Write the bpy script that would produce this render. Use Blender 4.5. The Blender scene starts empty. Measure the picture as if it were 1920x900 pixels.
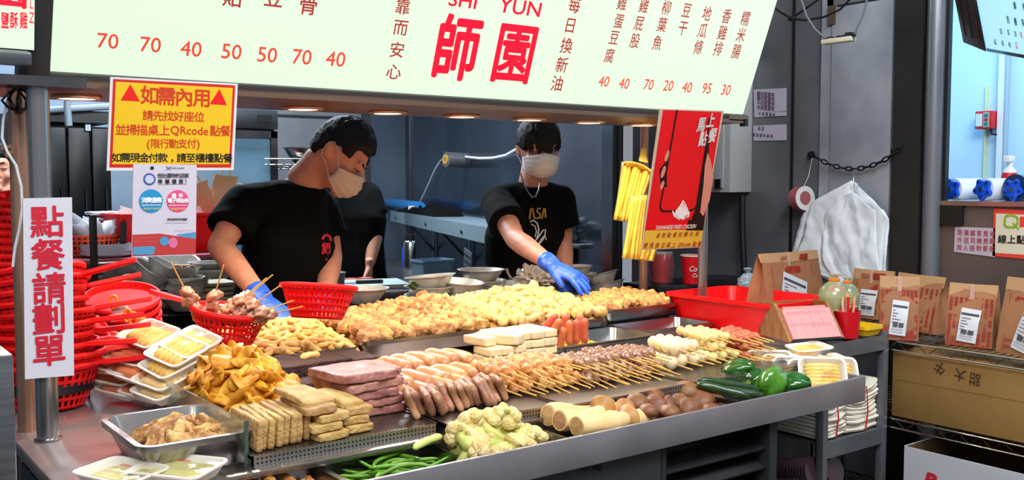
import bpy, bmesh, math, random
from mathutils import Vector, Matrix, Euler, noise
random.seed(7)
PI = math.pi
SC = bpy.context.scene
COL = SC.collection
# ------------------------------------------------------------------ camera
FPX, CAMH = 1810.0, 1.44
_p = math.atan(112 / FPX)
FW = Vector((.6 * math.cos(_p), .8 * math.cos(_p), -math.sin(_p)))
RT = Vector((.8, -.6, 0))
UP = RT.cross(FW)
CAM = Vector((0, 0, CAMH))
cd = bpy.data.cameras.new('camera'); cam = bpy.data.objects.new('camera', cd); COL.objects.link(cam)
cd.sensor_width = 36; cd.lens = 36 * FPX / 1920; cd.clip_start = .05
m3 = Matrix((RT, UP, -FW)).transposed()
cam.matrix_world = Matrix.Translation(CAM) @ m3.to_4x4()
SC.camera = cam
SC.view_settings.view_transform = 'Standard'; SC.view_settings.look = 'None'
SC.view_settings.gamma = 1; SC.view_settings.use_curve_mapping = False
SC.view_settings.exposure = 0.0
# ------------------------------------------------------------------ world and lights
w = bpy.data.worlds.new('world'); SC.world = w; w.use_nodes = True
w.node_tree.nodes['Background'].inputs[0].default_value = (.62, .68, .76, 1)
w.node_tree.nodes['Background'].inputs[1].default_value = .42
def lamp(name, kind, loc, energy, col, size=1, sy=None, to=None, spot=None):
    l = bpy.data.lights.new(name, kind); l.energy = energy; l.color = col
    if kind == 'AREA':
        l.size = size
        if sy: l.shape = 'RECTANGLE'; l.size_y = sy
    else: l.shadow_soft_size = size
    if spot: l.spot_size = math.radians(spot); l.spot_blend = .5
    o = bpy.data.objects.new(name, l); COL.objects.link(o); o.location = loc
    if to is not None: o.rotation_euler = (Vector(to) - Vector(loc)).to_track_quat('-Z', 'Y').to_euler()
    return o
lamp('market_hall_light', 'AREA', (-.2, -.6, 3.6), 118, (.93, .96, 1), 2.2, 1.2, (1.2, 1.8, .9))
lamp('market_aisle_light', 'AREA', (2.2, .2, 3.4), 95, (.93, .96, 1), 1.6, .8, (3.2, 2.0, .9))
lamp('kitchen_tube_light', 'AREA', (2.0, 4.6, 2.75), 110, (.78, .9, 1), 1.8, .25, (2.0, 4.7, 0))
lamp('kitchen_rear_light', 'AREA', (1.6, 6.4, 2.7), 60, (.75, .9, 1), 1.6, .25, (1.6, 6.4, 0))
lamp('shop_room_light', 'AREA', (4.45, 2.1, 2.9), 22, (.42, .74, 1), 1.3, .5, (4.5, 2.1, 0))
# ------------------------------------------------------------------ pixel rays (frame 1920x900) to points on real planes
def ray(u, v): return FW + RT * ((u - 960) / FPX) + UP * ((450 - v) / FPX)
def P(u, v, z): d = ray(u, v); return CAM + d * ((z - CAMH) / d.z)
def PY(u, v, y): d = ray(u, v); return CAM + d * (y / d.y)
def PX(u, v, x): d = ray(u, v); return CAM + d * (x / d.x)
def PD(u, v, depth): return CAM + ray(u, v) * depth
def PN(u, v, o, n): d = ray(u, v); return CAM + d * ((o - CAM).dot(n) / d.dot(n))
def dep(q): return (q - CAM).dot(FW)
# ------------------------------------------------------------------ materials
def lin(c):
    if isinstance(c, str):
        c = [int(c[i:i + 2], 16) / 255 for i in (0, 2, 4)]
    return tuple((x / 12.92 if x <= .04045 else ((x + .055) / 1.055) ** 2.4) for x in c[:3]) + (1,)
MATS = {}
def mat(name, col, rough=.5, metal=0, col2=None, scale=20, bump=0, bscale=60, emit=0, trans=0, alpha=1, sss=0, spec=None, coat=0, lo=.35, hi=.65, stretch=None, detail=4, dim=0):
    if name in MATS: return MATS[name]
    m = bpy.data.materials.new(name); m.use_nodes = True; nt = m.node_tree; N = nt.nodes; L = nt.links
    b = N['Principled BSDF']
    b.inputs['Base Color'].default_value = lin(col); b.inputs['Roughness'].default_value = rough; b.inputs['Metallic'].default_value = metal
    if spec is not None: b.inputs['Specular IOR Level'].default_value = spec
    if coat: b.inputs['Coat Weight'].default_value = coat; b.inputs['Coat Roughness'].default_value = .1
    if trans: b.inputs['Transmission Weight'].default_value = trans
    if alpha < 1: b.inputs['Alpha'].default_value = alpha
    if sss:
        b.inputs['Subsurface Weight'].default_value = sss; b.inputs['Subsurface Radius'].default_value = (.012, .005, .003); b.inputs['Subsurface Scale'].default_value = 1
    if emit:
        if dim: b.inputs['Base Color'].default_value = tuple(k * dim for k in lin(col)[:3]) + (1,)
        b.inputs['Emission Color'].default_value = lin(col); b.inputs['Emission Strength'].default_value = emit
    co = None
    def coords():
        nonlocal co
        if co is None:
            tc = N.new('ShaderNodeTexCoord'); co = tc.outputs['Object']
            if stretch:
                mp = N.new('ShaderNodeMapping'); mp.inputs['Scale'].default_value = stretch; L.new(co, mp.inputs[0]); co = mp.outputs[0]
        return co
    if col2:
        nz = N.new('ShaderNodeTexNoise'); nz.inputs['Scale'].default_value = scale; nz.inputs['Detail'].default_value = detail
        L.new(coords(), nz.inputs['Vector'])
        r = N.new('ShaderNodeValToRGB'); r.color_ramp.elements[0].position = lo; r.color_ramp.elements[1].position = hi
        r.color_ramp.elements[0].color = lin(col); r.color_ramp.elements[1].color = lin(col2)
        L.new(nz.outputs['Fac'], r.inputs[0]); L.new(r.outputs[0], b.inputs['Base Color'])
    if bump:
        nb = N.new('ShaderNodeTexNoise'); nb.inputs['Scale'].default_value = bscale; nb.inputs['Detail'].default_value = 5
        L.new(coords(), nb.inputs['Vector'])
        bp = N.new('ShaderNodeBump'); bp.inputs['Strength'].default_value = bump; bp.inputs['Distance'].default_value = .01
        L.new(nb.outputs['Fac'], bp.inputs['Height']); L.new(bp.outputs[0], b.inputs['Normal'])
    MATS[name] = m
    return m
def rand_tint(m, amt=.25, hue=.03):
    """vary a food material a little from piece to piece (each piece really has its own colour)"""
    if m.get('tinted'): return m
    m['tinted'] = 1
    nt = m.node_tree; N = nt.nodes; L = nt.links; b = N['Principled BSDF']
    oi = N.new('ShaderNodeObjectInfo'); hs = N.new('ShaderNodeHueSaturation')
    mr = N.new('ShaderNodeMapRange'); mr.inputs[3].default_value = 1 - amt; mr.inputs[4].default_value = 1 + amt * .6
    L.new(oi.outputs['Random'], mr.inputs[0]); L.new(mr.outputs[0], hs.inputs['Value'])
    m2 = N.new('ShaderNodeMath'); m2.operation = 'MULTIPLY_ADD'; m2.inputs[1].default_value = hue; m2.inputs[2].default_value = .5 - hue / 2
    L.new(oi.outputs['Random'], m2.inputs[0]); L.new(m2.outputs[0], hs.inputs['Hue'])
    if b.inputs['Base Color'].links:
        L.new(b.inputs['Base Color'].links[0].from_socket, hs.inputs['Color'])
    else: hs.inputs['Color'].default_value = b.inputs['Base Color'].default_value
    L.new(hs.outputs[0], b.inputs['Base Color'])
    return m
def dots(name, axes, pitch, rad, col=(.75, .73, .72), rough=.3):
    """punched steel: a regular grid of dark holes"""
    m = mat(name, col, rough, 1); nt = m.node_tree; N = nt.nodes; L = nt.links; b = N['Principled BSDF']
    tc = N.new('ShaderNodeTexCoord'); sp = N.new('ShaderNodeSeparateXYZ'); L.new(tc.outputs['Object'], sp.inputs[0])
    sq = []
    for a in axes:
        d = N.new('ShaderNodeMath'); d.operation = 'DIVIDE'; d.inputs[1].default_value = pitch; L.new(sp.outputs[a], d.inputs[0])
        f = N.new('ShaderNodeMath'); f.operation = 'FRACT'; L.new(d.outputs[0], f.inputs[0])
        s = N.new('ShaderNodeMath'); s.operation = 'SUBTRACT'; s.inputs[1].default_value = .5; L.new(f.outputs[0], s.inputs[0])
        q = N.new('ShaderNodeMath'); q.operation = 'POWER'; q.inputs[1].default_value = 2; 
        ab = N.new('ShaderNodeMath'); ab.operation = 'ABSOLUTE'; L.new(s.outputs[0], ab.inputs[0]); L.new(ab.outputs[0], q.inputs[0]); sq.append(q)
    ad = N.new('ShaderNodeMath'); ad.operation = 'ADD'; L.new(sq[0].outputs[0], ad.inputs[0]); L.new(sq[1].outputs[0], ad.inputs[1])
    lt = N.new('ShaderNodeMath'); lt.operation = 'LESS_THAN'; lt.inputs[1].default_value = rad * rad; L.new(ad.outputs[0], lt.inputs[0])
    mx = N.new('ShaderNodeMix'); mx.data_type = 'RGBA'; mx.inputs[6].default_value = lin(col); mx.inputs[7].default_value = (.01, .01, .01, 1)
    L.new(lt.outputs[0], mx.inputs[0]); L.new(mx.outputs[2], b.inputs['Base Color'])
    iv = N.new('ShaderNodeMath'); iv.operation = 'SUBTRACT'; iv.inputs[0].default_value = 1; L.new(lt.outputs[0], iv.inputs[1]); L.new(iv.outputs[0], b.inputs['Metallic'])
    return m
# ------------------------------------------------------------------ mesh building
class MB:
    def __init__(s): s.v = []; s.f = []
    def add(s, vs, fs, M=None):
        n = len(s.v); s.v += [(M @ Vector(p)) if M else Vector(p) for p in vs]; s.f += [tuple(i + n for i in f) for f in fs]; return s
    def box(s, c, d, M=None):
        x, y, z = [k / 2 for k in d]; cx, cy, cz = c
        vs = [(cx + a * x, cy + b * y, cz + e * z) for e in (-1, 1) for b in (-1, 1) for a in (-1, 1)]
        return s.add(vs, [(0, 2, 3, 1), (4, 5, 7, 6), (0, 1, 5, 4), (2, 6, 7, 3), (0, 4, 6, 2), (1, 3, 7, 5)], M)
    def bb(s, a, b, M=None):
        return s.box([(p + q) / 2 for p, q in zip(a, b)], [abs(q - p) for p, q in zip(a, b)], M)
    def loft(s, rings, caps=True, closed=True, M=None):
        n = len(rings[0]); vs = [p for r in rings for p in r]; fs = []
        for i in range(len(rings) - 1):
            for j in range(n if closed else n - 1):
                k = (j + 1) % n
                fs.append((i * n + j, i * n + k, (i + 1) * n + k, (i + 1) * n + j))
        if caps: fs += [tuple(range(n - 1, -1, -1)), tuple(range((len(rings) - 1) * n, len(rings) * n))]
        return s.add(vs, fs, M)
    def tube(s, pts, r, n=8, caps=True, M=None, flat=1):
        pts = [Vector(p) for p in pts]; k = len(pts)
        rs = r if isinstance(r, (list, tuple)) else [r] * k
        rings = []; prev = None
        for i, p in enumerate(pts):
            t = (pts[min(i + 1, k - 1)] - pts[max(i - 1, 0)]).normalized()
            a = prev - t * prev.dot(t) if prev else (t.cross(Vector((0, 0, 1))) if abs(t.z) < .95 else t.cross(Vector((1, 0, 0))))
            a.normalize(); prev = a; b = t.cross(a)
            rings.append([p + (a * math.cos(2 * PI * j / n) + b * math.sin(2 * PI * j / n) * flat) * rs[i] for j in range(n)])
        return s.loft(rings, caps, True, M)
    def lathe(s, prof, n=28, M=None, wob=None):
        rings = [[Vector((r * math.cos(2 * PI * j / n), r * math.sin(2 * PI * j / n), z)) * 1 for j in range(n)] for r, z in prof]
        return s.loft(rings, True, True, M)
    def sphere(s, c, r, n=16, m=10, M=None):
        r = (r, r, r) if isinstance(r, (int, float)) else r
        rings = []
        for i in range(1, m):
            t = PI * i / m
            rings.append([(c[0] + r[0] * math.sin(t) * math.cos(2 * PI * j / n), c[1] + r[1] * math.sin(t) * math.sin(2 * PI * j / n), c[2] - r[2] * math.cos(t)) for j in range(n)])
        return s.loft(rings, True, True, M)
    def grid(s, fn, nu, nv, M=None):
        vs = [fn(i / nu, j / nv) for j in range(nv + 1) for i in range(nu + 1)]
        fs = [(j * (nu + 1) + i, j * (nu + 1) + i + 1, (j + 1) * (nu + 1) + i + 1, (j + 1) * (nu + 1) + i) for j in range(nv) for i in range(nu)]
        return s.add(vs, fs, M)
    def prism(s, poly, depth, M=None):
        """polygon in local xy, extruded along +z"""
        return s.loft([[(x, y, 0) for x, y in poly], [(x, y, depth) for x, y in poly]], True, True, M)
    def mesh(s, name, m, bev=0, seg=2, sharp=38, shift=None, fix=True):
        me = bpy.data.meshes.new(name)
        me.from_pydata([p - shift for p in s.v] if shift is not None else s.v, [], s.f)
        if bev or fix:
            b = bmesh.new(); b.from_mesh(me)
            if bev:
                ed = [e for e in b.edges if len(e.link_faces) == 2 and e.calc_face_angle(0) > .5]
                bmesh.ops.bevel(b, geom=ed, offset=bev, segments=seg, profile=.5, affect='EDGES', clamp_overlap=True)
            if fix: bmesh.ops.recalc_face_normals(b, faces=b.faces)
            b.to_mesh(me); b.free()
        for x in (m if isinstance(m, (list, tuple)) else [m]): me.materials.append(x)
        me.polygons.foreach_set('use_smooth', [True] * len(me.polygons))
        if sharp: me.set_sharp_from_angle(angle=math.radians(sharp))
        return me
    def build(s, name, m, parent=None, bev=0, seg=2, sharp=38, local=False, solid=0, label=None, fix=True):
        shift = None; loc = Vector()
        if not local:
            if parent is not None: shift = WM.get(parent.name, Vector())
            else:
                xs = [p.x for p in s.v]; ys = [p.y for p in s.v]; zs = [p.z for p in s.v]
                shift = loc = Vector(((min(xs) + max(xs)) / 2, (min(ys) + max(ys)) / 2, min(zs)))
        o = bpy.data.objects.new(name, s.mesh(name, m, bev, seg, sharp, shift, fix))
        COL.objects.link(o)
        if parent is not None: o.parent = parent; WM[o.name] = WM.get(parent.name, Vector())
        else: o.location = loc; WM[o.name] = loc
        if solid:
            md = o.modifiers.new('solid', 'SOLIDIFY'); md.thickness = solid; md.offset = 0
        if label: o['label'] = label
        return o
WM = {}
def tag(o, label, cat, group=None, kind=None):
    o['label'] = label; o['category'] = cat
    if group: o['group'] = group
    o['kind'] = kind or 'thing'
    return o
def thing(name, label, cat, loc=(0, 0, 0), group=None, rot=None):
    o = bpy.data.objects.new(name, None); COL.objects.link(o); o.location = loc; o.empty_display_size = .05
    if rot: o.rotation_euler = rot
    WM[o.name] = Vector(loc) if not rot else Vector()
    return tag(o, label, cat, group)
def struct(o): o['kind'] = 'structure'; return o
KIDS = {}
def kids(o): return [c for c in COL.objects if c.parent is o] if o.name not in KIDS else KIDS[o.name]
def copy_tree(o, parent=None):
    c = o.copy(); COL.objects.link(c); c.parent = parent
    for ch in kids(o): copy_tree(ch, c)
    return c
class Kind:
    """a thing modelled once in local coordinates; the first place() moves it, later ones copy it with its parts"""
    def __init__(s, root):
        s.root = root; s.used = False; s._cache(root)
    def _cache(s, o):
        k = [c for c in COL.objects if c.parent is o]; KIDS[o.name] = k
        for c in k: s._cache(c)
    def place(s, loc, rot=(0, 0, 0), scale=1, label=None, group=None):
        o = s.root
        if s.used: o = copy_tree(s.root)
        s.used = True
        o.location = loc; o.rotation_euler = rot
        if isinstance(scale, (int, float)): scale = (scale,) * 3
        o.scale = scale
        if label: o['label'] = label
        if group: o['group'] = group
        return o
def inst(name, me, loc, rot, label, cat, group=None, scale=1):
    o = bpy.data.objects.new(name, me); COL.objects.link(o); o.location = loc; o.rotation_euler = rot
    o.scale = (scale,) * 3 if isinstance(scale, (int, float)) else scale
    return tag(o, label, cat, group)
def align(z, x=None):
    """rotation whose local z runs along z"""
    z = Vector(z).normalized(); x = Vector(x) if x else (Vector((1, 0, 0)) if abs(z.x) < .9 else Vector((0, 1, 0)))
    y = z.cross(x).normalized(); x = y.cross(z)
    return Matrix((x, y, z)).transposed()
def remesh(mb, voxel, smooth=4, name='body', m=None, parent=None, factor=.5):
    me = bpy.data.meshes.new('tmp'); me.from_pydata(mb.v, [], mb.f)
    b = bmesh.new(); b.from_mesh(me); bmesh.ops.recalc_face_normals(b, faces=b.faces); b.to_mesh(me); b.free()
    o = bpy.data.objects.new('tmp', me); COL.objects.link(o)
    r = o.modifiers.new('r', 'REMESH'); r.mode = 'VOXEL'; r.voxel_size = voxel
    s = o.modifiers.new('s', 'SMOOTH'); s.iterations = smooth; s.factor = factor
    dg = bpy.context.evaluated_depsgraph_get()
    nm = bpy.data.meshes.new_from_object(o.evaluated_get(dg))
    bpy.data.objects.remove(o); bpy.data.meshes.remove(me)
    out = MB(); out.v = [v.co.copy() for v in nm.vertices]; out.f = [tuple(p.vertices) for p in nm.polygons]
    bpy.data.meshes.remove(nm)
    return out
# ------------------------------------------------------------------ lettering
_glyph = {}
def glyph(s, bold=0, font_shear=0):
    k = (s, bold, font_shear)
    if k not in _glyph:
        c = bpy.data.curves.new('t', 'FONT'); c.body = s; c.size = 1; c.shear = font_shear; c.resolution_u = 3
        o = bpy.data.objects.new('t', c); COL.objects.link(o)
        dg = bpy.context.evaluated_depsgraph_get()
        me = bpy.data.meshes.new_from_object(o.evaluated_get(dg))
        _glyph[k] = ([v.co.copy() for v in me.vertices], [tuple(p.vertices) for p in me.polygons])
        bpy.data.objects.remove(o); bpy.data.curves.remove(c); bpy.data.meshes.remove(me)
        if bold:   # heavier strokes: the same outline laid again around itself
            v0, f0 = _glyph[k]; va, fa = [], []
            for i in range(8):
                n = len(va); d = Vector((math.cos(i * PI / 4) * bold, math.sin(i * PI / 4) * bold, i * .00003))
                va += [p + d for p in v0]; fa += [tuple(j + n for j in f) for f in f0]
            _glyph[k] = (va, fa)
    return _glyph[k]
class Pl:
    """a flat face in the place: origin, unit x along the writing, unit y up the face"""
    def __init__(s, o, ex, ey):
        s.o = Vector(o); s.ex = Vector(ex).normalized(); ey = Vector(ey); s.ey = (ey - s.ex * ey.dot(s.ex)).normalized(); s.n = s.ex.cross(s.ey)
    def at(s, u, v): return PN(u, v, s.o, s.n)
    def xy(s, u, v): q = s.at(u, v) - s.o; return q.dot(s.ex), q.dot(s.ey)
    def M(s, x, y, h=.001): 
        return Matrix.Translation(s.o + s.ex * x + s.ey * y + s.n * h) @ Matrix((s.ex, s.ey, s.n)).transposed().to_4x4()
    def put(s, mb, txt, x, y, size, bold=0, sx=1, h=.0017, shear=0, rot=0, center=True):
        vs, fs = glyph(txt, bold, shear)
        if not vs: return
        xs = [p.x for p in vs]; lat = all(ord(c) < 256 for c in txt)
        cx = (min(xs) + max(xs)) / 2; cy = .35 if lat else .38
        k = size / (.7 if lat else .92)
        M = s.M(x, y, h) @ Matrix.Rotation(rot, 4, 'Z') @ Matrix.Diagonal((k * sx, k, 1, 1)) @ Matrix.Translation((-cx, -cy, 0))
        mb.add(vs, fs, M)
    def px(s, mb, txt, u, v, hpx, bold=0, sx=1, h=.0017, shear=0, rot=0):
        q = s.at(u, v); x, y = s.xy(u, v)
        a = s.xy(u, v - hpx / 2); b = s.xy(u, v + hpx / 2)
        s.put(mb, txt, x, y, hpx * dep(q) / FPX * (1.0), bold, sx, h, shear, rot)
    def rect(s, mb, x0, y0, x1, y1, h=.001, t=None):
        M = s.M(0, 0, h)
        if t: mb.bb((x0, y0, 0), (x1, y1, t), M)
        else: mb.add([(x0, y0, 0), (x1, y0, 0), (x1, y1, 0), (x0, y1, 0)], [(0, 1, 2, 3)], M)
    def disc(s, mb, x, y, r, h=.001, n=32, a0=0, a1=2 * PI, ry=None):
        M = s.M(x, y, h); mb.add([(r * math.cos(a0 + (a1 - a0) * i / n), (ry or r) * math.sin(a0 + (a1 - a0) * i / n), 0) for i in range(n)], [tuple(range(n))], M)
    def poly(s, mb, pts, h=.001): mb.add([(x, y, 0) for x, y in pts], [tuple(range(len(pts)))], s.M(0, 0, h))
    def pxpoly(s, mb, pts, h=.001): s.poly(mb, [s.xy(*p) for p in pts], h)
    def line(s, mb, pts, wd, h=.001):
        for a, b in zip(pts, pts[1:]):
            a, b = Vector(a), Vector(b); d = (b - a); 
            if d.length < 1e-6: continue
            n = Vector((-d.y, d.x)).normalized() * wd / 2
            s.poly(mb, [a - n, b - n, b + n, a + n], h)
# ================================================================== setting
steel = mat('brushed_steel', (.62, .62, .63), .32, 1, (.52, .52, .54), 8, bump=.03, bscale=90, stretch=(1, 1, 12))
steel_dk = mat('dull_dark_steel', (.36, .36, .37), .4, 1, (.28, .28, .30), 6)
steel_top = mat('worktop_steel', (.78, .72, .71), .2, .62, (.70, .64, .63), 5, bump=.03, bscale=9)
steel_lt = mat('polished_steel', (.80, .79, .78), .2, 1)
steel_pan = mat('pan_steel', (.68, .66, .64), .27, 1, (.60, .58, .57), 9)
bowl_mat = mat('worn_bowl_steel', (.82, .80, .77), .36, .35, (.68, .66, .63), 14, bump=.03, bscale=30)
black = mat('black_plastic', (.05, .05, .055), .45)
blk_rub = mat('black_rubber_cable', (.04, .04, .045), .55)
white_pl = mat('white_plastic', (.88, .88, .88), .4)
wall_m = mat('stained_steel_cladding', (.50, .51, .53), .40, .45, (.42, .43, .45), 3, bump=.05, bscale=7)
wall_lt = mat('pale_steel_door', (.68, .70, .73), .45, .35, (.56, .58, .62), 4, bump=.04, bscale=9)
wall_gl = mat('glossy_partition_steel', (.46, .50, .56), .16, .9, (.36, .40, .46), 2.5, bump=.03, bscale=5)
wall_bk = mat('blue_grey_wall', (.50, .56, .63), .5, .3, (.44, .50, .57), 2)
floor_m = mat('dark_wet_floor', (.16, .15, .15), .35, 0, (.11, .105, .1), 5, bump=.1, bscale=25)
room_m = mat('pale_blue_shop_wall', (.74, .87, .95), .55)
def sbox(n, a, b, m, bev=0): return struct(MB().bb(a, b).build(n, m, bev=bev))
sbox('floor', (-2, -2, -.06), (6, 8.2, 0), floor_m)
sbox('ceiling', (-2, 3.1, 2.86), (3.6, 8.2, 2.92), mat('grey_ceiling', (.55, .58, .60), .7))
sbox('wall_back', (-2, 7.3, 0), (6, 7.4, 2.9), wall_bk)
sbox('wall_left', (-2.06, 2.0, 0), (-2, 8.2, 2.9), wall_bk)
sbox('wall_right_rear', (3.55, 2.16, 0), (3.61, 3.62, 2.9), wall_m)
sbox('wall_right_far', (3.55, 3.62, 0), (5.2, 3.68, 2.9), wall_m)
# window wall of the neighbouring shop
sbox('wall_right_lower', (3.55, .2, 0), (3.61, 2.03, 1.345), mat('dull_brown_steel', (.46, .40, .38), .42, .6, (.38, .33, .32), 3))
sbox('trim_1', (3.535, .2, 1.345), (3.70, 1.98, 1.362), steel_lt)
sbox('trim_2', (3.535, 1.98, 1.27), (3.60, 1.89, 1.345), black)
sbox('trim_3', (3.50, 2.045, 0), (3.62, 2.158, 2.9), mat('black_post_steel', (.13, .12, .12), .5, .3, (.17, .155, .15), 6))
struct(MB().tube([(3.535, 2.012, 0), (3.535, 2.012, 2.9)], .034, 20).build('trim_4', mat('grey_jamb', (.52, .53, .56), .35, .6)))
sbox('trim_5', (3.545, 1.966, 1.362), (3.57, 1.98, 2.9), black)
sbox('trim_6', (3.60, 1.655, 1.362), (3.63, 1.672, 2.9), steel_dk)
sbox('wall_right_shop_rear', (5.0, -.4, 0), (5.06, 3.6, 2.9), room_m)
sbox('wall_right_shop_side', (3.62, 2.9, 0), (5.0, 2.95, 2.9), room_m)
sbox('ceiling_shop', (3.56, -.4, 2.95), (5.06, 3.0, 3.0), room_m)
# seams, hinged steel door and its strip on the right-hand cladding
sbox('trim_7', (3.54, 2.668, .9), (3.552, 2.676, 2.9), black)
sbox('door_1', (3.528, 2.19, .75), (3.55, 2.47, 2.16), wall_lt, .003)
sbox('trim_8', (3.536, 2.47, .75), (3.55, 2.525, 2.9), wall_lt)
sbox('trim_9', (3.524, 2.452, 2.09), (3.556, 2.488, 2.17), mat('rusty_bracket', (.33, .27, .23), .7, .3))
sbox('trim_10', (3.536, 2.19, 2.17), (3.551, 2.50, 2.9), wall_m)
# angled partition behind the second cook
_q1, _q2 = P(903, 427, 1.2), P(733, 396, 1.2)
PDIR = (_q2 - _q1); PDIR.z = 0; PDIR.normalize(); PNRM = Vector((PDIR.y, -PDIR.x, 0))
_w1 = _q1 + PNRM * .30
def PARt(u):   # distance along the partition that the pixel column meets
    d = ray(u, 338); a = d.x * PDIR.y - d.y * PDIR.x
    k = (_w1.x * PDIR.y - _w1.y * PDIR.x) / a
    return (Vector((d.x, d.y, 0)) * k - Vector((_w1.x, _w1.y, 0))).dot(PDIR)
_a = _w1 + PDIR * PARt(1128); _b = _w1 + PDIR * PARt(772)
_Mp = Matrix.Translation((_a.x, _a.y, 0)) @ Matrix((PDIR, -PNRM, Vector((0, 0, 1)))).transposed().to_4x4()
PLEN = (_b - _a).to_2d().length
struct(MB().bb((0, -.05, 0), (PLEN, 0, 2.9), _Mp).build('wall_right_partition', wall_gl))
struct(MB().bb((PLEN + .01, -.06, 0), (PLEN + .32, .02, 2.9), _Mp).build('wall_back_return', mat('dark_corner_steel', (.27, .29, .33), .35, .6)))
_s = PY(690, 300, 6.0); _t = PY(521, 300, 6.0)
sbox('wall_back_panel', (_t.x, 6.0, 0), (_s.x - .03, 6.06, 2.8), wall_m)
sbox('trim_11', (_s.x - .05, 5.96, 0), (_s.x, 6.06, 2.8), mat('dark_upright', (.16, .15, .16), .5))
sbox('trim_12', (_t.x, 5.985, 1.86), (_s.x - .05, 6.0, 1.872), steel_dk)

# ================================================================== display counter
ctr = thing('display_counter', 'long stainless display counter carrying all the trays of fried food and skewers', 'counter', (1.4, 2.2, 0))
dark_cab = mat('cabinet_grey_steel', (.23, .24, .245), .45, .5)
b = MB(); b.bb((.38, 1.53, .06), (1.575, 2.9, .836)); b.bb((1.575, 1.66, .06), (1.99, 2.9, .836)); b.bb((1.99, 2.05, .06), (2.56, 2.9, .845)); b.build('body', dark_cab, ctr, .004)
b = MB(); b.bb((.36, 1.722, .872), (2.59, 2.95, .9)); b.bb((.36, 1.36, .872), (.545, 1.722, .9)); b.build('worktop', steel_top, ctr, .003)
b = MB(); b.bb((.40, 1.505, .838), (2.336, 1.515, .906)); b.bb((2.327, 1.515, .838), (2.336, 1.75, .906)); b.build('front_lip', mat('lip_steel', (.58, .56, .57), .34, .5, (.52, .50, .51), 7), ctr, .0015)
b = MB(); b.bb((.545, 1.515, .838), (2.33, 1.722, .842)); b.bb((.545, 1.716, .84), (2.33, 1.722, .9)); b.bb((.545, 1.515, .84), (.549, 1.722, .9)); b.build('trough', steel_pan, ctr)
for x in (.80, 1.05, 1.31, 1.67, 1.86):
    MB().bb((x - .0015, 1.516, .842), (x + .0015, 1.715, .893)).build('divider', steel_pan, ctr)
MB().bb((.56, 1.655, .9), (2.28, 1.73, .912)).build('ledge', steel_pan, ctr, .002)
MB().bb((2.588, 1.90, .86), (2.60, 2.62, .93)).build('end_rail', steel, ctr, .002)
for k in range(13):
    z = .16 + k * .05
    MB().add([(1.59, 1.54, z), (1.96, 1.54, z), (1.96, 1.585, z + .03), (1.59, 1.585, z + .03), (1.59, 1.54, z + .004), (1.96, 1.54, z + .004), (1.96, 1.585, z + .034), (1.59, 1.585, z + .034)], [(0, 1, 2, 3), (7, 6, 5, 4), (0, 4, 5, 1), (2, 6, 7, 3), (1, 5, 6, 2), (0, 3, 7, 4)]).build('louver_slat', steel_dk, ctr)
for xa, xb in ((1.575, 1.59), (1.96, 1.99)): MB().bb((xa, 1.53, .06), (xb, 1.66, .836)).build('louver_frame', dark_cab, ctr)
for u in (1085, 1110):
    q = PY(u, 876, 1.529); MB().prism([(0, 0), (.026, 0), (.026, -.012)], .004, Matrix.Translation(q) @ Matrix.Rotation(PI / 2, 4, 'X')).build('vent_notch', black, ctr)
# perforated trays on the counter
perf_top = dots('punched_steel_top', ('X', 'Y'), .0075, .3, (.56, .55, .54), .32)
perf_fr = dots('punched_steel_front', ('X', 'Z'), .0085, .26, (.72, .70, .68), .3)
for x0, x1, y0, lab in ((.668, 1.072, 1.69, 'punched steel tray under the beige tofu slabs and pink meat slabs'), (1.08, 1.385, 1.672, 'punched steel tray under the dark meat row and plump sausages'),
                    (1.392, 1.80, 1.648, 'punched steel tray under the chicken and gizzard skewers'), (1.808, 2.27, 1.645, 'punched steel tray under the fish ball and sausage skewers')):
    t = thing('perforated_tray', lab, 'tray', ((x0 + x1) / 2, y0, .912), 'punched steel trays in a row')
    yb_ = 2.36 if x0 < 1.3 else 2.15
    MB().bb((x0, y0 + .004, .924), (x1, yb_, .930)).build('tray_floor', perf_top, t)
    MB().bb((x0, y0, .912), (x1, y0 + .004, .932)).build('front_flange', perf_fr, t)
    b = MB(); b.bb((x0, yb_ - .004, .912), (x1, yb_, .945)); b.bb((x0, y0, .912), (x0 + .003, yb_, .934)); b.bb((x1 - .003, y0, .912), (x1, yb_, .934)); b.build('side_rim', steel_pan, t)
# steel box of the neighbouring stall at the left edge
t = thing('steel_cabinet', 'plain steel cabinet corner standing left of the red worktop', 'cabinet', (.0, 1.9, 0))
_q = P(24, 665, 1.02)
MB().bb((-.5, 1.62, .86), (PY(25, 660, 1.62).x, 2.1, PY(25, 664, 1.62).z)).build('upper_box', steel, t, .004)
MB().bb((-.5, 1.60, 0), (PY(23, 800, 1.60).x, 2.1, .855)).build('lower_box', steel_dk, t, .004)
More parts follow.
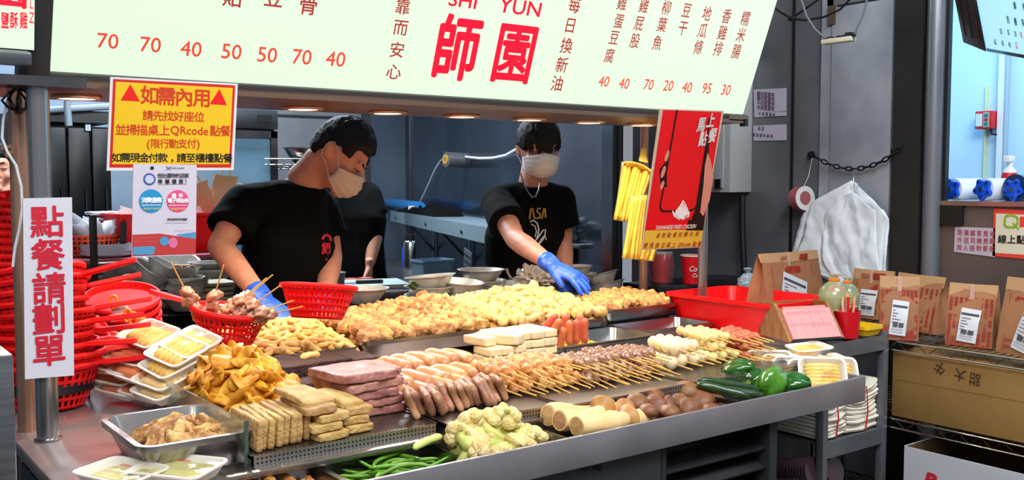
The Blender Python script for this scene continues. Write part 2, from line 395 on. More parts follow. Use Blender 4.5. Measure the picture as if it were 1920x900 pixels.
# ================================================================== poles
def pole(x, y, z0, z1, r, lab, m, flange=True, nm='steel_pole'):
    t = thing(nm, lab, 'pole', (x, y, z0))
    MB().tube([(x, y, z0), (x, y, z1)], r, 24).build('tube', m, t)
    if flange: MB().lathe([(r, 0), (r * 1.28, 0), (r * 1.28, .004), (r, .007)], 24, Matrix.Translation((x, y, z0))).build('floor_flange', steel_pan, t)
    return t
pole_m = mat('pole_steel', (.66, .65, .65), .22, .92)
warm_pole = mat('reflection_tinted_steel', (.70, .54, .45), .28, .7)  # plain steel; the brownish reflection of warm lights is put into its base colour
t = pole(.416, 2.165, .9, 1.648, .0215, 'shiny steel pole on the red worktop carrying the menu light box', pole_m)
MB().bb((.34, 2.12, 1.628), (.50, 2.21, 1.648)).build('top_plate', steel_dk, t)
q = PD(36, 300, 2.05); t = pole(q.x, q.y, 0, 1.66, .019, 'steel pole with brownish reflection tint and a cable running down it at the far left', warm_pole, False)
cab_pts = [PD(u, v, 1.99) for u, v in ((14, 190), (6, 225), (4, 258), (14, 285), (30, 310), (40, 350), (42, 390), (36, 430), (28, 465), (24, 500))]
MB().tube(cab_pts, .0028, 8).build('cable', white_pl, t)
b = MB(); b.tube([PD(12, 292, 2.0), PD(26, 284, 2.0)], .006, 10); b.tube([PD(4, 280, 2.0), PD(22, 275, 2.0)], .006, 10); b.build('pipe_clamp', warm_pole, t)
pole(2.69, 2.416, .9, 1.65, .0175, 'steel pole rising behind the red poster beside the red bin', pole_m, False)
q = PY(1206, 540, 2.75); pole(q.x, q.y, .88, 1.65, .017, 'steel pole with coppery reflection tint behind the hanging yellow bags', warm_pole, False)
# hooks hanging at the pole head
hk = MB(); _c = PD(34, 185, 1.98); random.seed(3)
for k in range(9):
    a = random.uniform(-1, 1); pts = [_c + Vector((0, 0, .03))]
    for j in range(5): pts.append(_c + RT * (a * .035 * math.sin(j * .8) + random.uniform(-.006, .006)) + Vector((0, random.uniform(-.01, .01), .025 - j * .014)))
    hk.tube(pts, .0028, 6)
tag(hk.build('metal_hooks', mat('tarnished_metal', (.30, .26, .24), .35, 1)), 'bunch of tarnished wire hooks hanging from the pole head', 'hooks')
# ================================================================== menu light box
SGN = Pl((0, 2.25, 1.672), (1, 0, 0), (0, -.37, 1))
lb = thing('menu_light_box', 'long glowing menu light box with big red shop characters over the counter', 'sign', (1.58, 2.25, 1.655))
face_m = mat('lit_sign_face', (.885, .965, .855), .4, emit=.92, dim=.2)
frame_m = mat('sign_frame_steel', (.36, .34, .33), .4, .7)
x0, x1, hh = .458, 2.705, .86
b = MB(); SGN.rect(b, x0, 0, x1, hh, -.012, .012); b.build('face', face_m, lb)
b = MB(); SGN.rect(b, x0 - .012, -.003, x1 + .012, hh + .012, -.11, .098); b.build('housing', mat('sign_housing', (.52, .49, .49), .45, .6), lb, .002)
b = MB(); SGN.rect(b, x0 - .012, -.026, x1 + .012, -.001, -.11, .118); b.build('bottom_rail', frame_m, lb, .002)
b = MB(); SGN.rect(b, x0 - .06, -.03, x0 - .002, hh, -.05, .06); b.build('left_frame', mat('sign_left_frame', (.30, .30, .31), .4, .7), lb, .002)
b = MB(); b.bb((.36, 2.24, 1.640), (2.70, 2.62, 1.652)); b.bb((2.62, 2.24, 1.648), (2.722, 2.31, 1.668)); b.build('soffit', mat('soffit_steel', (.55, .44, .37), .35, .9), lb)
MB().bb((2.70, 2.235, 1.63), (2.716, 2.26, 1.655)).build('end_bracket', black, lb)
red_ink = mat('red_lettering', (.86, .02, .16), .5, emit=.55); dred = mat('dark_red_lettering', (.62, .16, .15), .5, emit=.35); ored = mat('orange_red_lettering', (.82, .26, .18), .5, emit=.4)
b = MB()
SGN.px(b, '師', 858, 90, 118, .028, .80); SGN.px(b, '園', 965, 99, 110, .024, .84); b.build('shop_characters', red_ink, lb, label='big red pair of shop characters')
def column(nm, items, m, size, bold=0, sx=1):
    b = MB()
    for s, u, v in items: SGN.px(b, s, u, v, size, bold, sx)
    b.build(nm, m, lb)
column('name_word', (('SHI', 868, 0),), red_ink, 26, .012, 1.25); column('name_word', (('YUN', 975, 13),), red_ink, 27, .012, 1.25)
column('slogan', (('靠', 755, 12), ('而', 751, 51), ('安', 744, 93), ('心', 738, 134)), dred, 29, .008, 1.05)
column('slogan', (('每', 1077, 9), ('日', 1069, 47), ('換', 1062, 85), ('新', 1053, 121), ('油', 1044, 156)), dred, 29, .008, .95)
for it in (('貼', 436, -6), ('豆', 513, -5), ('骨', 578, 9)): column('dish_name', (it,), dred, 36, .012)
for it in (('70', 202, 76), ('70', 282, 83), ('40', 358, 91), ('50', 434, 96), ('50', 501, 102), ('70', 566, 106), ('40', 629, 110)): column('price', (it,), ored, 28, .006, 1.02)
for it in (('40', 1132, 152), ('40', 1170, 156), ('70', 1216, 158), ('20', 1253, 160), ('40', 1288, 163), ('95', 1325, 165), ('30', 1361, 168)): column('price', (it,), ored, 20, .006, .92)
for col in ((('雞', 1166, 5), ('蛋', 1160, 39), ('豆', 1151, 70), ('腐', 1142, 104)), (('雞', 1207, 10), ('屁', 1198, 43), ('股', 1190, 76)), (('柳', 1249, 14), ('葉', 1241, 46), ('魚', 1232, 80)),
            (('豆', 1287, 19), ('干', 1280, 52)), (('地', 1325, 25), ('瓜', 1317, 57), ('條', 1309, 88)), (('香', 1362, 30), ('雞', 1354, 61), ('排', 1346, 91)), (('糯', 1397, 34), ('米', 1389, 65), ('腸', 1380, 96))):
    column('dish_name', col, dred, 27, .006, .84)
# small neighbouring sign at the left
SG2 = Pl((0, 2.20, 1.7), (1, 0, 0), (0, -.2, 1))
t = thing('corner_light_box', 'narrow glowing sign end with red characters at the upper left corner', 'sign', (.25, 2.2, 1.69))
a, c = SG2.xy(-70, 96), SG2.xy(64, 94)
b = MB(); SG2.rect(b, a[0], c[1], c[0], c[1] + .4, -.012, .012); b.build('face', face_m, t)
b = MB(); SG2.rect(b, a[0], c[1] - .002, c[0] + .002, c[1] + .4, -.08, .066); b.build('housing', frame_m, t)
d = SG2.xy(57, 124); b = MB(); SG2.rect(b, a[0], d[1], d[0], c[1] - .003, -.05, .07); b.build('bottom_rail', mat('rail_grey', (.45, .46, .47), .35, .8), t, .006)
b = MB()
for s, u in (('鹽', 9), ('酥', 26), ('雞', 44)): SG2.px(b, s, u, 38, 30, .02, .42)
SG2.px(b, 'Z', 59, 33, 20, 0, .5); SG2.px(b, 'L', 59, 6, 20, 0, .5)
SG2.px(b, '園', 18, -24, 70, .03, .85)
b.build('lettering', red_ink, t)
# downlights under the light box
ring_m = mat('downlight_ring', (.78, .66, .56), .3, .6); lens_m = mat('downlight_lens', (1, .93, .80), .4, emit=6)
lamp_pts = [PY(u, v, 2.47) for u, v in ((568, 189), (727, 200), (866, 208), (992, 214.5), (1105, 220), (1204, 225))]
lamp_pts = [Vector((.56, 2.47, 1.632)), Vector((.86, 2.47, 1.632))] + lamp_pts
wh = ['at the left end over the red baskets', 'behind the yellow notice', 'above the head of the cook leaning right', 'above the blue-grey wall strip', 'above the wall cable', 'above the head of the cook facing forward', 'right of the second cook above the pipes', 'at the right end next to the red poster']
for i, q in enumerate(lamp_pts):
    t = thing('downlight', 'round warm downlight under the light box ' + wh[i], 'light', (q.x, q.y, 1.632), 'row of downlights under the light box')
    M = Matrix.Translation((q.x, q.y, 1.632))
    MB().lathe([(.042, .008), (.055, .008), (.057, .004), (.055, 0), (.046, -.001), (.042, .002)], 28, M).build('ring', ring_m, t)
    MB().lathe([(.0, .004), (.042, .004), (.042, .0015), (.0, .0015)], 24, M).build('lens', lens_m, t)
    l = lamp('downlight_lamp', 'SPOT', (q.x, q.y, 1.622), 8.6, (1, .83, .62), .022, spot=150); l.rotation_euler = (math.radians(-6), 0, 0)
# ================================================================== notices hung from the light box
def board(nm, lab, pl, px4, t, m, cat='sign'):
    o = thing(nm, lab, cat, pl.at(*px4[3]))
    pts = [pl.xy(*p) for p in px4]
    b = MB(); b.prism([pts[3], pts[2], pts[1], pts[0]], t, pl.M(0, 0, -t)); b.build('board', m, o)
    return o, pts
YEL = Pl((0, 2.215, 1.67), (1, 0, 0), (0, -.10, 1))
t, p = board('yellow_notice', 'yellow notice with red border and two red triangles hanging under the menu', YEL, ((207, 144), (446, 157), (438, 319), (200, 320)), .003, mat('laminate', (.86, .84, .84), .25))
b = MB(); YEL.pxpoly(b, ((212, 148), (441, 160), (433, 314), (205, 314)), .0006); b.build('red_border', mat('notice_red', (.78, .10, .06), .5), t)
b = MB(); YEL.pxpoly(b, ((217, 153), (436, 165), (429, 308), (210, 308)), .0012); b.build('yellow_field', mat('notice_yellow', (.90, .72, .06), .5), t)
for tri in (((226, 188), (262, 190), (244, 158)), ((393, 195), (425, 197), (411, 167))):
    b = MB(); YEL.pxpoly(b, tri, .0018); b.build('warning_triangle', mat('tri_red', (.88, .05, .04), .5), t)
b = MB()
for s, u, v in (('如', 280, 178), ('需', 312, 180), ('內', 345, 182), ('用', 377, 183)): YEL.px(b, s, u, v, 33, .02, 1)
for i, s in enumerate('請先找好座位'): YEL.px(b, s, 277 + i * 19.3, 216 + i * .6, 18.5, .012, 1.02)
for s, u in (('並', 226), ('掃', 246), ('描', 266), ('桌', 287), ('上', 308), ('QRcode', 355), ('點', 403), ('餐', 422)): YEL.px(b, s, u, 243 + (u - 226) * .012, 15 if len(s) > 1 else 20, .012, .98)
YEL.px(b, '(', 278, 269, 15, .012); YEL.px(b, ')', 371, 269, 15, .012)
for i, s in enumerate('限行動支付'): YEL.px(b, s, 291 + i * 17, 269, 17, .012)
b.build('red_lettering', mat('notice_text_red', (.80, .20, .05), .5), t)
b = MB()
for i, s in enumerate('如需現金付款，請至櫃檯點餐'): YEL.px(b, s, 218 + i * 17.4, 295 + i * .1, 17, .015, 1.02)
b.build('black_lettering', mat('ink_black', (.05, .04, .04), .5), t)
ink = MATS['ink_black']
# white poster with two round badges
WHP = Pl((0, 2.205, 1.45), (1, 0, 0), (0, -.04, 1))
t, p = board('white_poster', 'white poster with a blue and a pink circle hanging below the yellow notice', WHP, ((250, 307), (369, 309), (367, 478), (247, 482)), .003, mat('poster_paper', (.80, .77, .82), .3), 'poster')
b = MB(); WHP.disc(b, *WHP.xy(283, 377), .0262, .0012); b.build('blue_badge', mat('badge_blue', (.10, .55, .75), .5), t)
b = MB(); WHP.disc(b, *WHP.xy(333, 377), .0252, .0012); b.build('pink_badge', mat('badge_pink', (.88, .30, .50), .5), t)
b = MB(); WHP.disc(b, *WHP.xy(280, 336), .0135, .0008); b.build('round_seal', mat('seal_blue', (.25, .34, .58), .5), t)
b = MB(); WHP.disc(b, *WHP.xy(280, 336), .0095, .0014); b.build('seal_centre', mat('seal_pale', (.74, .76, .84), .5), t)
b = MB()
for i, s in enumerate('世壯運特約店家'): WHP.px(b, s, 299 + i * 8.5, 329, 8.6, .015)
for i, s in enumerate('專屬優惠'): WHP.px(b, s, 300 + i * 13, 340, 8.6, .015)
WHP.px(b, '!', 348, 339, 7, .02)
for i, s in enumerate('憑此點數享特約優惠'): WHP.px(b, s, 315 + i * 4.2, 411, 4.4, .01)
WHP.line(b, [WHP.xy(296, 346), WHP.xy(350, 345)], .0006); WHP.line(b, [WHP.xy(308, 418), WHP.xy(352, 418)], .0005)
WHP.px(b, 'WORLD GAMES', 332, 315, 2.6, .01); WHP.line(b, [WHP.xy(311, 312), WHP.xy(320, 319)], .0012); WHP.line(b, [WHP.xy(320, 312), WHP.xy(311, 319)], .0012); WHP.disc(b, *WHP.xy(285, 315), .004)
b.build('black_lettering', ink, t)
b = MB()
for i, s in enumerate('消費優惠'): WHP.px(b, s, 269 + i * 9.6, 375, 10, .03, h=.003)
WHP.px(b, 'Special Discounts', 283, 384, 3.4, .01, h=.003)
WHP.px(b, '選', 325, 367, 9, .03, h=.003); WHP.px(b, '手', 338, 367, 9, .03, h=.003)
for i, s in enumerate('電子現金券'): WHP.px(b, s, 318 + i * 7.7, 376, 8.4, .03, h=.003)
WHP.px(b, 'Athlete E-Voucher', 333, 384.5, 3, .01, h=.003)
b.build('white_lettering', mat('print_white', (.93, .93, .94), .5), t)
b = MB(); WHP.px(b, '2025/5/1-6/30', 283, 391, 3.6, .01, h=.003); WHP.px(b, '2025/5/9-6/10', 333, 391.5, 3.4, .01, h=.003); b.build('date_lettering', mat('print_yellow', (.85, .82, .35), .5), t)
b = MB(); WHP.pxpoly(b, ((248, 440), (300, 438), (367, 448), (367, 476), (248, 480)), .0008); b.build('printed_track', mat('print_red', (.72, .20, .20), .5), t)
b = MB(); WHP.pxpoly(b, ((249, 463), (288, 461), (291, 464), (288, 477), (249, 478)), .0014); WHP.pxpoly(b, ((331, 440), (367, 435), (367, 452), (345, 453)), .0006); WHP.disc(b, *WHP.xy(308, 452), .0105, .0016); b.build('printed_water', mat('print_water', (.30, .56, .72), .5), t)
b = MB(); WHP.disc(b, *WHP.xy(324, 455), .0100, .0018, ry=.012); b.build('printed_pink_shape', mat('print_pink', (.83, .42, .58), .5), t)
b = MB()
for v0 in (446, 453, 471): WHP.line(b, [WHP.xy(250, v0), WHP.xy(300, v0 - 1)], .0004, .0012)
for u0 in (333, 345, 357): WHP.line(b, [WHP.xy(u0 + 6 * math.cos(a), 436 - 5 * math.sin(a)) for a in (0, .6, 1.2, 1.9, 2.5, PI)], .0006, .0012)
b.build('printed_lines', mat('print_lines', (.80, .55, .52), .5), t)
# red phone poster leaning from the sign to the right pole
RPO = Pl((0, 2.20, 1.678), (1, 0, 0), (0, -.37, 1))
t, p = board('red_poster', 'tall leaning red poster of a hand holding a phone beside the yellow bags', RPO, ((1237, 204), (1357, 208), (1313, 464), (1203, 469)), .003, mat('poster_margin', (.74, .66, .58), .3), 'poster')
b = MB(); RPO.pxpoly(b, ((1243, 206), (1353, 210), (1318, 432), (1209, 432)), .0006); b.build('red_field', mat('poster_red', (.84, .06, .09), .35), t)
b = MB(); RPO.pxpoly(b, ((1210, 432), (1318, 430), (1312, 462), (1204, 467)), .0008); b.build('yellow_strip', mat('poster_yellow', (.84, .68, .22), .4), t)
b = MB()
o1 = [RPO.xy(*q) for q in ((1269, 206), (1245, 345), (1237, 388), (1241, 396), (1288, 396), (1302, 392), (1306, 384), (1327, 250), (1329, 222))]
RPO.line(b, o1, .0075, .0014)
RPO.pxpoly(b, ((1330, 255), (1318, 300), (1304, 392), (1296, 410), (1302, 425), (1320, 418), (1324, 380)), .0010)
RPO.pxpoly(b, ((1250, 300), (1236, 318), (1238, 345), (1250, 352)), .0010)
RPO.pxpoly(b, ((1290, 412), (1321, 412), (1318, 432), (1286, 432)), .0011)
b.build('printed_phone', mat('print_black', (.06, .03, .04), .4), t)
for u, v, a, c in ((1250, 292, 5, 11), (1243, 322, 5, 12), (1241, 347, 4.5, 9)): b = MB(); RPO.disc(b, *RPO.xy(u, v), a * 3.25 / FPX, .0018, ry=c * 3.25 / FPX); b.build('printed_finger', mat('print_skin', (.80, .50, .42), .4), t)
b = MB(); RPO.pxpoly(b, ((1326, 286), (1332, 300), (1337, 330), (1330, 375), (1318, 405), (1312, 398), (1318, 350), (1321, 310)), .0018)
b.build('printed_thumb', mat('print_skin', (.80, .50, .42), .4), t)
b = MB(); RPO.px(b, '馬', 1314, 233, 28, .03, .72, .003, 0, .1); RPO.px(b, '上', 1332, 225, 28, .03, .72, .003, 0, .1); RPO.px(b, '點', 1317, 260, 28, .03, .72, .003, 0, .1); RPO.px(b, '餐', 1335, 253, 28, .03, .72, .003, 0, .1)
b.build('slogan_lettering', mat('print_silver', (.78, .74, .72), .4), t)
b = MB(); RPO.pxpoly(b, ((1280, 374), (1286, 384), (1291, 396), (1288, 408), (1278, 411), (1268, 408), (1265, 396), (1273, 386)), .0022)
RPO.pxpoly(b, ((1259, 393), (1268, 402), (1274, 413), (1262, 405)), .0022); RPO.pxpoly(b, ((1293, 396), (1284, 404), (1278, 413), (1291, 406)), .0022)
RPO.px(b, 'TAIWANESE FRIED CHICKEN', 1267, 425, 8.2, .012, .72, .0024, .15)
b.build('bud_emblem', mat('print_cream', (.90, .84, .80), .4), t)
b = MB(); RPO.line(b, [RPO.xy(1280, 378), RPO.xy(1280, 390)], .0012, .003); RPO.line(b, [RPO.xy(1280, 378), RPO.xy(1274, 389)], .001, .003); RPO.line(b, [RPO.xy(1280, 378), RPO.xy(1286, 389)], .001, .003); b.build('emblem_lines', MATS['poster_red'], t)
b = MB()
for i, s in enumerate('自助點餐如需內用'): RPO.px(b, s, 1234 + i * 10.3, 441 - i * .4, 10.5, .01, .9)
for s, u in (('請', 1210), ('掃', 1221), ('座', 1232), ('位', 1243), ('桌', 1253), ('上', 1263), ('QRcode', 1283), ('點', 1302), ('餐', 1311)): RPO.px(b, s, u, 460 - (u - 1210) * .03, 8 if len(s) > 1 else 11, .01, .9)
b.build('strip_lettering', mat('print_brick', (.66, .28, .12), .4), t)
# white plaque on the left pole
PLQ = Pl((0, 2.135, 1.2), (1, 0, 0), (0, 0, 1))
t, p = board('order_plaque', 'tall white plaque with five red characters on the left pole', PLQ, ((43, 372), (135, 370), (139, 704), (47, 711)), .006, mat('plaque_white', (.80, .79, .82), .35))
b = MB()
for s, u, v in (('點', 88, 415), ('餐', 90, 477), ('請', 92, 540), ('劃', 91, 597), ('單', 92, 656)): PLQ.px(b, s, u, v, 57, .018, .98)
b.build('red_lettering', mat('plaque_red', (.78, .03, .16), .5), t)
b = MB(); b.bb((.405, 2.141, 1.30), (.427, 2.19, 1.315)); b.bb((.405, 2.141, 1.06), (.427, 2.19, 1.075)); b.build('pole_clip', steel, t)
# ================================================================== right-hand side: rack, bin, bags, shelving
lib = mat('cart_steel', (.46, .47, .49), .4, .55, (.39, .40, .42), 8)
RKX0, RKX1, RKY0, RKY1 = 2.618, 2.95, 1.838, 2.62
t = thing('steel_rack', 'grey steel rack with shelves at the right end of the counter holding the red bin', 'rack', (2.79, 2.2, 0))
for x, y in ((RKX0, RKY0), (RKX1, RKY0), (RKX0, RKY1), (RKX1, RKY1)): MB().bb((x - .013, y - .013, 0), (x + .013, y + .013, .93 if x > 2.7 else .90)).build('post', lib, t, .002)
for z, dz in ((.915, .045), (.600, .05), (.22, .04)):
    b = MB(); b.bb((RKX0, RKY0 - .012, z - dz), (RKX1, RKY0 - .006, z + .004)); b.bb((RKX1 - .002, RKY0, z - dz), (RKX1 + .004, RKY1, z)); b.bb((RKX0, RKY0 - .006, z - .008), (RKX1, RKY1, z - .003)); b.build('shelf', lib, t)
# drain pipes behind the rack
for u, v0, v1 in ((1592, 655, 900), (1630, 655, 760)):
    a, c = PD(u, v0, 4.05), PD(u, v1, 4.05)
    b = MB(); b.tube([(a.x, a.y, 0), (a.x, a.y, .95)], .018, 14); b.lathe([(.018, 0), (.023, 0), (.023, .03), (.018, .03)], 14, Matrix.Translation((a.x, a.y, a.z - .06)))
    tag(b.build('drain_pipe', mat('pipe_grey', (.30, .31, .33), .5)), 'grey upright drain pipe behind the rack, ' + ('nearer the counter' if u < 1600 else 'nearer the wire shelves'), 'pipe', 'drain pipes behind the rack')
# red bin
redp = mat('red_bin_plastic', (.90, .05, .07), .35, spec=.4)
def tub(b, x0, x1, y0, y1, z0, z1, th=.004, taper=.02, lip=.012, r=.03):
    def ring(x0, x1, y0, y1, z, r):
        pts = []
        for cx, cy, a0 in ((x1 - r, y1 - r, 0), (x0 + r, y1 - r, 90), (x0 + r, y0 + r, 180), (x1 - r, y0 + r, 270)):
            for k in range(5): a = math.radians(a0 + k * 22.5); pts.append((cx + r * math.cos(a), cy + r * math.sin(a), z))
        return pts
    t = taper
    R = [ring(x0 + t, x1 - t, y0 + t, y1 - t, z0, r), ring(x0, x1, y0, y1, z1 - .012, r), ring(x0 - lip, x1 + lip, y0 - lip, y1 + lip, z1 - .012, r + lip), ring(x0 - lip, x1 + lip, y0 - lip, y1 + lip, z1, r + lip),
         ring(x0 + th, x1 - th, y0 + th, y1 - th, z1, r), ring(x0 + t + th, x1 - t - th, y0 + t + th, y1 - t - th, z0 + th, r)]
    return b.loft(R, True)
b = MB(); tub(b, 2.545, 2.90, 1.99, 2.46, .922, 1.035, taper=.025)
tag(b.build('red_bin', redp), 'large shallow red plastic bin on top of the steel rack', 'bin')
# order-sheet stand, pencil cup, yellow basket
wood = mat('stand_wood', (.62, .42, .22), .5, 0, (.52, .33, .16), 14, stretch=(1, 6, 1), coat=.2)
def frame_at(o, ex, ey):
    ex = Vector(ex).normalized(); ey = Vector(ey); ey = (ey - ex * ex.dot(ey)).normalized()
    return Matrix.Translation(o) @ Matrix((ex, ey, ex.cross(ey))).transposed().to_4x4()
t = thing('order_sheet_stand', 'sloping wooden stand holding pink order sheets in front of the red bin', 'stand', (2.60, 1.90, .925))
bl, br = P(1485, 641, .93), P(1577, 635, .93)
dx = (br - bl); dx.z = 0; wdt = dx.length; up = Vector((-dx.y, dx.x, 0)).normalized()
tl = PN(1443, 565, bl, dx.normalized().cross(Vector((up.x * .55, up.y * .55, .85)))) 
Mst = frame_at(bl, dx, Vector((up.x * .62, up.y * .62, .80)))
hgt = (tl - bl).length
MB().bb((0, 0, -.008), (wdt, .125, 0), Mst).build('back_board', wood, t, .003)
Mw = Matrix.Translation(bl) @ Matrix((dx.normalized(), up, Vector((0, 0, 1)))).transposed().to_4x4()
b = MB()
for xx in (-.012, wdt): b.loft([[(xx, -.004, 0), (xx, .012, 0), (xx, .165, 0), (xx, .165, .105), (xx, .085, .112)], [(xx + .012, -.004, 0), (xx + .012, .012, 0), (xx + .012, .165, 0), (xx + .012, .165, .105), (xx + .012, .085, .112)]], True, True, Mw)
b.bb((-.012, .155, 0), (wdt + .012, .165, .108), Mw)
b.build('side_support', wood, t)
b = MB(); b.bb((-.006, -.004, -.004), (wdt + .006, .0, .010), Mst); b.build('ledge', black, t)
pink = mat('pink_order_sheet', (.90, .56, .55), .6)
o = thing('order_sheets', 'stack of pink printed order sheets lying on the wooden stand', 'paper', bl)
MB().bb((.004, .004, .001), (wdt - .002, .112, .009), Mst).build('front_stack', pink, o)
MB().bb((.012, .03, .0005), (wdt - .012, .124, .006), Mst).build('rear_stack', mat('pink_sheet_rear', (.86, .50, .48), .6), o)
b = MB(); random.seed(5)
for r in range(2):
    for k in range(20):
        x = .014 + k * (wdt - .03) / 20; y1 = .104 - r * .045; ln = random.uniform(.006, .016)
        b.bb((x, y1 - ln, .009), (x + .0014, y1, .0094), Mst)
for k in range(4): x = .02 + k * (wdt - .03) / 4; b.bb((x, .012, .009), (x + .0005, .10, .0093), Mst)
b.build('printed_lines', mat('sheet_ink', (.62, .30, .30), .6), o)
q = P(1588, 632, .922); cup = mat('red_cup_plastic', (.76, .03, .10), .35)
cp = tag(MB().lathe([(.0, 0), (.036, 0), (.043, .088), (.040, .088), (.034, .004), (0, .004)], 28, Matrix.Translation(q)).build('pencil_cup', cup), 'red plastic cup of pencils right of the wooden stand', 'cup')
random.seed(11)
pm = [mat('pencil_red', (.82, .10, .10), .4), mat('pencil_wood', (.86, .66, .45), .5), mat('pencil_pink', (.90, .60, .55), .4)]
pl_ = [(-.024, -.006, -.30, .05, 'leaning left out of the cup, palest wood'), (-.012, .012, -.12, .2, 'standing behind the leaning pale one'), (.0, -.012, -.1, -.1, 'red, at the middle of the cup'), (.012, .008, .02, .02, 'tallest and upright in the cup'), (.022, -.008, .22, .05, 'leaning right out of the cup'), (.004, .018, .1, .2, 'short and behind at the cup rim'), (.026, .008, .3, .1, 'red, at the right edge of the cup')]
for i, (dx_, dy_, lx, ly, lab) in enumerate(pl_):
    t = thing('pencil', 'pencil ' + lab, 'pencil', q + Vector((dx_ * .6, dy_ * .6, .006)), 'pencils in the red cup', None)
    d = Vector((lx * .4 * RT.x, lx * .4 * RT.y, 1)).normalized(); L = .105 + .012 * (i % 3)
    o0 = q + Vector((dx_ * .6, dy_ * .6, .006))
    MB().tube([o0, o0 + d * L], .0042, 6).build('shaft', pm[0] if i in (2, 6) else pm[2], t)
    MB().tube([o0 + d * L, o0 + d * (L + .012)], [.0042, .002], 6).build('tip', pm[1], t)
ylw = mat('yellow_basket_plastic', (.90, .72, .08), .4)
q = P(1634, 628, .922)
b = MB(); tub(b, q.x - .05, q.x + .045, q.y - .015, q.y + .12, .922, .955, .003, .008, .004, .012)
tag(b.build('yellow_basket', ylw), 'small yellow plastic basket on the rack corner beside the pencil cup', 'basket')
# yellow-drink bags tied with orange bands (behind the stand)
bagm = mat('clear_bag', (.86, .90, .74), .15, trans=.75, spec=.6)
for (u, v, d, s, lab) in ((1563, 568, 3.25, 1, 'clear tied drink bag with orange band standing behind the pink order sheets'), (1588, 568, 3.36, .82, 'clear tied drink bag half hidden behind the other one')):
    q = PD(u, v, d); q.z = 1.0
    t = thing('drink_bag', lab, 'bag', q)
    prof = [(0, 0), (.042, .0), (.050, .02), (.052, .05), (.044, .08), (.022, .098), (.010, .106), (.012, .112), (.018, .125), (0, .127)]
    MB().lathe([(r * s, z * s) for r, z in prof], 20, Matrix.Translation(q)).build('bag_body', bagm, t)
    MB().lathe([(0, .002), (.046 * s, .002), (.049 * s, .05 * s), (0, .052 * s)], 18, Matrix.Translation(q)).build('drink', mat('pale_drink', (.62, .22, .12) if s < 1 else (.78, .70, .45), .3), t)
    MB().lathe([(.012 * s, .100 * s), (.019 * s, .103 * s), (.019 * s, .110 * s), (.012 * s, .113 * s)], 14, Matrix.Translation(q)).build('band', mat('orange_band', (.90, .45, .08), .5), t)
# stacks of folded paper bags on the middle shelf of the rack
paper_w = mat('folded_white_paper', (.86, .83, .76), .7)
random.seed(21)
for si, (x0, x1, n, tp, lab) in enumerate(((2.62, 2.755, 11, .012, 'folded white paper bag in the left stack tied with red string'), (2.765, 2.94, 11, .014, 'folded white paper bag in the right stack tied with red string'))):
    z = .603
    for k in range(n):
        h = tp * random.uniform(.8, 1.15); bow = .006 * (k / n) * (1 if si == 0 else 1.8) + .002
        jx, jy = random.uniform(-.004, .004), random.uniform(-.006, .006)
        rings = []
        for i in range(9):
            f = i / 8; x = x0 + (x1 - x0) * f + jx; zz = z + bow * (2 * abs(f - .5)) ** 2 * 2.2
            y0 = 1.848 + jy + .004 * math.sin(f * 9 + k)
            rings.append([(x, y0 + .003, zz), (x, y0, zz + h * .5), (x, y0 + .003, zz + h * .92), (x, 2.12, zz + h * .92), (x, 2.12, zz)])
        b = MB(); b.loft(rings, True)
        tag(b.build('folded_paper_bag', paper_w), lab, 'paper bag', 'left stack of folded bags' if si == 0 else 'right stack of folded bags')
        z += h * .97
    xm = (x0 + x1) / 2 + .012
    tag(MB().tube([(xm, 1.842, .606), (xm + .004, 1.838, .67), (xm, 1.842, z + .004), (xm, 1.95, z + .012)], .003, 6, flat=.6).build('red_string', mat('red_string', (.75, .12, .14), .6)), 'red plastic string round the ' + ('left' if si == 0 else 'right') + ' stack of folded paper bags', 'string')
    if si == 0: 
        tag(MB().sphere((xm - .02, 1.846, z - .006), (.032, .006, .014), 12, 8).build('red_sticker', mat('red_sticker', (.84, .28, .22), .6)), 'red crumpled label on top of the left stack of folded bags', 'label')
# cup sleeves and orange crate under it
purp = mat('dark_lid_plastic', (.30, .20, .26), .2, trans=.4, coat=.4)
for k, (u, v, lab) in enumerate(((1526, 884, 'clear dark tube of cup lids lying lower left on the bottom shelf'), (1566, 884, 'clear dark tube of cup lids lying lower right on the bottom shelf'))):
    q = PY(u, v, 1.85); Mr = Matrix.Translation(q) @ Matrix.Rotation(-PI / 2 - .25, 4, 'X') @ Matrix.Rotation(.0, 4, 'Z')
    b = MB()
    prof = [(0, 0), (.046, 0)]
    for i in range(18): prof += [(.046, .012 * i + .002), (.042, .012 * i + .008)]
    prof += [(.046, .22), (0, .22)]
    b.lathe(prof, 26, Mr); tag(b.build('cup_lid_tube', purp), lab, 'cup lids', 'tubes of cup lids on the bottom shelf')
b = MB(); q = P(1620, 880, .40); tub(b, 2.76, 2.93, 1.87, 2.3, .222, .37, .004, .02, .006, .015)
tag(b.build('orange_crate', mat('orange_crate_plastic', (.88, .26, .05), .4)), 'orange plastic crate on the bottom shelf of the rack', 'crate')
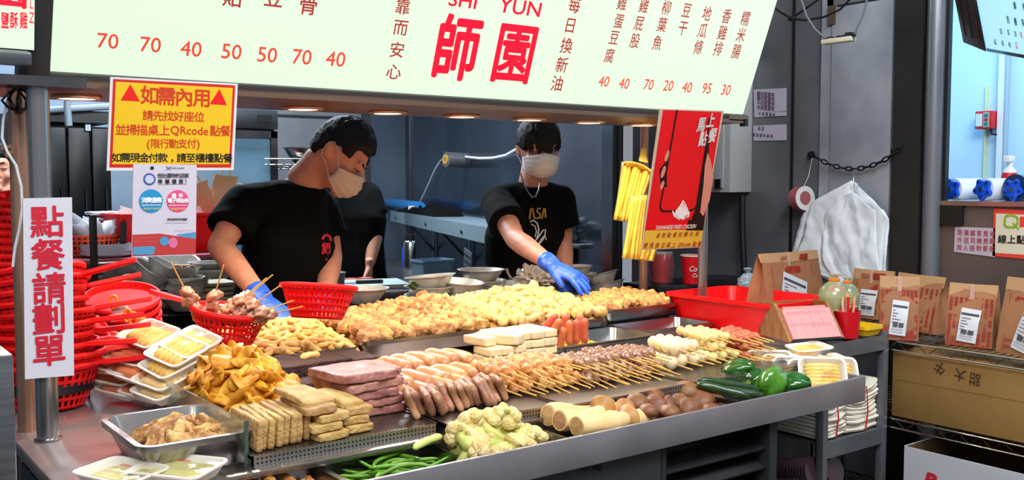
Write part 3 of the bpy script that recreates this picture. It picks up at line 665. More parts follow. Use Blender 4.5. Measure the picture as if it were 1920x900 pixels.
# wire shelving
wire = mat('chrome_wire', (.62, .60, .58), .25, 1)
WX0, WX1, WY0, WY1 = 2.975, 3.44, .78, 2.46
t = thing('wire_shelving', 'chrome wire shelving carrying kraft paper bags and boxes at the right', 'shelving', (3.16, 1.6, 0))
for z in (.897, .632, .25):
    b = MB()
    for x in (WX0, WX1):
        b.tube([(x, WY0, z), (x, WY1, z)], .0035, 6); b.tube([(x, WY0, z - .03), (x, WY1, z - .03)], .0035, 6)
        n = 46; b.tube([(x, WY0 + (WY1 - WY0) * i / n, z - (.03 if i % 2 else 0)) for i in range(n + 1)], .002, 5)
    for y in (WY0, WY1): b.tube([(WX0, y, z), (WX1, y, z)], .0035, 6)
    n = 66
    for i in range(1, n): y = WY0 + (WY1 - WY0) * i / n; b.tube([(WX0, y, z + .002), (WX1, y, z + .002)], .0018, 5)
    for i in range(1, 4): x = WX0 + (WX1 - WX0) * i / 4; b.tube([(x, WY0, z - .004), (x, WY1, z - .004)], .003, 5)
    b.build('shelf', wire, t)
for x in (WX0 + .01, WX1 - .01):
    for y in (WY0 + .01, WY1 - .01): MB().tube([(x, y, 0), (x, y, .93)], .0125, 12).build('post', wire, t)
# long carton and white carton
card = mat('carton_board', (.60, .46, .24), .75, 0, (.54, .40, .20), 3, bump=.04, bscale=40)
t = thing('long_carton', 'long brown carton with handwriting lying on the second wire shelf', 'box', (3.0, 1.3, .636))
MB().bb((2.995, .82, .637), (3.37, 1.83, .858)).build('carton_body', card, t, .003)
CRT = Pl((2.9935, 1.3, .7), (0, -1, 0), (0, 0, 1))
b = MB(); CRT.line(b, [(-.52, .065), (.48, .065)], .0015, .0006); b.build('board_crease', mat('board_crease', (.47, .35, .18), .8), t)
b = MB()
for s, u, v, r in (('牛', 1762, 690, 2.7), ('大', 1800, 703, 3.0), ('甜', 1828, 711, 3.1)): CRT.px(b, s, u, v, 24, .0, .9, .0012, 0, r)
b.build('handwriting', mat('marker_ink', (.20, .13, .08), .8), t)
t = thing('white_carton', 'open white carton with brown inside and red print on the bottom wire shelf', 'box', (3.0, 1.4, .254))
wz = PX(1692, 838, 2.90).z; b = MB(); b2 = MB()
x0, x1, y0, y1 = 2.915, 3.30, 1.20, 1.735
for (p, q2) in (((x0, y0, .256), (x0 + .004, y1, wz)), ((x1 - .004, y0, .256), (x1, y1, wz)), ((x0, y1 - .004, .256), (x1, y1, wz)), ((x0, y0, .256), (x1, y0 + .004, wz))): b.bb(p, q2)
b.build('carton_wall', mat('white_carton_board', (.74, .74, .76), .6), t)
for (p, q2) in (((x0 + .0042, y0 + .005, .26), (x0 + .006, y1 - .005, wz - .001)), ((x1 - .006, y0 + .005, .26), (x1 - .0042, y1 - .005, wz - .001)), ((x0 + .005, y1 - .006, .26), (x1 - .005, y1 - .0042, wz - .001)), ((x0 + .005, y0 + .0042, .26), (x1 - .005, y0 + .006, wz - .001)), ((x0 + .004, y0 + .004, .256), (x1 - .004, y1 - .004, .26))): b2.bb(p, q2)
b2.build('carton_lining', mat('carton_inside', (.36, .26, .17), .8), t)
WCT = Pl((2.9145, 1.4, .4), (0, -1, 0), (0, 0, 1)); b = MB(); WCT.px(b, 'Red', 1768, 906, 26, .05, 1.2, .0012, .2); b.build('red_print', mat('carton_print', (.78, .10, .22), .6), t)
# ---- kraft delivery bags
kraft = mat('kraft_paper', (.62, .42, .27), .75, 0, (.55, .36, .23), 10, bump=.12, bscale=22)
kraft_lt = mat('kraft_flap', (.70, .54, .38), .75, bump=.08, bscale=24)
kred = mat('kraft_red_print', (.60, .13, .08), .7)
slip = mat('receipt_paper', (.80, .80, .82), .5); sink = mat('receipt_ink', (.25, .25, .27), .6); tape = mat('clear_tape', (.85, .70, .62), .15, alpha=.55)
def kraft_bag(lab, bl, wd, dp, h, ang, rcpt=(.5, .45, .05), flap=.035, pat=0, seed=0, printed_flap=False):
    """front-left bottom corner bl, width along the front, front facing the camera side; ang turns it about z"""
    rnd = random.Random(seed)
    t = thing('kraft_paper_bag', lab, 'paper bag', bl, 'kraft delivery bags')
    ex = Vector((math.cos(ang), math.sin(ang), 0)); ey = Vector((-math.sin(ang), math.cos(ang), 0))
    M = Matrix.Translation(bl) @ Matrix((ex, ey, Vector((0, 0, 1)))).transposed().to_4x4()
    b = MB(); rings = []; N = 8
    for i in range(N + 1):
        f = i / N; k = f ** 1.6
        d0, d1 = dp * .40 * k, dp - dp * .52 * k; g = min(.5 * dp * k, .03)
        j = lambda: rnd.uniform(-.0018, .0018)
        z = h * f
        rings.append([(0 + j(), d0 + j(), z), (wd * .33, d0 - .003 + j(), z), (wd * .66, d0 - .003 + j(), z), (wd + j(), d0 + j(), z), (wd - g * .9, (d0 + d1) / 2, z), (wd + j(), d1 + j(), z), (wd * .5, d1 + .002, z), (j(), d1 + j(), z), (g * .9, (d0 + d1) / 2, z)])
    b.loft(rings, True, True, M); b.build('bag_body', kraft, t, sharp=20)
    # folded top
    y0 = dp * .40 - .002
    fl = MB(); z1 = h + .002
    fl.loft([[(-.001, y0 - .008, z1 - flap), (-.001, y0 - .003, z1 - flap), (-.001, y0 + dp * .1, z1 + .002), (-.001, y0 + .0, z1 + .004)],
             [(wd * .5, y0 - .012, z1 - flap * 1.12), (wd * .5, y0 - .007, z1 - flap * 1.12), (wd * .5, y0 + dp * .1, z1 + .001), (wd * .5, y0 - .002, z1 + .003)],
             [(wd + .001, y0 - .008, z1 - flap), (wd + .001, y0 - .003, z1 - flap), (wd + .001, y0 + dp * .1, z1 + .002), (wd + .001, y0 + .0, z1 + .004)]], True, True, M)
    fl.build('folded_top', kraft_lt, t)
    # front face plane for print and slip
    slope = Vector((0, dp * .40, h)); F = Pl(M @ Vector((0, -.007, 0)), ex, M.to_3x3() @ slope)
    hh = h - flap
    b = MB()
    if pat == 0:
        for c in range(9):
            for r in range(14):
                if rnd.random() < .85 and not (rcpt and abs((c + .5) / 9 - rcpt[0]) < .2 and abs((r + .5) / 14 - rcpt[1]) < .3):
                    F.put(b, rnd.choice('雞排鹽酥園師'), wd * (c + .7) / 9.4, hh * (r + .5) / 14, hh / 15, .02, 1, .0008)
    else:
        F.line(b, [(wd * .14, hh * .04), (wd * .14, hh * .97)], .002); F.line(b, [(wd * .84, hh * .04), (wd * .84, hh * .97)], .002); F.line(b, [(0, hh * .46), (wd, hh * .46)], .0015)
        F.put(b, '師園', wd * .5, hh * .84, hh * .17, .05, 1.2, .0008); F.disc(b, wd * .62, hh * .2, hh * .12, .0006)
        for r in range(6): F.put(b, '鹽酥雞', wd * .26, hh * (.62 - r * .1), hh * .055, 0, 1, .0008)
    b.build('red_print', kred, t)
    if printed_flap:
        G = Pl(M @ Vector((0, y0 - .0135, z1 - flap * 1.05)), ex, (0, 0, 1)); b = MB(); G.put(b, '師園', wd * .7, flap * .5, flap * .7, .05, 1.1, .001); G.put(b, '鹽酥', wd * .35, flap * .5, flap * .5, 0, 1.1, .001); b.build('flap_print', kred, t)
    if rcpt:
        cx, cy, rot = rcpt; rw, rh = wd * .42, hh * .68
        Mr = F.M(wd * cx, hh * cy, .003) @ Matrix.Rotation(rot, 4, 'Z')
        b = MB(); b.grid(lambda a, c: ((a - .5) * rw, (c - .5) * rh, .004 * math.sin(c * 2.6) + (.010 * (a - .6) if a > .6 and c < .7 else 0)), 6, 8, Mr); r_ = b.build('receipt_slip', slip, t)
        b = MB(); b.bb((-rw * .46, rh * .30, .0042), (rw * .44, rh * .36, .0052), Mr)
        for (qa, qb) in ((-.32, -.03), (.03, .32)): b.bb((rw * qa, -rh * .26, .0058), (rw * qb, -rh * .14, .0066), Mr)
        for k in range(5): b.bb((-rw * .42, rh * (.20 - k * .085), .0055), (-rw * .42 + rw * rnd.uniform(.15, .5), rh * (.205 - k * .085) + .001, .0064), Mr)
        for k in range(2): b.bb((-rw * .4, -rh * (.34 + k * .07), .004), (rw * .3, -rh * (.34 + k * .07) + .0009, .0048), Mr)
        b.build('slip_print', sink, r_)
        b = MB(); b.bb((wd * cx - .007, 0, -.001), (wd * cx + .007, .05, .0), Matrix.Translation(M @ Vector((0, y0 - .016, h - .045)) - M @ Vector((0, 0, 0))) @ M @ Matrix.Rotation(PI / 2 - .15, 4, 'X')); b.build('seal_tape', tape, t)
    return t
A0 = math.atan2(-1, .0) + .55
def bag_px(lab, u0, u1, v0, v1, vtop, z, dp, **k):
    a, c = P(u0, v0, z), P(u1, v1, z); d = c - a
    top = PD((u0 + u1) / 2, vtop, dep((a + c) / 2) + .04)
    kraft_bag(lab, a, d.length, dp, top.z - z, math.atan2(d.y, d.x), **k)
ZS = .902
bag_px('kraft bag with tilted receipt standing behind the red bin', 1441, 1547, 605, 590, 474, 1.0 - .08, .11, rcpt=(.44, .42, -.35), pat=1, seed=1, printed_flap=True, flap=.03)
bag_px('kraft bag with printed flap behind the pencil cup', 1590, 1664, 592, 602, 507, ZS, .09, rcpt=(.5, .42, .0), pat=1, seed=2, printed_flap=True)
bag_px('kraft bag with plain flap partly hidden behind the bag with side gusset in view', 1668, 1752, 612, 628, 516, ZS, .10, rcpt=None, seed=3)
bag_px('kraft bag at the rear against the wall, red line along its flap', 1722, 1808, 592, 606, 499, ZS, .11, rcpt=(.46, .30, 0), pat=1, seed=4, printed_flap=False)
bag_px('front kraft bag with open side gusset next to the rack corner', 1648, 1722, 636, 640, 520, ZS, .11, rcpt=(.5, .44, -.10), seed=5)
bag_px('front kraft bag centred in the row with a long curling receipt', 1771, 1860, 645, 655, 534, ZS, .10, rcpt=(.5, .43, -.08), seed=6)
bag_px('nearest kraft bag cut by the right edge', 1868, 1960, 659, 676, 524, ZS, .11, rcpt=(.62, .40, -.25), pat=1, seed=7)
# ================================================================== right wall: chain, bags, tape, notices, cabinet
chm = mat('rusty_black_chain', (.11, .10, .10), .5, .6)
t = thing('chain', 'sagging black chain across the pale steel door', 'chain', PX(1600, 318, 3.515))
for i in range(15):
    f = i / 14; u = 1523 + f * 160; v = 290 + 30 * (1 - (2 * f - 1) ** 2) - f * 7
    a = PX(u, v, 3.50); a2 = PX(1523 + (f + .01) * 160, 290 + 30 * (1 - (2 * (f + .01) - 1) ** 2) - (f + .01) * 7, 3.50)
    d = (a2 - a).normalized(); s = Vector((1, 0, 0)) if i % 2 else d.cross(Vector((1, 0, 0))).normalized()
    MB().tube([a + d * .017 * math.cos(k * PI / 5) + s * .008 * math.sin(k * PI / 5) for k in range(11)], .0034, 6, False).build('chain_link', chm, t)
tag(MB().lathe([(0, 0), (.016, 0), (.012, .02), (0, .024)], 8, Matrix.Translation(PX(1523, 290, 3.55)) @ Matrix.Rotation(-PI / 2, 4, 'Y')).build('wall_hook', chm), 'rusty wall hook holding the left end of the chain', 'hook')
tag(MB().lathe([(0, 0), (.014, 0), (.01, .03), (0, .034)], 8, Matrix.Translation(PX(1682, 283, 3.53)) @ Matrix.Rotation(-PI / 2, 4, 'Y')).build('wall_hook', chm), 'rusty wall hook holding the right end of the chain', 'hook')
# white carrier bags on a wire hanger
WB = Pl((3.46, 2.4, 1.2), (0, -1, 0), (0, 0, 1))
film = mat('white_bag_film', (.92, .94, .96), .35, bump=.25, bscale=16, sss=.0)
random.seed(31)
t = thing('carrier_bags', 'bundle of white plastic carrier bags hanging from the chain', 'bag', WB.at(1590, 440))
def film_sheet(outline, x, amp, name, seed):
    pts = [Vector((0, 0, 0)) + PX(u, v, x) for u, v in outline]
    xs = [(-p.y) for p in pts]; zs = [p.z for p in pts]
    b = MB(); n = 26
    # scanline fill: rows from top to bottom between left and right chains
    z0, z1 = min(zs), max(zs)
    def span(z):
        s = []
        for i in range(len(pts)):
            p, q = pts[i], pts[(i + 1) % len(pts)]
            if (p.z - z) * (q.z - z) <= 0 and abs(p.z - q.z) > 1e-9:
                f = (z - p.z) / (q.z - p.z); s.append(-(p.y + (q.y - p.y) * f))
        return (min(s), max(s)) if len(s) > 1 else (s[0], s[0])
    def fn(i, j):
        z = z1 - 1e-4 - (z1 - z0 - 2e-4) * j; a, c = span(z); y = a + (c - a) * i
        return (x + amp * noise.noise(Vector((y * 22 + seed, z * 9, seed))) + amp * .5 * noise.noise(Vector((y * 60, z * 30, seed))), -y, z)
    b.grid(fn, n, 30); return b.build(name, film, t, sharp=0, solid=.002)
film_sheet(((1585, 345), (1596, 338), (1606, 341), (1612, 360), (1655, 392), (1665, 408), (1658, 440), (1652, 540), (1602, 540), (1548, 520), (1500, 500), (1492, 480), (1510, 420), (1520, 380)), 3.475, .016, 'front_bag', 1)
film_sheet(((1590, 350), (1606, 346), (1660, 398), (1667, 410), (1660, 534), (1560, 528), (1480, 492), (1505, 400), (1530, 376)), 3.49, .012, 'rear_bag', 2)
film_sheet(((1588, 362), (1600, 360), (1640, 395), (1650, 560), (1575, 556), (1540, 480), (1545, 400)), 3.465, .014, 'front_bag', 3)
MB().tube([PX(1600, 318, 3.50), PX(1601, 330, 3.49), PX(1600, 340, 3.48), PX(1596, 352, 3.472)], .0016, 6).build('wire_hanger', wire, t)
# tape roll on a string
q = PX(1503, 372, 3.49); Mt = Matrix.Translation(q) @ align(-FW + RT * .45).to_4x4()
t = thing('tape_roll', 'white tape roll hanging on a string left of the carrier bags', 'tape', q)
MB().lathe([(.030, -.024), (.052, -.024), (.052, .024), (.030, .024), (.030, -.024)], 32, Mt).build('tape', mat('tape_white', (.84, .83, .82), .4), t)
MB().lathe([(.0525, -.022), (.053, -.022), (.053, .022), (.0525, .022)], 32, Mt).build('outer_wrap', mat('tape_red_print', (.62, .34, .34), .5), t)
MB().tube([q + Vector((0, 0, .03)), PX(1516, 330, 3.52), PX(1523, 296, 3.535)], .0012, 5).build('string', white_pl, t)
# origin notices
NT = Pl((3.546, 2.8, 1.75), (0, -1, 0), (0, 0, 1)); npap = mat('notice_paper', (.70, .68, .74), .6); nink = mat('notice_ink', (.30, .20, .34), .6)
def notice(nm, lab, px4, lines, m, size, mi, pl=NT, h=.002):
    o = thing(nm, lab, 'notice', pl.at(*px4[3])); b = MB(); b.prism([pl.xy(*p) for p in reversed(px4)], .0015, pl.M(0, 0, 0)); b.build('sheet', m, o)
    b = MB()
    for s, u, v, sz in lines:
        for i, c in enumerate(s): pl.px(b, c, u + i * size, v + i * .5, sz, .02, .85, h)
    b.build('lettering', mi, o); return o
notice('origin_notice', 'upper white notice with four lines on the steel wall', ((1413, 168), (1475, 165), (1475, 208), (1415, 212)), [(s + '肉原產地', 1423, 176 + k * 8.6, 9) for k, s in enumerate('雞豬牛羊')], npap, 6.6, nink)
notice('origin_notice', 'lower strip of notice peeping out below the four-line notice', ((1414, 212), (1475, 209), (1475, 217), (1415, 220)), [('牛肉原產地', 1425, 213.5, 7)], npap, 6.6, nink)
notice('origin_notice', 'lowest white notice with two lines on the steel wall', ((1413, 236), (1475, 233), (1475, 263), (1413, 264)), [('本店', 1424, 241, 8), ('使用原料產地', 1414, 253, 7)], npap, 6.6, nink)
# grey electric cabinet on the far wall
t = thing('electric_cabinet', 'pale grey electric cabinet on the far wall behind the red poster', 'cabinet', (3.4, 3.3, 1.36))
ga, gb = PX(1335, 366, 3.40), PX(1384, 366, 3.40)
pgm = mat('cabinet_enamel', (.66, .68, .68), .4)
MB().bb((3.40, PX(1410, 300, 3.55).y, 1.385), (3.55, PX(1318, 300, 3.40).y, 1.99)).build('cabinet_box', pgm, t, .004)
MB().bb((3.392, PX(1358, 300, 3.40).y, 1.405), (3.402, PX(1322, 300, 3.40).y, 1.97)).build('cabinet_door', pgm, t, .002)
q = PX(1346, 345, 3.39); MB().box(q, (.012, .03, .045)).build('latch', black, t)
tag(MB().tube([PX(1392, 366, 3.5), PX(1392, 430, 3.5), PX(1396, 520, 3.5), (3.5, PX(1396, 520, 3.5).y, .4)], .014, 10).build('black_hose', blk_rub), 'black hose running down below the grey electric cabinet', 'hose')
# hanging junction box with its cables
t = thing('junction_box', 'open white junction box dangling from grey cables near the ceiling', 'junction box', PX(1572, 75, 3.2))
a, c = PX(1545, 70, 3.2), PX(1599, 79, 3.2); d = (c - a).normalized(); Mj = Matrix.Translation((a + c) / 2) @ align(Vector((0, 0, 1)), d).to_4x4()
L = (c - a).length
MB().bb((-L / 2, -.018, -.012), (L / 2, .018, .006), Mj).build('box_shell', mat('cream_plastic', (.78, .75, .66), .5), t, .003)
b = MB(); random.seed(2)
for k in range(7):
    x = random.uniform(-L * .45, L * .3); b.tube([(x, random.uniform(-.015, .015), .006), (x + .02, random.uniform(-.015, .015), .014), (x + .045, random.uniform(-.012, .012), .007)], .003, 6, M=Mj)
b.bb((L * .3, -.016, .006), (L * .48, .016, .02), Mj); b.build('wiring', blk_rub, t)
MB().tube([PX(1499, -10, 3.2), PX(1512, 30, 3.2), PX(1528, 55, 3.2), a], .0045, 8).build('cable', mat('grey_cable', (.40, .41, .43), .5), t)
MB().tube([PX(1628, -10, 3.2), PX(1618, 30, 3.2), PX(1606, 55, 3.2), c], .004, 8).build('cable', MATS['grey_cable'], t)
tag(MB().tube([PX(u, v, 3.3) for u, v in ((1440, 5), (1462, 22), (1485, 35), (1510, 38), (1545, 32), (1575, 18), (1600, -8))], .0045, 8).build('black_cable', blk_rub), 'black cable sagging along the steel wall top', 'cable')
tag(MB().tube([PX(u, v, 3.31) for u, v in ((1485, 34), (1505, 20), (1545, -8))], .0045, 8).build('black_cable', blk_rub), 'black cable rising steeply from the clip on the steel wall', 'cable')
tag(MB().box(PX(1485, 35, 3.3), (.02, .03, .018)).build('cable_clip', blk_rub, bev=.004), 'black clip joining two cables on the steel wall', 'clip')
# ================================================================== neighbouring shop behind the window opening
t = thing('menu_screen', 'tilted menu screen with price columns hanging in the upper right corner', 'screen', PX(1900, 60, 3.3))
SCR = Pl(PX(1850, 97, 3.30), PX(1925, 111, 3.06) - PX(1850, 97, 3.30), Vector((-.36, -.0, .9)))
b = MB(); a = SCR.xy(1850, 97); b.bb((0, 0, -.03), (.7, .5, 0), SCR.M(0, 0, 0)); b.build('housing', mat('screen_housing', (.10, .06, .07), .25, coat=.5), t, .003)
b = MB(); b.bb((.012, .014, .0), (.69, .49, .002), SCR.M(0, 0, 0)); b.build('display', mat('screen_glow', (.68, .90, .96), .3, emit=.75), t)
A_, B_ = SCR.o.copy(), PX(1808, 80, 3.44); U_ = SCR.ey * .5; E_ = SCR.ex * -.012
MB().loft([[A_, B_, B_ + U_, A_ + U_], [A_ + E_, B_ + E_, B_ + U_ + E_, A_ + U_ + E_]], True).build('side_panel', MATS['screen_housing'], t, .002)
for f in (.15, .5, .8):
    C_ = A_ + (B_ - A_) * f + E_ * 1.02; b = MB(); b.tube([C_ + U_ * .06, C_ + U_ * .95], .003, 6); b.build('trim_strip', mat('screen_strip', (.45, .30, .25), .3, .8), t)
b = MB()
for s, u, v, z in (('鮮', 1905, 10, 15), ('柚', 1922, 12, 15), ('奶', 1892, 36, 15), ('檬', 1906, 40, 15), ('茶', 1920, 42, 14), ('55', 1879, 58, 10), ('55', 1893, 60, 10), ('35', 1906, 63, 10), ('65', 1868, 78, 10), ('65', 1882, 80, 10), ('45', 1895, 83, 10)): SCR.px(b, s, u, v, z, .02, .85, .0035)
b.build('blue_lettering', mat('screen_ink', (.06, .16, .42), .4, emit=.1), t)
b = MB(); SCR.px(b, '冬', 1917, 65, 13, .02, .85, .0035); SCR.px(b, '瓜', 1908, 85, 13, .02, .85, .0035); b.build('pink_lettering', mat('screen_pink', (.86, .15, .40), .4, emit=.3), t)
# red alarm box, conduits on the far shop wall
RW = 4.96
t = thing('alarm_box', 'red alarm box with small buttons on the bluish shop wall', 'alarm box', PX(1853, 225, RW))
q0, q1 = PX(1838, 243, RW), PX(1870, 208, RW)
MB().bb((RW - .06, q1.y, q0.z), (RW + .035, q0.y, q1.z)).build('box', mat('alarm_red', (.80, .08, .10), .4), t, .006)
AL = Pl((RW - .0605, q0.y, q0.z), (0, -1, 0), (0, 0, 1)); wv, hv = q0.y - q1.y, q1.z - q0.z
b = MB(); AL.rect(b, wv * .08, hv * .15, wv * .48, hv * .85, .001, .002); b.build('label_plate', mat('alarm_label', (.78, .84, .84), .5), t)
b = MB(); AL.rect(b, wv * .55, hv * .08, wv * .90, hv * .92, .001, .004); b.build('button_panel', mat('alarm_panel', (.62, .66, .60), .5), t)
for k, c in enumerate(((.10, .45, .45), (.75, .15, .10), (.10, .45, .45))):
    b = MB(); AL.rect(b, wv * .63, hv * (.18 + .24 * k), wv * .83, hv * (.34 + .24 * k), .005, .004); b.build('button', mat('alarm_btn_%d' % (k % 2), c, .4), t)
tag(MB().tube([PX(1858, 243, RW - .02), PX(1860, 252, RW - .03), PX(1868, 252, RW - .01)], .006, 8).build('alarm_cable', blk_rub), 'short black cable looping below the red alarm box', 'cable')
tag(MB().tube([(RW, PX(1887, 200, RW).y, 1.2), (RW, PX(1887, 200, RW).y, 2.9)], .014, 12).build('conduit', mat('grey_conduit', (.60, .70, .76), .4)), 'grey conduit pipe on the shop wall right of the alarm box', 'conduit')
tag(MB().bb((RW - .01, PX(1876, 200, RW).y - .02, 1.35), (RW + .04, PX(1872, 200, RW).y, 2.9)).build('trunking', mat('white_trunking', (.86, .88, .90), .4)), 'white cable trunking on the shop wall beside the alarm box', 'conduit')
tag(MB().bb((RW + .02, PX(1843, 300, RW).y, 1.25), (RW + .04, PX(1840, 300, RW).y, 1.93)).build('yellow_strip', mat('pale_yellow_strip', (.84, .88, .68), .5)), 'thin pale yellow strip on the shop wall under the alarm box', 'strip')
tag(MB().bb((3.9, 2.88, 1.2), (4.5, 2.90, 1.52)).build('wall_board', mat('pale_board', (.84, .90, .88), .5)), 'pale splash board on the shop side wall behind the blue wheels', 'board')
# sealing-film rolls with blue star wheels on the counter
blu = mat('blue_wheel_plastic', (.03, .30, .80), .35)
for k, (u, v, w_, lab) in enumerate(((1787, 358, 50, 'leftmost white film roll with blue star wheel on the sill'), (1846, 359, 48, 'second white film roll with blue star wheel on the sill'), (1903, 357, 52, 'dark film roll with blue star wheel at the right edge of the sill'))):
    q = PX(u, v, 3.68); q.z = 1.362 + .043
    t = thing('film_roll', lab, 'film roll', q - Vector((0, 0, .043)), 'sealing film rolls on the shop sill')
    ax = Vector((.97, -.25, 0)).normalized(); M = Matrix.Translation(q) @ align(ax).to_4x4()
    r = .043
    MB().lathe([(0, .0), (r * (1.0 if k < 2 else 1.35), 0), (r * (1.0 if k < 2 else 1.35), .16), (0, .16)], 28, M).build('roll', mat('film_white', (.86, .88, .92), .3) if k < 2 else mat('film_dark', (.12, .22, .36), .2, coat=.5), t)
    for zz in ((-.016, -.003), (.163, .175)):
        pts = []
        for i in range(60):
            a = 2 * PI * i / 60; rr = .043 * (.88 + .14 * math.cos(5 * a + k)); pts.append((rr * math.cos(a), rr * math.sin(a)))
        MB().prism(pts, zz[1] - zz[0], M @ Matrix.Translation((0, 0, zz[0]))).build('star_wheel', blu, t, .003)
    for i in range(5):
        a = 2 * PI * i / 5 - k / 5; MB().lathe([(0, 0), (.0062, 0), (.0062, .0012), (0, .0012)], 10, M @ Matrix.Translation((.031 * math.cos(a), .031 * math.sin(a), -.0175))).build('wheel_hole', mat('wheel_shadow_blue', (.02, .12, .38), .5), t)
    MB().lathe([(0, -.022), (.009, -.022), (.009, -.016), (0, -.016)], 12, M).build('hub', steel_lt, t)
q = PX(1892, 352, 3.9); q.z = 1.362
sbox('trim_13', (3.70, .2, 1.30), (4.3, 2.85, 1.358), mat('shop_counter_white', (.80, .84, .88), .4))
t = thing('spray_bottle', 'white bottle with red label on the shop sill behind the film rolls', 'bottle', q)
MB().lathe([(0, 0), (.028, 0), (.03, .01), (.03, .09), (.022, .12), (.012, .13), (.012, .15), (0, .15)], 18, Matrix.Translation(q)).build('bottle_body', white_pl, t)
MB().lathe([(.0302, .085), (.031, .085), (.027, .108), (.026, .108)], 18, Matrix.Translation(q)).build('label_band', mat('bottle_red', (.80, .12, .14), .4), t)
MB().bb((-.03, -.014, .15), (.016, .014, .175), Matrix.Translation(q)).build('spray_head', white_pl, t, .004)
# papers under the window
PW = Pl((3.547, 1.8, 1.2), (0, -1, 0), (0, 0, 1))
notice('customer_notice', 'pale plastic notice with three red lines below the shop window', ((1791, 425), (1866, 428), (1866, 482), (1789, 472)), [('現場顧客是老', 1800, 436, 11), ('外送司機是戰', 1800, 450, 11), ('持人接物要客', 1799, 464, 11)], mat('notice_lilac', (.72, .66, .70), .4), 12.2, mat('notice_red_ink', (.62, .26, .32), .6), PW)
o = notice('order_online_sign', 'red framed sign with green mark on the wall below the shop window', ((1864, 391), (1990, 398), (1990, 492), (1861, 480)), [], mat('sign_red_frame', (.84, .22, .17), .5), 10, ink, PW)
b = MB(); PW.pxpoly(b, ((1868, 400), (1985, 406), (1985, 482), (1866, 474)), .002); b.build('cream_field', mat('sign_cream', (.82, .78, .68), .5), o)
b = MB(); PW.line(b, [PW.xy(*k) for k in ((1902, 404), (1888, 404), (1885, 409), (1884, 422), (1888, 426), (1904, 426), (1908, 421), (1909, 409), (1902, 404))], .008, .003); PW.line(b, [PW.xy(1900, 418), PW.xy(1911, 430)], .006, .0032); b.build('green_mark', mat('mark_green', (.52, .64, .12), .5), o)
b = MB(); 
for i, s in enumerate('線上點餐'): PW.px(b, s, 1880 + i * 17.5, 448 + i * .6, 16, .02, .95, .0035)
b.build('black_lettering', ink, o)
b = MB(); PW.px(b, '點', 1922, 416, 20, .03, .9, .0035); b.build('red_lettering', MATS['sign_red_frame'], o)
# ================================================================== people
def basis(f, u):
    f = Vector(f).normalized(); u = Vector(u); u = (u - f * f.dot(u)).normalized(); l = u.cross(f)
    return Matrix((l, f, u)).transposed()          # local x = person's left, y = face, z = up
def head_pt(d, grow=0.0):
    x, y, z = .074 * d.x, .094 * d.y, .114 * d.z
    if d.z < 0:
        x *= 1 - .26 * d.z * d.z
        if d.y > 0: y += .014 * -d.z * d.y
        else: y *= 1 - .38 * min(1, -d.z)
    if d.z > .3: x *= 1 + .03
    p = Vector((x, y, z)); return p + d * grow
def sph(n, m, fn, M):
    b = MB(); rings = []
    for i in range(1, m):
        t = PI * i / m
        rings.append([fn(Vector((math.sin(t) * math.cos(2 * PI * j / n), math.sin(t) * math.sin(2 * PI * j / n), -math.cos(t)))) for j in range(n)])
    b.loft(rings, True, True, M); return b
def add_head(b, M, chin=1):
    b2 = sph(40, 28, head_pt, M); b.add(b2.v, b2.f)
    E = lambda c, r: b.sphere(c, r, 14, 10, M)
    E((0, .093, -.012), (.0125, .017, .024)); E((0, .103, -.028), (.015, .013, .010)); E((.010, .094, -.030), (.009, .010, .008)); E((-.010, .094, -.030), (.009, .010, .008))
    E((0, .080, -.088), (.026, .022, .020)); E((0, .092, -.056), (.023, .009, .006)); E((0, .091, -.065), (.020, .009, .006))
    for s in (-1, 1):
        E((s * .0765, -.008, -.008), (.009, .018, .030)); E((s * .083, -.014, .002), (.006, .014, .022))
        E((s * .031, .081, .010), (.017, .010, .010)); E((s * .030, .085, .030), (.022, .008, .007)); E((s * .045, .066, -.03), (.024, .02, .022))
def hair(M, top=.020, side=.010, front=.048, back=-.055, sideline=.012, seed=0, m=None, parent=None, fringe=0):
    def fn(d):
        z0 = head_pt(d)
        az = math.atan2(d.x, d.y)             # 0 at the face
        a = abs(az)
        line = front + (sideline - front) * min(1, max(0, (a - .75) / .55)) if a < 1.5 else sideline + (back - sideline) * min(1, (a - 1.5) / .7)
        if .95 < a < 1.35: line = min(line, sideline - .01)
        k = max(-1, min(1, (z0.z - line) / .022))
        th = (side + (top - side) * max(0, d.z)) if k > 0 else 0
        n1 = noise.noise(Vector((d.x * 9 + seed, d.y * 9, d.z * 5))); n2 = noise.noise(Vector((math.atan2(d.x, -d.y) * 14, d.z * 3, seed)))
        n3 = noise.noise(Vector((d.x * 22, d.y * 22 + seed, d.z * 12)))
        g = -.010 if k < 0 else (-.010 + (th + .010) * min(1, k * 1.4)) + (n1 * .004 + n2 * .003 + n3 * .0035) * k
        return head_pt(d, g)
    b = sph(72, 48, fn, M); rnd = random.Random(seed)
    for i in range(fringe):
        f = (i + .5) / fringe; ang = -1.15 + 2.3 * f + rnd.uniform(-.06, .06)
        d0 = Vector((math.sin(ang) * .75, math.cos(ang) * .75, .66)).normalized()
        pts = []; L = rnd.uniform(.9, 1.18)
        for j in range(6):
            zz = .66 - .62 * L * j / 5; r = math.sqrt(max(.02, 1 - zz * zz)); an = ang + .10 * j / 5 * rnd.uniform(-1, 1.6)
            pts.append(head_pt(Vector((math.sin(an) * r, math.cos(an) * r, zz)), .013 - .006 * j / 5))
        b.tube(pts, [.010, .012, .011, .009, .006, .0012], 6, M=M, flat=.5)
    return b.build('hair', m, parent, sharp=60)
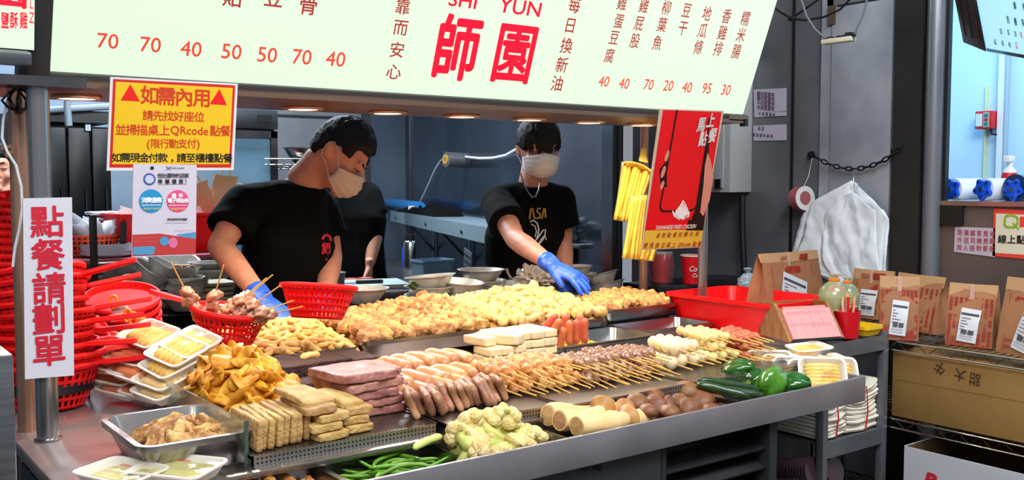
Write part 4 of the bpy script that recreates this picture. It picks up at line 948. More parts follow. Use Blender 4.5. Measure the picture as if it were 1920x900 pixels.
def face_parts(M, hairm, parent, look=0):
    for s in (-1, 1):
        MB().tube([(s * .012, .0935, .027), (s * .030, .0935, .033), (s * .048, .0815, .029)], [.0028, .0032, .0016], 6, M=M).build('eyebrow', hairm, parent)
        MB().tube([(s * .016, .0925, .0085), (s * .024, .0945, .0045), (s * .034, .0930, .0035), (s * .046, .0845, .007)], [.0012, .0019, .0021, .0012], 6, M=M).build('lash_line', mat('lash_dark', (.06, .04, .035), .6), parent)
        MB().sphere((s * .031, .0870, .0055), (.012, .0062, .0042), 12, 8, M).build('eye', mat('eye_white', (.62, .56, .52), .3), parent)
def face_mask(M, m, parent):
    def fn(i, j):
        a = (i - .5) * 2 * 1.28; c = math.cos(a); t = j
        ztop = .004 - .030 * (abs(a) / 1.28) ** 1.2; zbot = -.100 + .028 * (abs(a) / 1.28) ** 2
        z = ztop + (zbot - ztop) * t
        bul = math.sin(PI * min(1, max(0, t * .9 + .1)))
        y = (.086 + .030 * bul * c) * max(.0, c) ** .75 + .018; x = .081 * math.sin(a) * (1 - .10 * t)
        y += .0016 * math.sin(t * 26) * c
        return (x, y - .012 * max(0, t - .75) * 4 * .5, z)
    k = MB().grid(fn, 24, 22, M).build('face_mask', m, parent, sharp=0, solid=.002)
    for s in (-1, 1):
        e0 = fn(.5 + .5 * s, .06); e1 = fn(.5 + .5 * s, .94)
        MB().tube([e0, (s * .082, .016, .012), (s * .086, -.010, .024), (s * .083, -.026, .010)], .0013, 6, M=M).build('ear_loop', m, k)
        MB().tube([e1, (s * .079, .010, -.040), (s * .083, -.010, -.036), (s * .083, -.024, -.018)], .0013, 6, M=M).build('ear_loop', m, k)
    return k
def hand_mb(wrist, fdir, nrm, side, curl=(.3, .3, .35, .4), spread=.16, size=1, thumb=.7, grow=0):
    """fdir: along the fingers, nrm: out of the back of the hand, side=+1 thumb towards fdir x nrm, -1 the other way"""
    f = Vector(fdir).normalized(); n = Vector(nrm); n = (n - f * f.dot(n)).normalized(); t = f.cross(n) * side
    M = Matrix.Translation(wrist) @ Matrix((t, f, n)).transposed().to_4x4()
    b = MB(); S = size
    el = lambda cx, cy, rx, rz, k=14: [(cx + rx * math.cos(2 * PI * i / k), cy, rz * math.sin(2 * PI * i / k)) for i in range(k)]
    b.loft([el(0, -.045 * S, .027 * S + grow, .021 * S + grow), el(0, -.01 * S, .028 * S + grow, .019 * S + grow), el(.002, .025 * S, .037 * S + grow, .019 * S + grow), el(.001, .06 * S, .042 * S + grow, .0165 * S + grow), el(0, .092 * S, .039 * S + grow, .013 * S + grow), el(0, .100 * S, .032 * S + grow, .009 * S + grow)], True, True, M)
    L = (.070, .079, .073, .056)
    for k in range(4):
        x = (.030 - .020 * k) * S; a = spread * (1.5 - k) / 1.5; c = curl[k]
        d = Vector((math.sin(a), math.cos(a), 0)); p = Vector((x, (.088 - .004 * abs(k - 1)) * S, 0)); pts = [p - d * .03 * S, p]; ang = .12
        for seg in (.45, .31, .24):
            ang += c * (1 if seg < .4 else .8); q = d * math.cos(ang) + Vector((0, 0, -math.sin(ang))); p = p + q * L[k] * S * seg; pts.append(p.copy())
        pts.append(p + q * .004 * S)
        r = .0092 * S + grow; b.tube(pts, [r, r * 1.02, r * .95, r * .88, r * .74, r * .35], 10, M=M)
    p = Vector((.030 * S, .012 * S, -.004)); d = Vector((math.sin(thumb), math.cos(thumb), -.25)).normalized(); d2 = Vector((math.sin(thumb - .35), math.cos(thumb - .35), -.45)).normalized()
    r = .0108 * S + grow; pts = [p - d * .018 * S, p + d * .022 * S, p + d * .042 * S, p + d * .042 * S + d2 * .026 * S, p + d * .042 * S + d2 * .034 * S]
    b.tube(pts, [r * 1.3, r * 1.2, r, r * .85, r * .35], 10, M=M)
    return b
def limb(b, pts, rs, n=14):
    for i in range(len(pts)): b.sphere(pts[i], rs[i], 14, 10)
    for i in range(len(pts) - 1): b.tube([pts[i], pts[i + 1]], [rs[i], rs[i + 1]], n)
def torso(b, rings, lft, fwd, n=22):
    R = []
    for c, rx, ry in rings: R.append([c + lft * rx * math.copysign(abs(math.cos(2 * PI * i / n)) ** .85, math.cos(2 * PI * i / n)) + fwd * ry * math.sin(2 * PI * i / n) for i in range(n)])
    b.loft(R, True)
def wrinkle(mb, amp, f, seed, ax=(1, 1, .45)):
    me = bpy.data.meshes.new('t'); me.from_pydata(mb.v, [], mb.f); me.update()
    ns = [v.normal.copy() for v in me.vertices]; bpy.data.meshes.remove(me)
    for i, p in enumerate(mb.v):
        q = Vector((p.x * ax[0], p.y * ax[1], p.z * ax[2])) * f
        w = noise.noise(q + Vector((seed, 0, 0))) + .5 * (1 - abs(noise.noise(q * 2.1 + Vector((0, seed, 0)))) * 2)
        mb.v[i] = p + ns[i] * w * amp
skin = mat('skin', (.80, .56, .45), .5, 0, (.76, .51, .41), 30, sss=.25)
hairm = mat('black_hair', (.030, .025, .024), .55, 0, (.055, .045, .042), 60, spec=.25, bump=.5, bscale=160, stretch=(1, 1, .25))
shirt_m = mat('black_cotton', (.016, .015, .017), .9, spec=.15, bump=.06, bscale=300)
pants_m = mat('dark_trousers', (.05, .05, .06), .8)
glove_m = mat('blue_nitrile', (.18, .38, .82), .4, 0, (.14, .32, .76), 22, bump=.25, bscale=45)
def person(lab, J, fwd, head_f, head_u, seed, hair_kw, mask=None, hs=1.0, nk=1.0, foot=0.0, name='person', shirt=None, look=0, sleeve=.62):
    fwd = Vector(fwd).normalized(); up = Vector((0, 0, 1)); lft = up.cross(fwd).normalized()
    root = thing(name, lab, 'person', (J['hip'].x, J['hip'].y, foot))
    HM = Matrix.Translation(J['head']) @ basis(head_f, head_u).to_4x4() @ Matrix.Scale(hs, 4)
    hd = HM.to_3x3()
    b = MB(); add_head(b, HM)
    nk0 = J['head'] + hd @ Vector((0, -.022, -.055)); limb(b, [J['neck'], (J['neck'] + nk0) / 2, nk0], [.060 * nk, .056 * nk, .056 * nk])
    chest = J['chest']; hip = J['hip']; waist = (chest + hip) / 2 + fwd * .0
    sh = (J['ls'] + J['rs']) / 2
    slft = (J['ls'] - J['rs']).normalized()
    torso(b, [(hip, .15, .10), (waist, .135, .095), (chest, .155, .105), (sh * .6 + J['neck'] * .4, .13, .075), (J['neck'], .055, .05)], slft, fwd)
    for s in 'lr':
        a, e, w_ = J[s + 's'], J[s + 'e'], J[s + 'w']
        m1 = a.lerp(e, .5); m2 = e.lerp(w_, .28); m3 = e.lerp(w_, .65)
        limb(b, [a, m1, e, m2, m3, w_], [.055, .048, .040, .042, .035, .027])
        k = J.get(s + 'hand')
        if k and not k.get('glove'): h = hand_mb(w_ + (w_ - e).normalized() * .03, **{q: z for q, z in k.items() if q != 'glove'}); b.add(h.v, h.f)
    fl = Vector((fwd.x, fwd.y, 0)).normalized()
    for s in (-1, 1):
        hp = hip + slft * .085 * s - Vector((0, 0, .04)); an = Vector((hip.x, hip.y, foot + .05)) + slft * .10 * s; kn = hp.lerp(an, .5) + fl * .03
        limb(b, [hp, kn, an], [.085, .06, .045]); limb(b, [an - Vector((0, 0, .005)), an + fl * .13 - Vector((0, 0, .015))], [.04, .033])
    bm_ = remesh(b, .0052, 5)
    bm_.build('body', skin, root, sharp=0)
    # shirt
    b = MB()
    gx, gy = .026, .026
    low = hip - up * .06
    torso(b, [(low, .178, .128), (hip, .175, .126), (waist, .165, .122), (chest, .180 + gx * .2, .128), (sh * .72 + J['neck'] * .28 - up * .01, .150, .095), (J['neck'] - up * .012, .078, .070)], slft, fwd)
    for s in 'lr':
        a, e = J[s + 's'], J[s + 'e']; c = a.lerp(e, sleeve)
        limb(b, [J['neck'].lerp(a, .35) - up * .028, a], [.062, .068]); b.sphere(a, .070, 14, 10)
        b.tube([a, a.lerp(e, .3), c], [.070, .072, .078], 18)
    sm = remesh(b, .0085, 7); wrinkle(sm, .0048, 9, seed); st = sm.build('t_shirt', shirt_m, root, sharp=0)
    nn = (J['neck'] - sh).normalized() if (J['neck'] - sh).length > .02 else up
    # trousers
    b = MB()
    torso(b, [(hip - up * .10, .172, .125), (hip + up * .02, .165, .118)], slft, fwd)
    for s in (-1, 1):
        hp = hip + slft * .085 * s - Vector((0, 0, .06)); an = Vector((hip.x, hip.y, foot + .06)) + slft * .10 * s; kn = hp.lerp(an, .5) + fl * .03
        limb(b, [hp, kn, an], [.098, .078, .07])
    remesh(b, .012, 5).build('trousers', pants_m, root, sharp=0)
    b = MB()
    for s in (-1, 1):
        an = Vector((hip.x, hip.y, foot + .05)) + slft * .10 * s
        sb = MB(); limb(sb, [an - up * .008, an + fl * .15 - up * .016], [.048, .038]); 
        for i, p in enumerate(sb.v): sb.v[i] = Vector((p.x, p.y, max(p.z, foot + .001)))
        sb.build('shoe', black, root)
    hair(HM, seed=seed, m=hairm, parent=root, **hair_kw)
    face_parts(HM, hairm, root)
    if mask: face_mask(HM, mask, root)
    for s in 'lr':
        k = J.get(s + 'hand')
        if k and k.get('glove'):
            w_, e = J[s + 'w'], J[s + 'e']; d = (w_ - e).normalized()
            g = hand_mb(w_ + d * .03, grow=.0018, **{q: z for q, z in k.items() if q != 'glove'})
            g.tube([w_ - d * .035, w_ - d * .01, w_ + d * .02], [.035, .034, .032], 18)
            gm = remesh(g, .0034, 3); wrinkle(gm, .0012, 60, seed, (1, 1, 1)); gm.build('glove', glove_m, root, sharp=0, label='blue glove')
    return root, HM, st, lft
# --- cook facing forward, reaching over the trays
J = dict(head=PD(1009, 277, 4.02), neck=PD(1000, 344, 4.05), rs=PD(932, 378, 4.0), ls=PD(1050, 376, 4.12), chest=PD(985, 440, 4.10), hip=PD(962, 545, 4.22),
         re=PD(966, 448, 3.74), rw=PD(1031, 494, 3.50), le=PD(1056, 452, 4.16), lw=PD(1060, 545, 4.12))
J['rhand'] = dict(fdir=RT * .85 + Vector((0, 0, -.42)) - FW * .34, nrm=Vector((0, 0, 1)) + RT * .35 - FW * .5, side=1, curl=(.18, .2, .2, .2), spread=.30, thumb=.55, glove=1, size=1.0)
J['lhand'] = dict(fdir=Vector((0, 0, -.6)) - FW, nrm=Vector((0, 0, 1)), side=1, glove=1)
maskw = mat('white_face_mask', (.86, .87, .88), .7, bump=.04, bscale=80); maskb = mat('beige_face_mask', (.78, .72, .66), .7, bump=.04, bscale=80)
ff = -FW * .90 + RT * .22 + Vector((0, 0, -.30))
p2, HM2, st2, l2 = person('person in printed black T-shirt and white mask reaching a blue-gloved hand over the pale pieces', J, -FW * .94 + RT * .25 + Vector((0, 0, -.10)), ff, Vector((0, 0, 1)) + RT * .06 - FW * .28, 3,
                     dict(top=.026, side=.014, front=.050, back=-.06, sideline=.0, fringe=17), maskw, hs=1.03, nk=1.05)
# silver chain and shirt print of the cook facing forward
chain_pts = [PD(u, v, d) for u, v, d in ((976, 325, 3.99), (982, 345, 3.965), (990, 360, 3.945), (998, 370, 3.935), (1004, 369, 3.935), (1010, 355, 3.95), (1013, 338, 3.985), (1014, 328, 4.0))]
MB().tube(chain_pts, .0038, 6).build('neck_chain', mat('silver_chain', (.82, .80, .78), .25, 1, (.45, .44, .43), 260), p2, label='silver neck chain')
def decal(shirt, parent, name, m, glyphs, lift=.004):
    """print lying on the shirt: flat outline points dropped along the view normal onto the cloth surface"""
    me = shirt.data; from mathutils.bvhtree import BVHTree
    off = WM[shirt.name]; bv = BVHTree.FromPolygons([v.co + off for v in me.vertices], [tuple(p.vertices) for p in me.polygons])
    b = MB()
    for vs, fs in glyphs:
        o = []
        for u, v in vs:
            d = ray(u, v).normalized(); h = bv.ray_cast(CAM, d)
            q = h[0] if h[0] is not None else None
            if q is None: o = None; break
            o.append(q - d * lift)
        if o: b.add(o, fs)
    if b.v: return b.build(name, m, parent, sharp=0, label=name.replace('_', ' '))
def gl(s, u, v, hpx, sx=1, bold=0, rot=0, shear=0):
    vs, fs = glyph(s, bold, shear); xs = [p.x for p in vs]; cx = (min(xs) + max(xs)) / 2; k = hpx / (.7 if ord(s[0]) < 256 else .92); cy = .35 if ord(s[0]) < 256 else .38
    c, sn = math.cos(rot), math.sin(rot); o = []
    for p in vs:
        x, y = (p.x - cx) * k * sx, (p.y - cy) * k; o.append((u + x * c - y * sn, v - (x * sn + y * c)))
    return o, fs
def strip(pts, wd):
    vs, fs = [], []
    for i, (x, y) in enumerate(pts):
        a = pts[max(i - 1, 0)]; c = pts[min(i + 1, len(pts) - 1)]; dx, dy = c[0] - a[0], c[1] - a[1]; l = math.hypot(dx, dy) or 1
        vs += [(x - dy / l * wd / 2, y + dx / l * wd / 2), (x + dy / l * wd / 2, y - dx / l * wd / 2)]
        if i: k = 2 * i; fs.append((k - 2, k - 1, k + 1, k))
    return vs, fs
gold = mat('gold_print', (.72, .55, .18), .6); wht = mat('white_print', (.80, .80, .80), .6)
decal(st2, p2, 'gold_print', gold, [strip([(993, 411), (995, 392), (998, 390), (1002, 408), (1005, 410)], 3), strip([(1014, 391), (1008, 391), (1007, 397), (1013, 401), (1012, 408), (1006, 410)], 3), strip([(1016, 410), (1020, 391), (1022, 391), (1023, 408)], 3)])
decal(st2, p2, 'white_print', wht, [strip([(994, 416), (1000, 413), (1007, 418), (1010, 428), (1009, 440), (1004, 452), (1000, 458)], 2.6), strip([(1001, 456), (1010, 444), (1018, 432), (1023, 430), (1022, 440), (1014, 450), (1006, 462)], 2.4), strip([(1008, 462), (1016, 452), (1023, 442), (1024, 450)], 2.4), strip([(996, 420), (1003, 424), (1006, 434), (1003, 444)], 1.8)], .0045)
# --- cook leaning to the right, seen from his right side
J = dict(head=PD(633, 290, 3.40), neck=PD(574, 338, 3.42), rs=PD(456, 384, 3.28), ls=PD(602, 392, 3.58), chest=PD(545, 448, 3.44), hip=PD(512, 585, 3.52),
         re=PD(412, 462, 3.16), rw=PD(488, 555, 2.98), le=PD(622, 482, 3.56), lw=PD(606, 566, 3.36))
J['rhand'] = dict(fdir=RT * .75 + Vector((0, 0, -.55)) - FW * .1, nrm=Vector((0, 0, 1)) + RT * .4 - FW * .4, side=1, curl=(.25, .25, .3, .3), glove=1)
J['lhand'] = dict(fdir=RT * .6 + Vector((0, 0, -.6)), nrm=Vector((0, 0, 1)), side=-1, glove=1)
hf = RT * .76 + Vector((0, 0, -.70)) - FW * .14
hu = Vector((0, 0, .75)) + RT * .66 + FW * .10
p1, HM1, st1, l1 = person('person in black T-shirt with small red chest print and beige mask leaning over the trays', J, RT * .72 - FW * .55 + Vector((0, 0, -.30)), hf, hu, 5,
                     dict(top=.026, side=.006, front=.054, back=-.058, sideline=.018), maskb, hs=1.09, nk=1.14)
redpr = mat('red_shirt_print', (.80, .12, .18), .6)
decal(st1, p1, 'red_chest_print', redpr, [strip([(605, 449), (607, 443), (613, 440), (619, 444), (621, 452)], 5)] + [gl('師', 612, 466, 22, .75, .04), gl('園', 612, 486, 4, 1, .03)])
# --- third person standing behind, mostly hidden
J = dict(head=PD(662, 300, 5.1), neck=PD(664, 338, 5.1), rs=PD(690, 366, 5.08), ls=PD(606, 366, 5.12), chest=PD(660, 410, 5.1), hip=PD(664, 500, 5.12),
         re=PD(706, 428, 5.06), rw=PD(694, 492, 4.98), le=PD(600, 430, 5.1), lw=PD(612, 500, 5.0))
J['rhand'] = dict(fdir=Vector((0, 0, -1)), nrm=RT, side=1); J['lhand'] = dict(fdir=Vector((0, 0, -1)), nrm=-RT, side=-1)
person('person in plain black T-shirt standing behind the leaning cook, mostly hidden', J, FW * .9 - RT * .2 + Vector((0, 0, -.05)), FW * .7 + Vector((0, 0, -.3)) - RT * .3, Vector((0, 0, 1)) + FW * .2, 9, dict(top=.022, side=.014, front=.05, back=-.07, sideline=.0), None)
# --- onlooker in green at the left edge
J = dict(head=PD(-8, 320, 4.6), neck=PD(0, 362, 4.6), rs=PD(40, 392, 4.6), ls=PD(-46, 392, 4.6), chest=PD(0, 440, 4.6), hip=PD(-2, 540, 4.6),
         re=PD(48, 455, 4.6), rw=PD(30, 520, 4.5), le=PD(-60, 460, 4.6), lw=PD(-50, 530, 4.5))
J['rhand'] = dict(fdir=Vector((0, 0, -1)), nrm=RT, side=1); J['lhand'] = dict(fdir=Vector((0, 0, -1)), nrm=-RT, side=-1)
_sm = shirt_m; shirt_m = mat('green_shirt', (.10, .26, .24), .8)
person('person in green top standing beyond the brownish pole at the left edge', J, -FW * .8 + RT * .4, -FW * .7 + RT * .4, Vector((0, 0, 1)), 12, dict(top=.02, side=.016, front=.05, back=-.07, sideline=-.02), None)
shirt_m = _sm
# ================================================================== kitchen behind the counter
fr_blk = mat('black_fridge_steel', (.085, .09, .095), .35, .5, (.07, .072, .078), 5)
ys = 6.2
fa, fb = PY(46, 300, ys), PY(208, 300, ys); ft = PY(120, 236, ys).z
t = thing('black_refrigerator', 'tall black refrigerator row with several doors far behind at the left', 'refrigerator', ((fa.x + fb.x) / 2, ys, 0))
MB().bb((fa.x - .1, ys + .02, 0), (fb.x, ys + .7, ft)).build('body', fr_blk, t)
us = (30, 47, 125, 170, 208)
for u0, u1 in zip(us, us[1:]):
    x0, x1 = PY(u0, 300, ys).x + .006, PY(u1, 300, ys).x - .006
    for z0, z1 in ((.1, .82), (.84, ft - .01)):
        d = MB().bb((x0, ys - .02, z0), (x1, ys + .02, z1)).build('door', fr_blk, t, .006)
        if x1 - x0 > .1: MB().tube([(x1 - .03, ys - .03, z0 + .3), (x1 - .03, ys - .03, z0 + .55)], .006, 8).build('handle', steel_dk, d)
q = PY(165, 239, ys - .03); MB().box(q, (.03, .004, .04)).build('paper_label', mat('fridge_label', (.66, .70, .74), .6), t)
sbox('trim_14', (PY(40, 205, 6.1).x, 6.15, ft + .02), (PY(212, 205, 6.1).x, 6.9, PY(120, 205, 6.1).z), mat('black_duct', (.08, .085, .09), .5))
tag(MB().tube([PY(128, 165, 6.0) + Vector((0, 0, .75)), PY(128, 165, 6.0), PY(126, 200, 6.0), PY(129, 236, 6.0)], .02, 10).build('duct_pipe', mat('pale_pipe', (.52, .58, .62), .4)), 'pale bent pipe above the black refrigerators', 'pipe')
tag(MB().tube([PY(44, 209, 6.13), PY(205, 200, 6.13)], .02, 10).build('duct_pipe', MATS['pale_pipe']), 'pale horizontal pipe above the black refrigerators', 'pipe')
tag(MB().tube([PY(u, v, 2.61) for u, v in ((150, 150), (162, 170), (178, 180), (205, 184), (240, 182))], .005, 8).build('orange_cable', mat('orange_cable', (.70, .36, .20), .5)), 'thin orange cable hanging left of the yellow notice', 'cable')
# glass-door refrigerator
yg = 4.75; g0, g1 = PY(428, 300, yg), PY(518, 300, yg); gt = PY(480, 206, yg).z; gm = PY(480, 242, yg).z
t = thing('glass_door_refrigerator', 'steel refrigerator with lit blue glass door left of the leaning cook', 'refrigerator', ((g0.x + g1.x) / 2, yg, 0))
MB().bb((g0.x - .25, yg + .02, 0), (g1.x, yg + .6, gt)).build('body', steel_dk, t)
MB().bb((g0.x - .25, yg - .03, gm), (g1.x, yg + .02, gt)).build('top_panel', mat('fridge_grey', (.34, .36, .38), .35, .8), t, .004)
q = PY(497, 222, yg - .034); MB().box(q, (.075, .006, .035)).build('display', black, t)
d = MB(); x0, x1 = g0.x - .24, g1.x - .004; z0, z1 = .3, gm - .01
for (p, r) in (((x0, yg - .03, z0), (x0 + .03, yg + .01, z1)), ((x1 - .035, yg - .03, z0), (x1, yg + .01, z1)), ((x0, yg - .03, z1 - .035), (x1, yg + .01, z1)), ((x0, yg - .03, z0), (x1, yg + .01, z0 + .035))): d.bb(p, r)
d = d.build('door_frame', steel_dk, t)
MB().bb((x0 + .03, yg - .015, z0 + .035), (x1 - .035, yg - .012, z1 - .035)).build('glass', mat('door_glass', (.62, .80, .88), .06, trans=.6, spec=.5), d)
MB().bb((x0 + .03, yg + .003, z0 + .035), (x1 - .035, yg + .018, z1 - .035)).build('lit_interior', mat('lit_interior', (.34, .62, .74), .5, emit=.32), t)
for z in (1.2, 1.42, 1.6): MB().bb((x0 + .03, yg - .008, z), (x1 - .035, yg + .002, z + .006)).build('inner_shelf', steel_lt, t)
# silver basin on a wire shelf behind the leaning cook
q = PD(556, 309, 4.9)
t = thing('wire_wall_shelf', 'small wire shelf on the back wall behind the head of the leaning cook', 'shelf', q)
b = MB()
for k in range(8): b.tube([q + RT * (-.14 + k * .04) - FW * .02, q + RT * (-.14 + k * .04) + FW * .28], .003, 5)
for k in (0, .14, .28): b.tube([q + RT * -.16 + FW * k, q + RT * .18 + FW * k], .004, 6)
b.tube([q + RT * -.16 + Vector((0, 0, .03)), q + RT * .18 + Vector((0, 0, .03))], .004, 6); b.build('wires', wire, t)
MB().bb((-.006, 0, -.01), (.006, 1.15, 0), Matrix.Translation(q + RT * .1) @ Matrix((RT, Vector((FW.x, FW.y, 0)).normalized(), Vector((0, 0, 1)))).transposed().to_4x4()).build('bracket', steel_dk, t)
tag(MB().lathe([(0, 0), (.05, 0), (.085, .04), (.105, .078), (.112, .080), (.112, .084), (.103, .084), (.08, .04), (.048, .004), (0, .004)], 32, Matrix.Translation(PD(572, 309, 5.0) + Vector((0, 0, .004)))).build('steel_basin', steel_pan), 'steel basin on the wire wall shelf behind the leaning cook', 'basin')
# wall-mounted shelf on the partition
Ms = Matrix.Translation(Vector((_q1.x, _q1.y, 0))) @ Matrix((PDIR, -PNRM, Vector((0, 0, 1)))).transposed().to_4x4()   # x along, y away from wall, z up
SL = (_q2 - _q1).to_2d().length
shm = mat('pale_wall_shelf', (.58, .66, .70), .35, .5)
t = thing('wall_shelf', 'pale steel wall shelf on brackets behind the cook facing forward', 'shelf', (_q1 + _q2) / 2)
b = MB(); b.bb((-.25, -.29, 1.19), (SL, .0, 1.205), Ms); b.bb((-.25, -.004, 1.125), (SL, .004, 1.205), Ms); b.build('shelf_board', shm, t)
for x in (.4, SL * .5, SL - .25):
    b = MB(); b.bb((x - .02, -.29, .82), (x + .02, -.28, 1.19), Ms); b.add([(x, -.28, .9), (x, -.02, 1.18), (x, -.03, 1.19), (x, -.29, .92), (x + .012, -.28, .9), (x + .012, -.02, 1.18), (x + .012, -.03, 1.19), (x + .012, -.29, .92)], [(0, 1, 2, 3), (4, 5, 6, 7), (0, 1, 5, 4), (1, 2, 6, 5), (2, 3, 7, 6), (3, 0, 4, 7)], Ms); b.build('bracket', steel_lt, t)
    MB().tube([(x, .004, 1.16), (x, .012, 1.16)], .012, 10, M=Ms).build('bolt', steel_dk, t)
def on_shelf(u, back=.12):
    s = None
    d = ray(u, 400); o = Vector((_q1.x, _q1.y, 0)) + PNRM * back
    a = d.x * PDIR.y - d.y * PDIR.x; k = (o.x * PDIR.y - o.y * PDIR.x) / a
    return Vector((d.x * k, d.y * k, 1.206))
a, c = on_shelf(724), on_shelf(788); a.z = c.z = 1.206 + .04
t = thing('blue_roll', 'blue plastic roll lying at the far end of the wall shelf', 'roll', (a + c) / 2 - Vector((0, 0, .04)))
Mr = Matrix.Translation(a) @ align(c - a).to_4x4(); L = (c - a).length
MB().lathe([(.014, 0), (.04, 0), (.04, L), (.014, L), (.014, 0)], 28, Mr).build('film', mat('blue_film', (.14, .50, .78), .3), t)
MB().lathe([(.008, -.001), (.0145, -.001), (.0145, L + .001), (.008, L + .001), (.008, -.001)], 18, Mr).build('core', mat('roll_core', (.16, .12, .10), .7), t)
q = on_shelf(772, .05); tag(MB().lathe([(0, 0), (.022, 0), (.027, .05), (.025, .05), (.02, .003), (0, .003)], 20, Matrix.Translation(q)).build('white_cup', white_pl), 'small pale cup in front of the blue roll on the wall shelf', 'cup')
a, c = on_shelf(764, .10), on_shelf(842, .14); random.seed(8)
def cl(i, j):
    p = a.lerp(c, i) + PNRM * (j - .5) * .2
    h = .012 + .055 * max(0, noise.noise(Vector((i * 4, j * 3, 2)))) + .06 * math.exp(-((i - .78) / .2) ** 2) * math.exp(-((j - .5) / .35) ** 2)
    if i in (0, 1) or j in (0, 1): h = .001
    return (p.x, p.y, 1.2065 + h)
tag(MB().grid(cl, 26, 12).build('black_cloth', shirt_m, sharp=0), 'crumpled black cloth lying on the wall shelf beside the blue roll', 'cloth')
# film roll on the partition and white cord
def on_part(u, v, off=.0):
    d = ray(u, v); o = Vector((_w1.x, _w1.y, 0)) - PNRM * off
    a = d.x * PDIR.y - d.y * PDIR.x; k = (o.x * PDIR.y - o.y * PDIR.x) / a
    return CAM + d * k
a = on_part(836, 299, .16); c = a + RT * .19 + FW * .13
t = thing('film_dispenser', 'grey film roll with yellow core mounted on the glossy partition', 'film roll', a)
Mr = Matrix.Translation(a) @ align(c - a).to_4x4(); L = (c - a).length
MB().lathe([(.026, 0), (.050, 0), (.050, L), (.026, L), (.026, 0)], 26, Mr).build('film', mat('grey_film', (.36, .36, .38), .2, alpha=.8), t)
MB().lathe([(.014, -.006), (.032, -.006), (.032, .03), (.014, .03), (.014, -.006)], 20, Mr).build('core', mat('yellow_core', (.68, .52, .22), .6), t)
MB().tube([a + PNRM * .09, a, c, c + PNRM * .09], .008, 8).build('holder_bar', steel_dk, t)
pts = [on_part(u, v, .03) for u, v in ((786, 383), (796, 362), (806, 340), (816, 318), (826, 302), (838, 292), (852, 291), (872, 294), (900, 297), (925, 296), (948, 291), (968, 280), (985, 268))]
tag(MB().tube(pts, .0075, 8).build('white_cable', white_pl), 'white cable looping across the glossy partition down to the blue roll', 'cord')
# things below the wall shelf
zb = .93
sbox2 = lambda n, lab, cat, a, b, m, bev=.004: tag(MB().bb(a, b).build(n, m, bev=bev), lab, cat)
def stand(u, v, depth): return PD(u, v, depth)
bk = PD(800, 520, 5.2)
t = thing('rear_table', 'dark steel rear table below the wall shelf', 'table', (bk.x, bk.y, 0))
Mt2 = Matrix.Translation((bk.x, bk.y, 0)) @ Matrix((PDIR, -PNRM, Vector((0, 0, 1)))).transposed().to_4x4(); zt = bk.z
MB().bb((-.72, -.30, zt - .04), (1.3, .18, zt), Mt2).build('table_top', steel_dk, t, .003)
for x in (-.66, 1.25):
    for y in (-.26, .14): MB().bb((x - .02, y - .02, 0), (x + .02, y + .02, zt - .04), Mt2).build('leg', steel_dk, t)
def on_tab(u): 
    d = ray(u, 400); o = Vector((bk.x, bk.y, 0)); a = d.x * PDIR.y - d.y * PDIR.x; k = (o.x * PDIR.y - o.y * PDIR.x) / a
    return Vector((d.x * k, d.y * k, zt))
q = on_tab(768); h = PD(773, 440, dep(q)).z - zt
t = thing('thermos', 'steel thermos flask with black cap below the wall shelf', 'flask', q)
MB().lathe([(0, 0), (.036, 0), (.036, h * .78), (.03, h * .83), (0, h * .83)], 22, Matrix.Translation(q)).build('flask_body', steel_lt, t)
MB().lathe([(0, h * .83), (.029, h * .83), (.029, h), (0, h)], 20, Matrix.Translation(q)).build('cap', black, t)
q2 = on_tab(757); tag(MB().tube([q2, q2 + Vector((0, 0, h * .5)), q2 + Vector((.02, 0, h * .7))], .022, 12, flat=.5).build('blue_bottle', mat('blue_bottle', (.06, .20, .56), .4)), 'blue bottle standing beside the steel thermos', 'bottle')
q = on_tab(815); hb = PD(815, 486, dep(q)).z - zt
tag(tub(MB(), q.x - .10, q.x + .09, q.y - .05, q.y + .08, zt, zt + max(.05, hb), .003, .006, .005, .015).build('plastic_tub', mat('frosted_tub', (.44, .55, .62), .3, alpha=.85)), 'frosted plastic tub on the rear table below the wall shelf', 'tub')
q = on_tab(868); hp_ = PD(868, 468, dep(q)).z - zt
t = thing('punched_plate', 'punched steel plate leaning on the rear table beside the frosted tub', 'plate', q)
Mq = Matrix.Translation(q + PNRM * .02) @ Matrix((-PDIR, PNRM, Vector((0, 0, 1)))).transposed().to_4x4() @ Matrix.Rotation(.12, 4, 'Y')
MB().bb((-.07, -.004, 0), (.07, .0, hp_), Mq).build('plate', mat('plate_blue_grey', (.52, .58, .64), .35, .7), t)
for i in range(5):
    for j in range(6): MB().lathe([(0, 0), (.0075, 0), (.0075, .001), (0, .001)], 10, Mq @ Matrix.Translation((-.05 + .025 * i, -.0045, hp_ * (.12 + j * .15))) @ Matrix.Rotation(PI / 2, 4, 'X')).build('round_hole', mat('hole_dark', (.08, .09, .10), .7), t)
# -------- cutting board, knife, pitcher (behind the leaning cook)
q = PD(690, 530, 4.3); zt3 = q.z - .02
t = thing('prep_table', 'dark prep table behind the leaning cook carrying the cutting board', 'table', (q.x, q.y, 0))
ex3 = Vector((.95, -.3, 0)).normalized(); ey3 = Vector((.3, .95, 0)).normalized(); M3 = Matrix.Translation((q.x, q.y, 0)) @ Matrix((ex3, ey3, Vector((0, 0, 1)))).transposed().to_4x4()
MB().bb((-.35, -.2, zt3 - .05), (.30, .30, zt3), M3).build('table_top', steel_dk, t, .003)
for x in (-.3, .26):
    for y in (-.16, .26): MB().bb((x - .02, y - .02, 0), (x + .02, y + .02, zt3 - .05), M3).build('leg', steel_dk, t)
tag(MB().bb((-.19, -.1, zt3 + .001), (.17, .16, zt3 + .02), M3).build('cutting_board', mat('pale_cutting_board', (.66, .74, .72), .5), bev=.004), 'pale green cutting board behind the red basket on the fries', 'board')
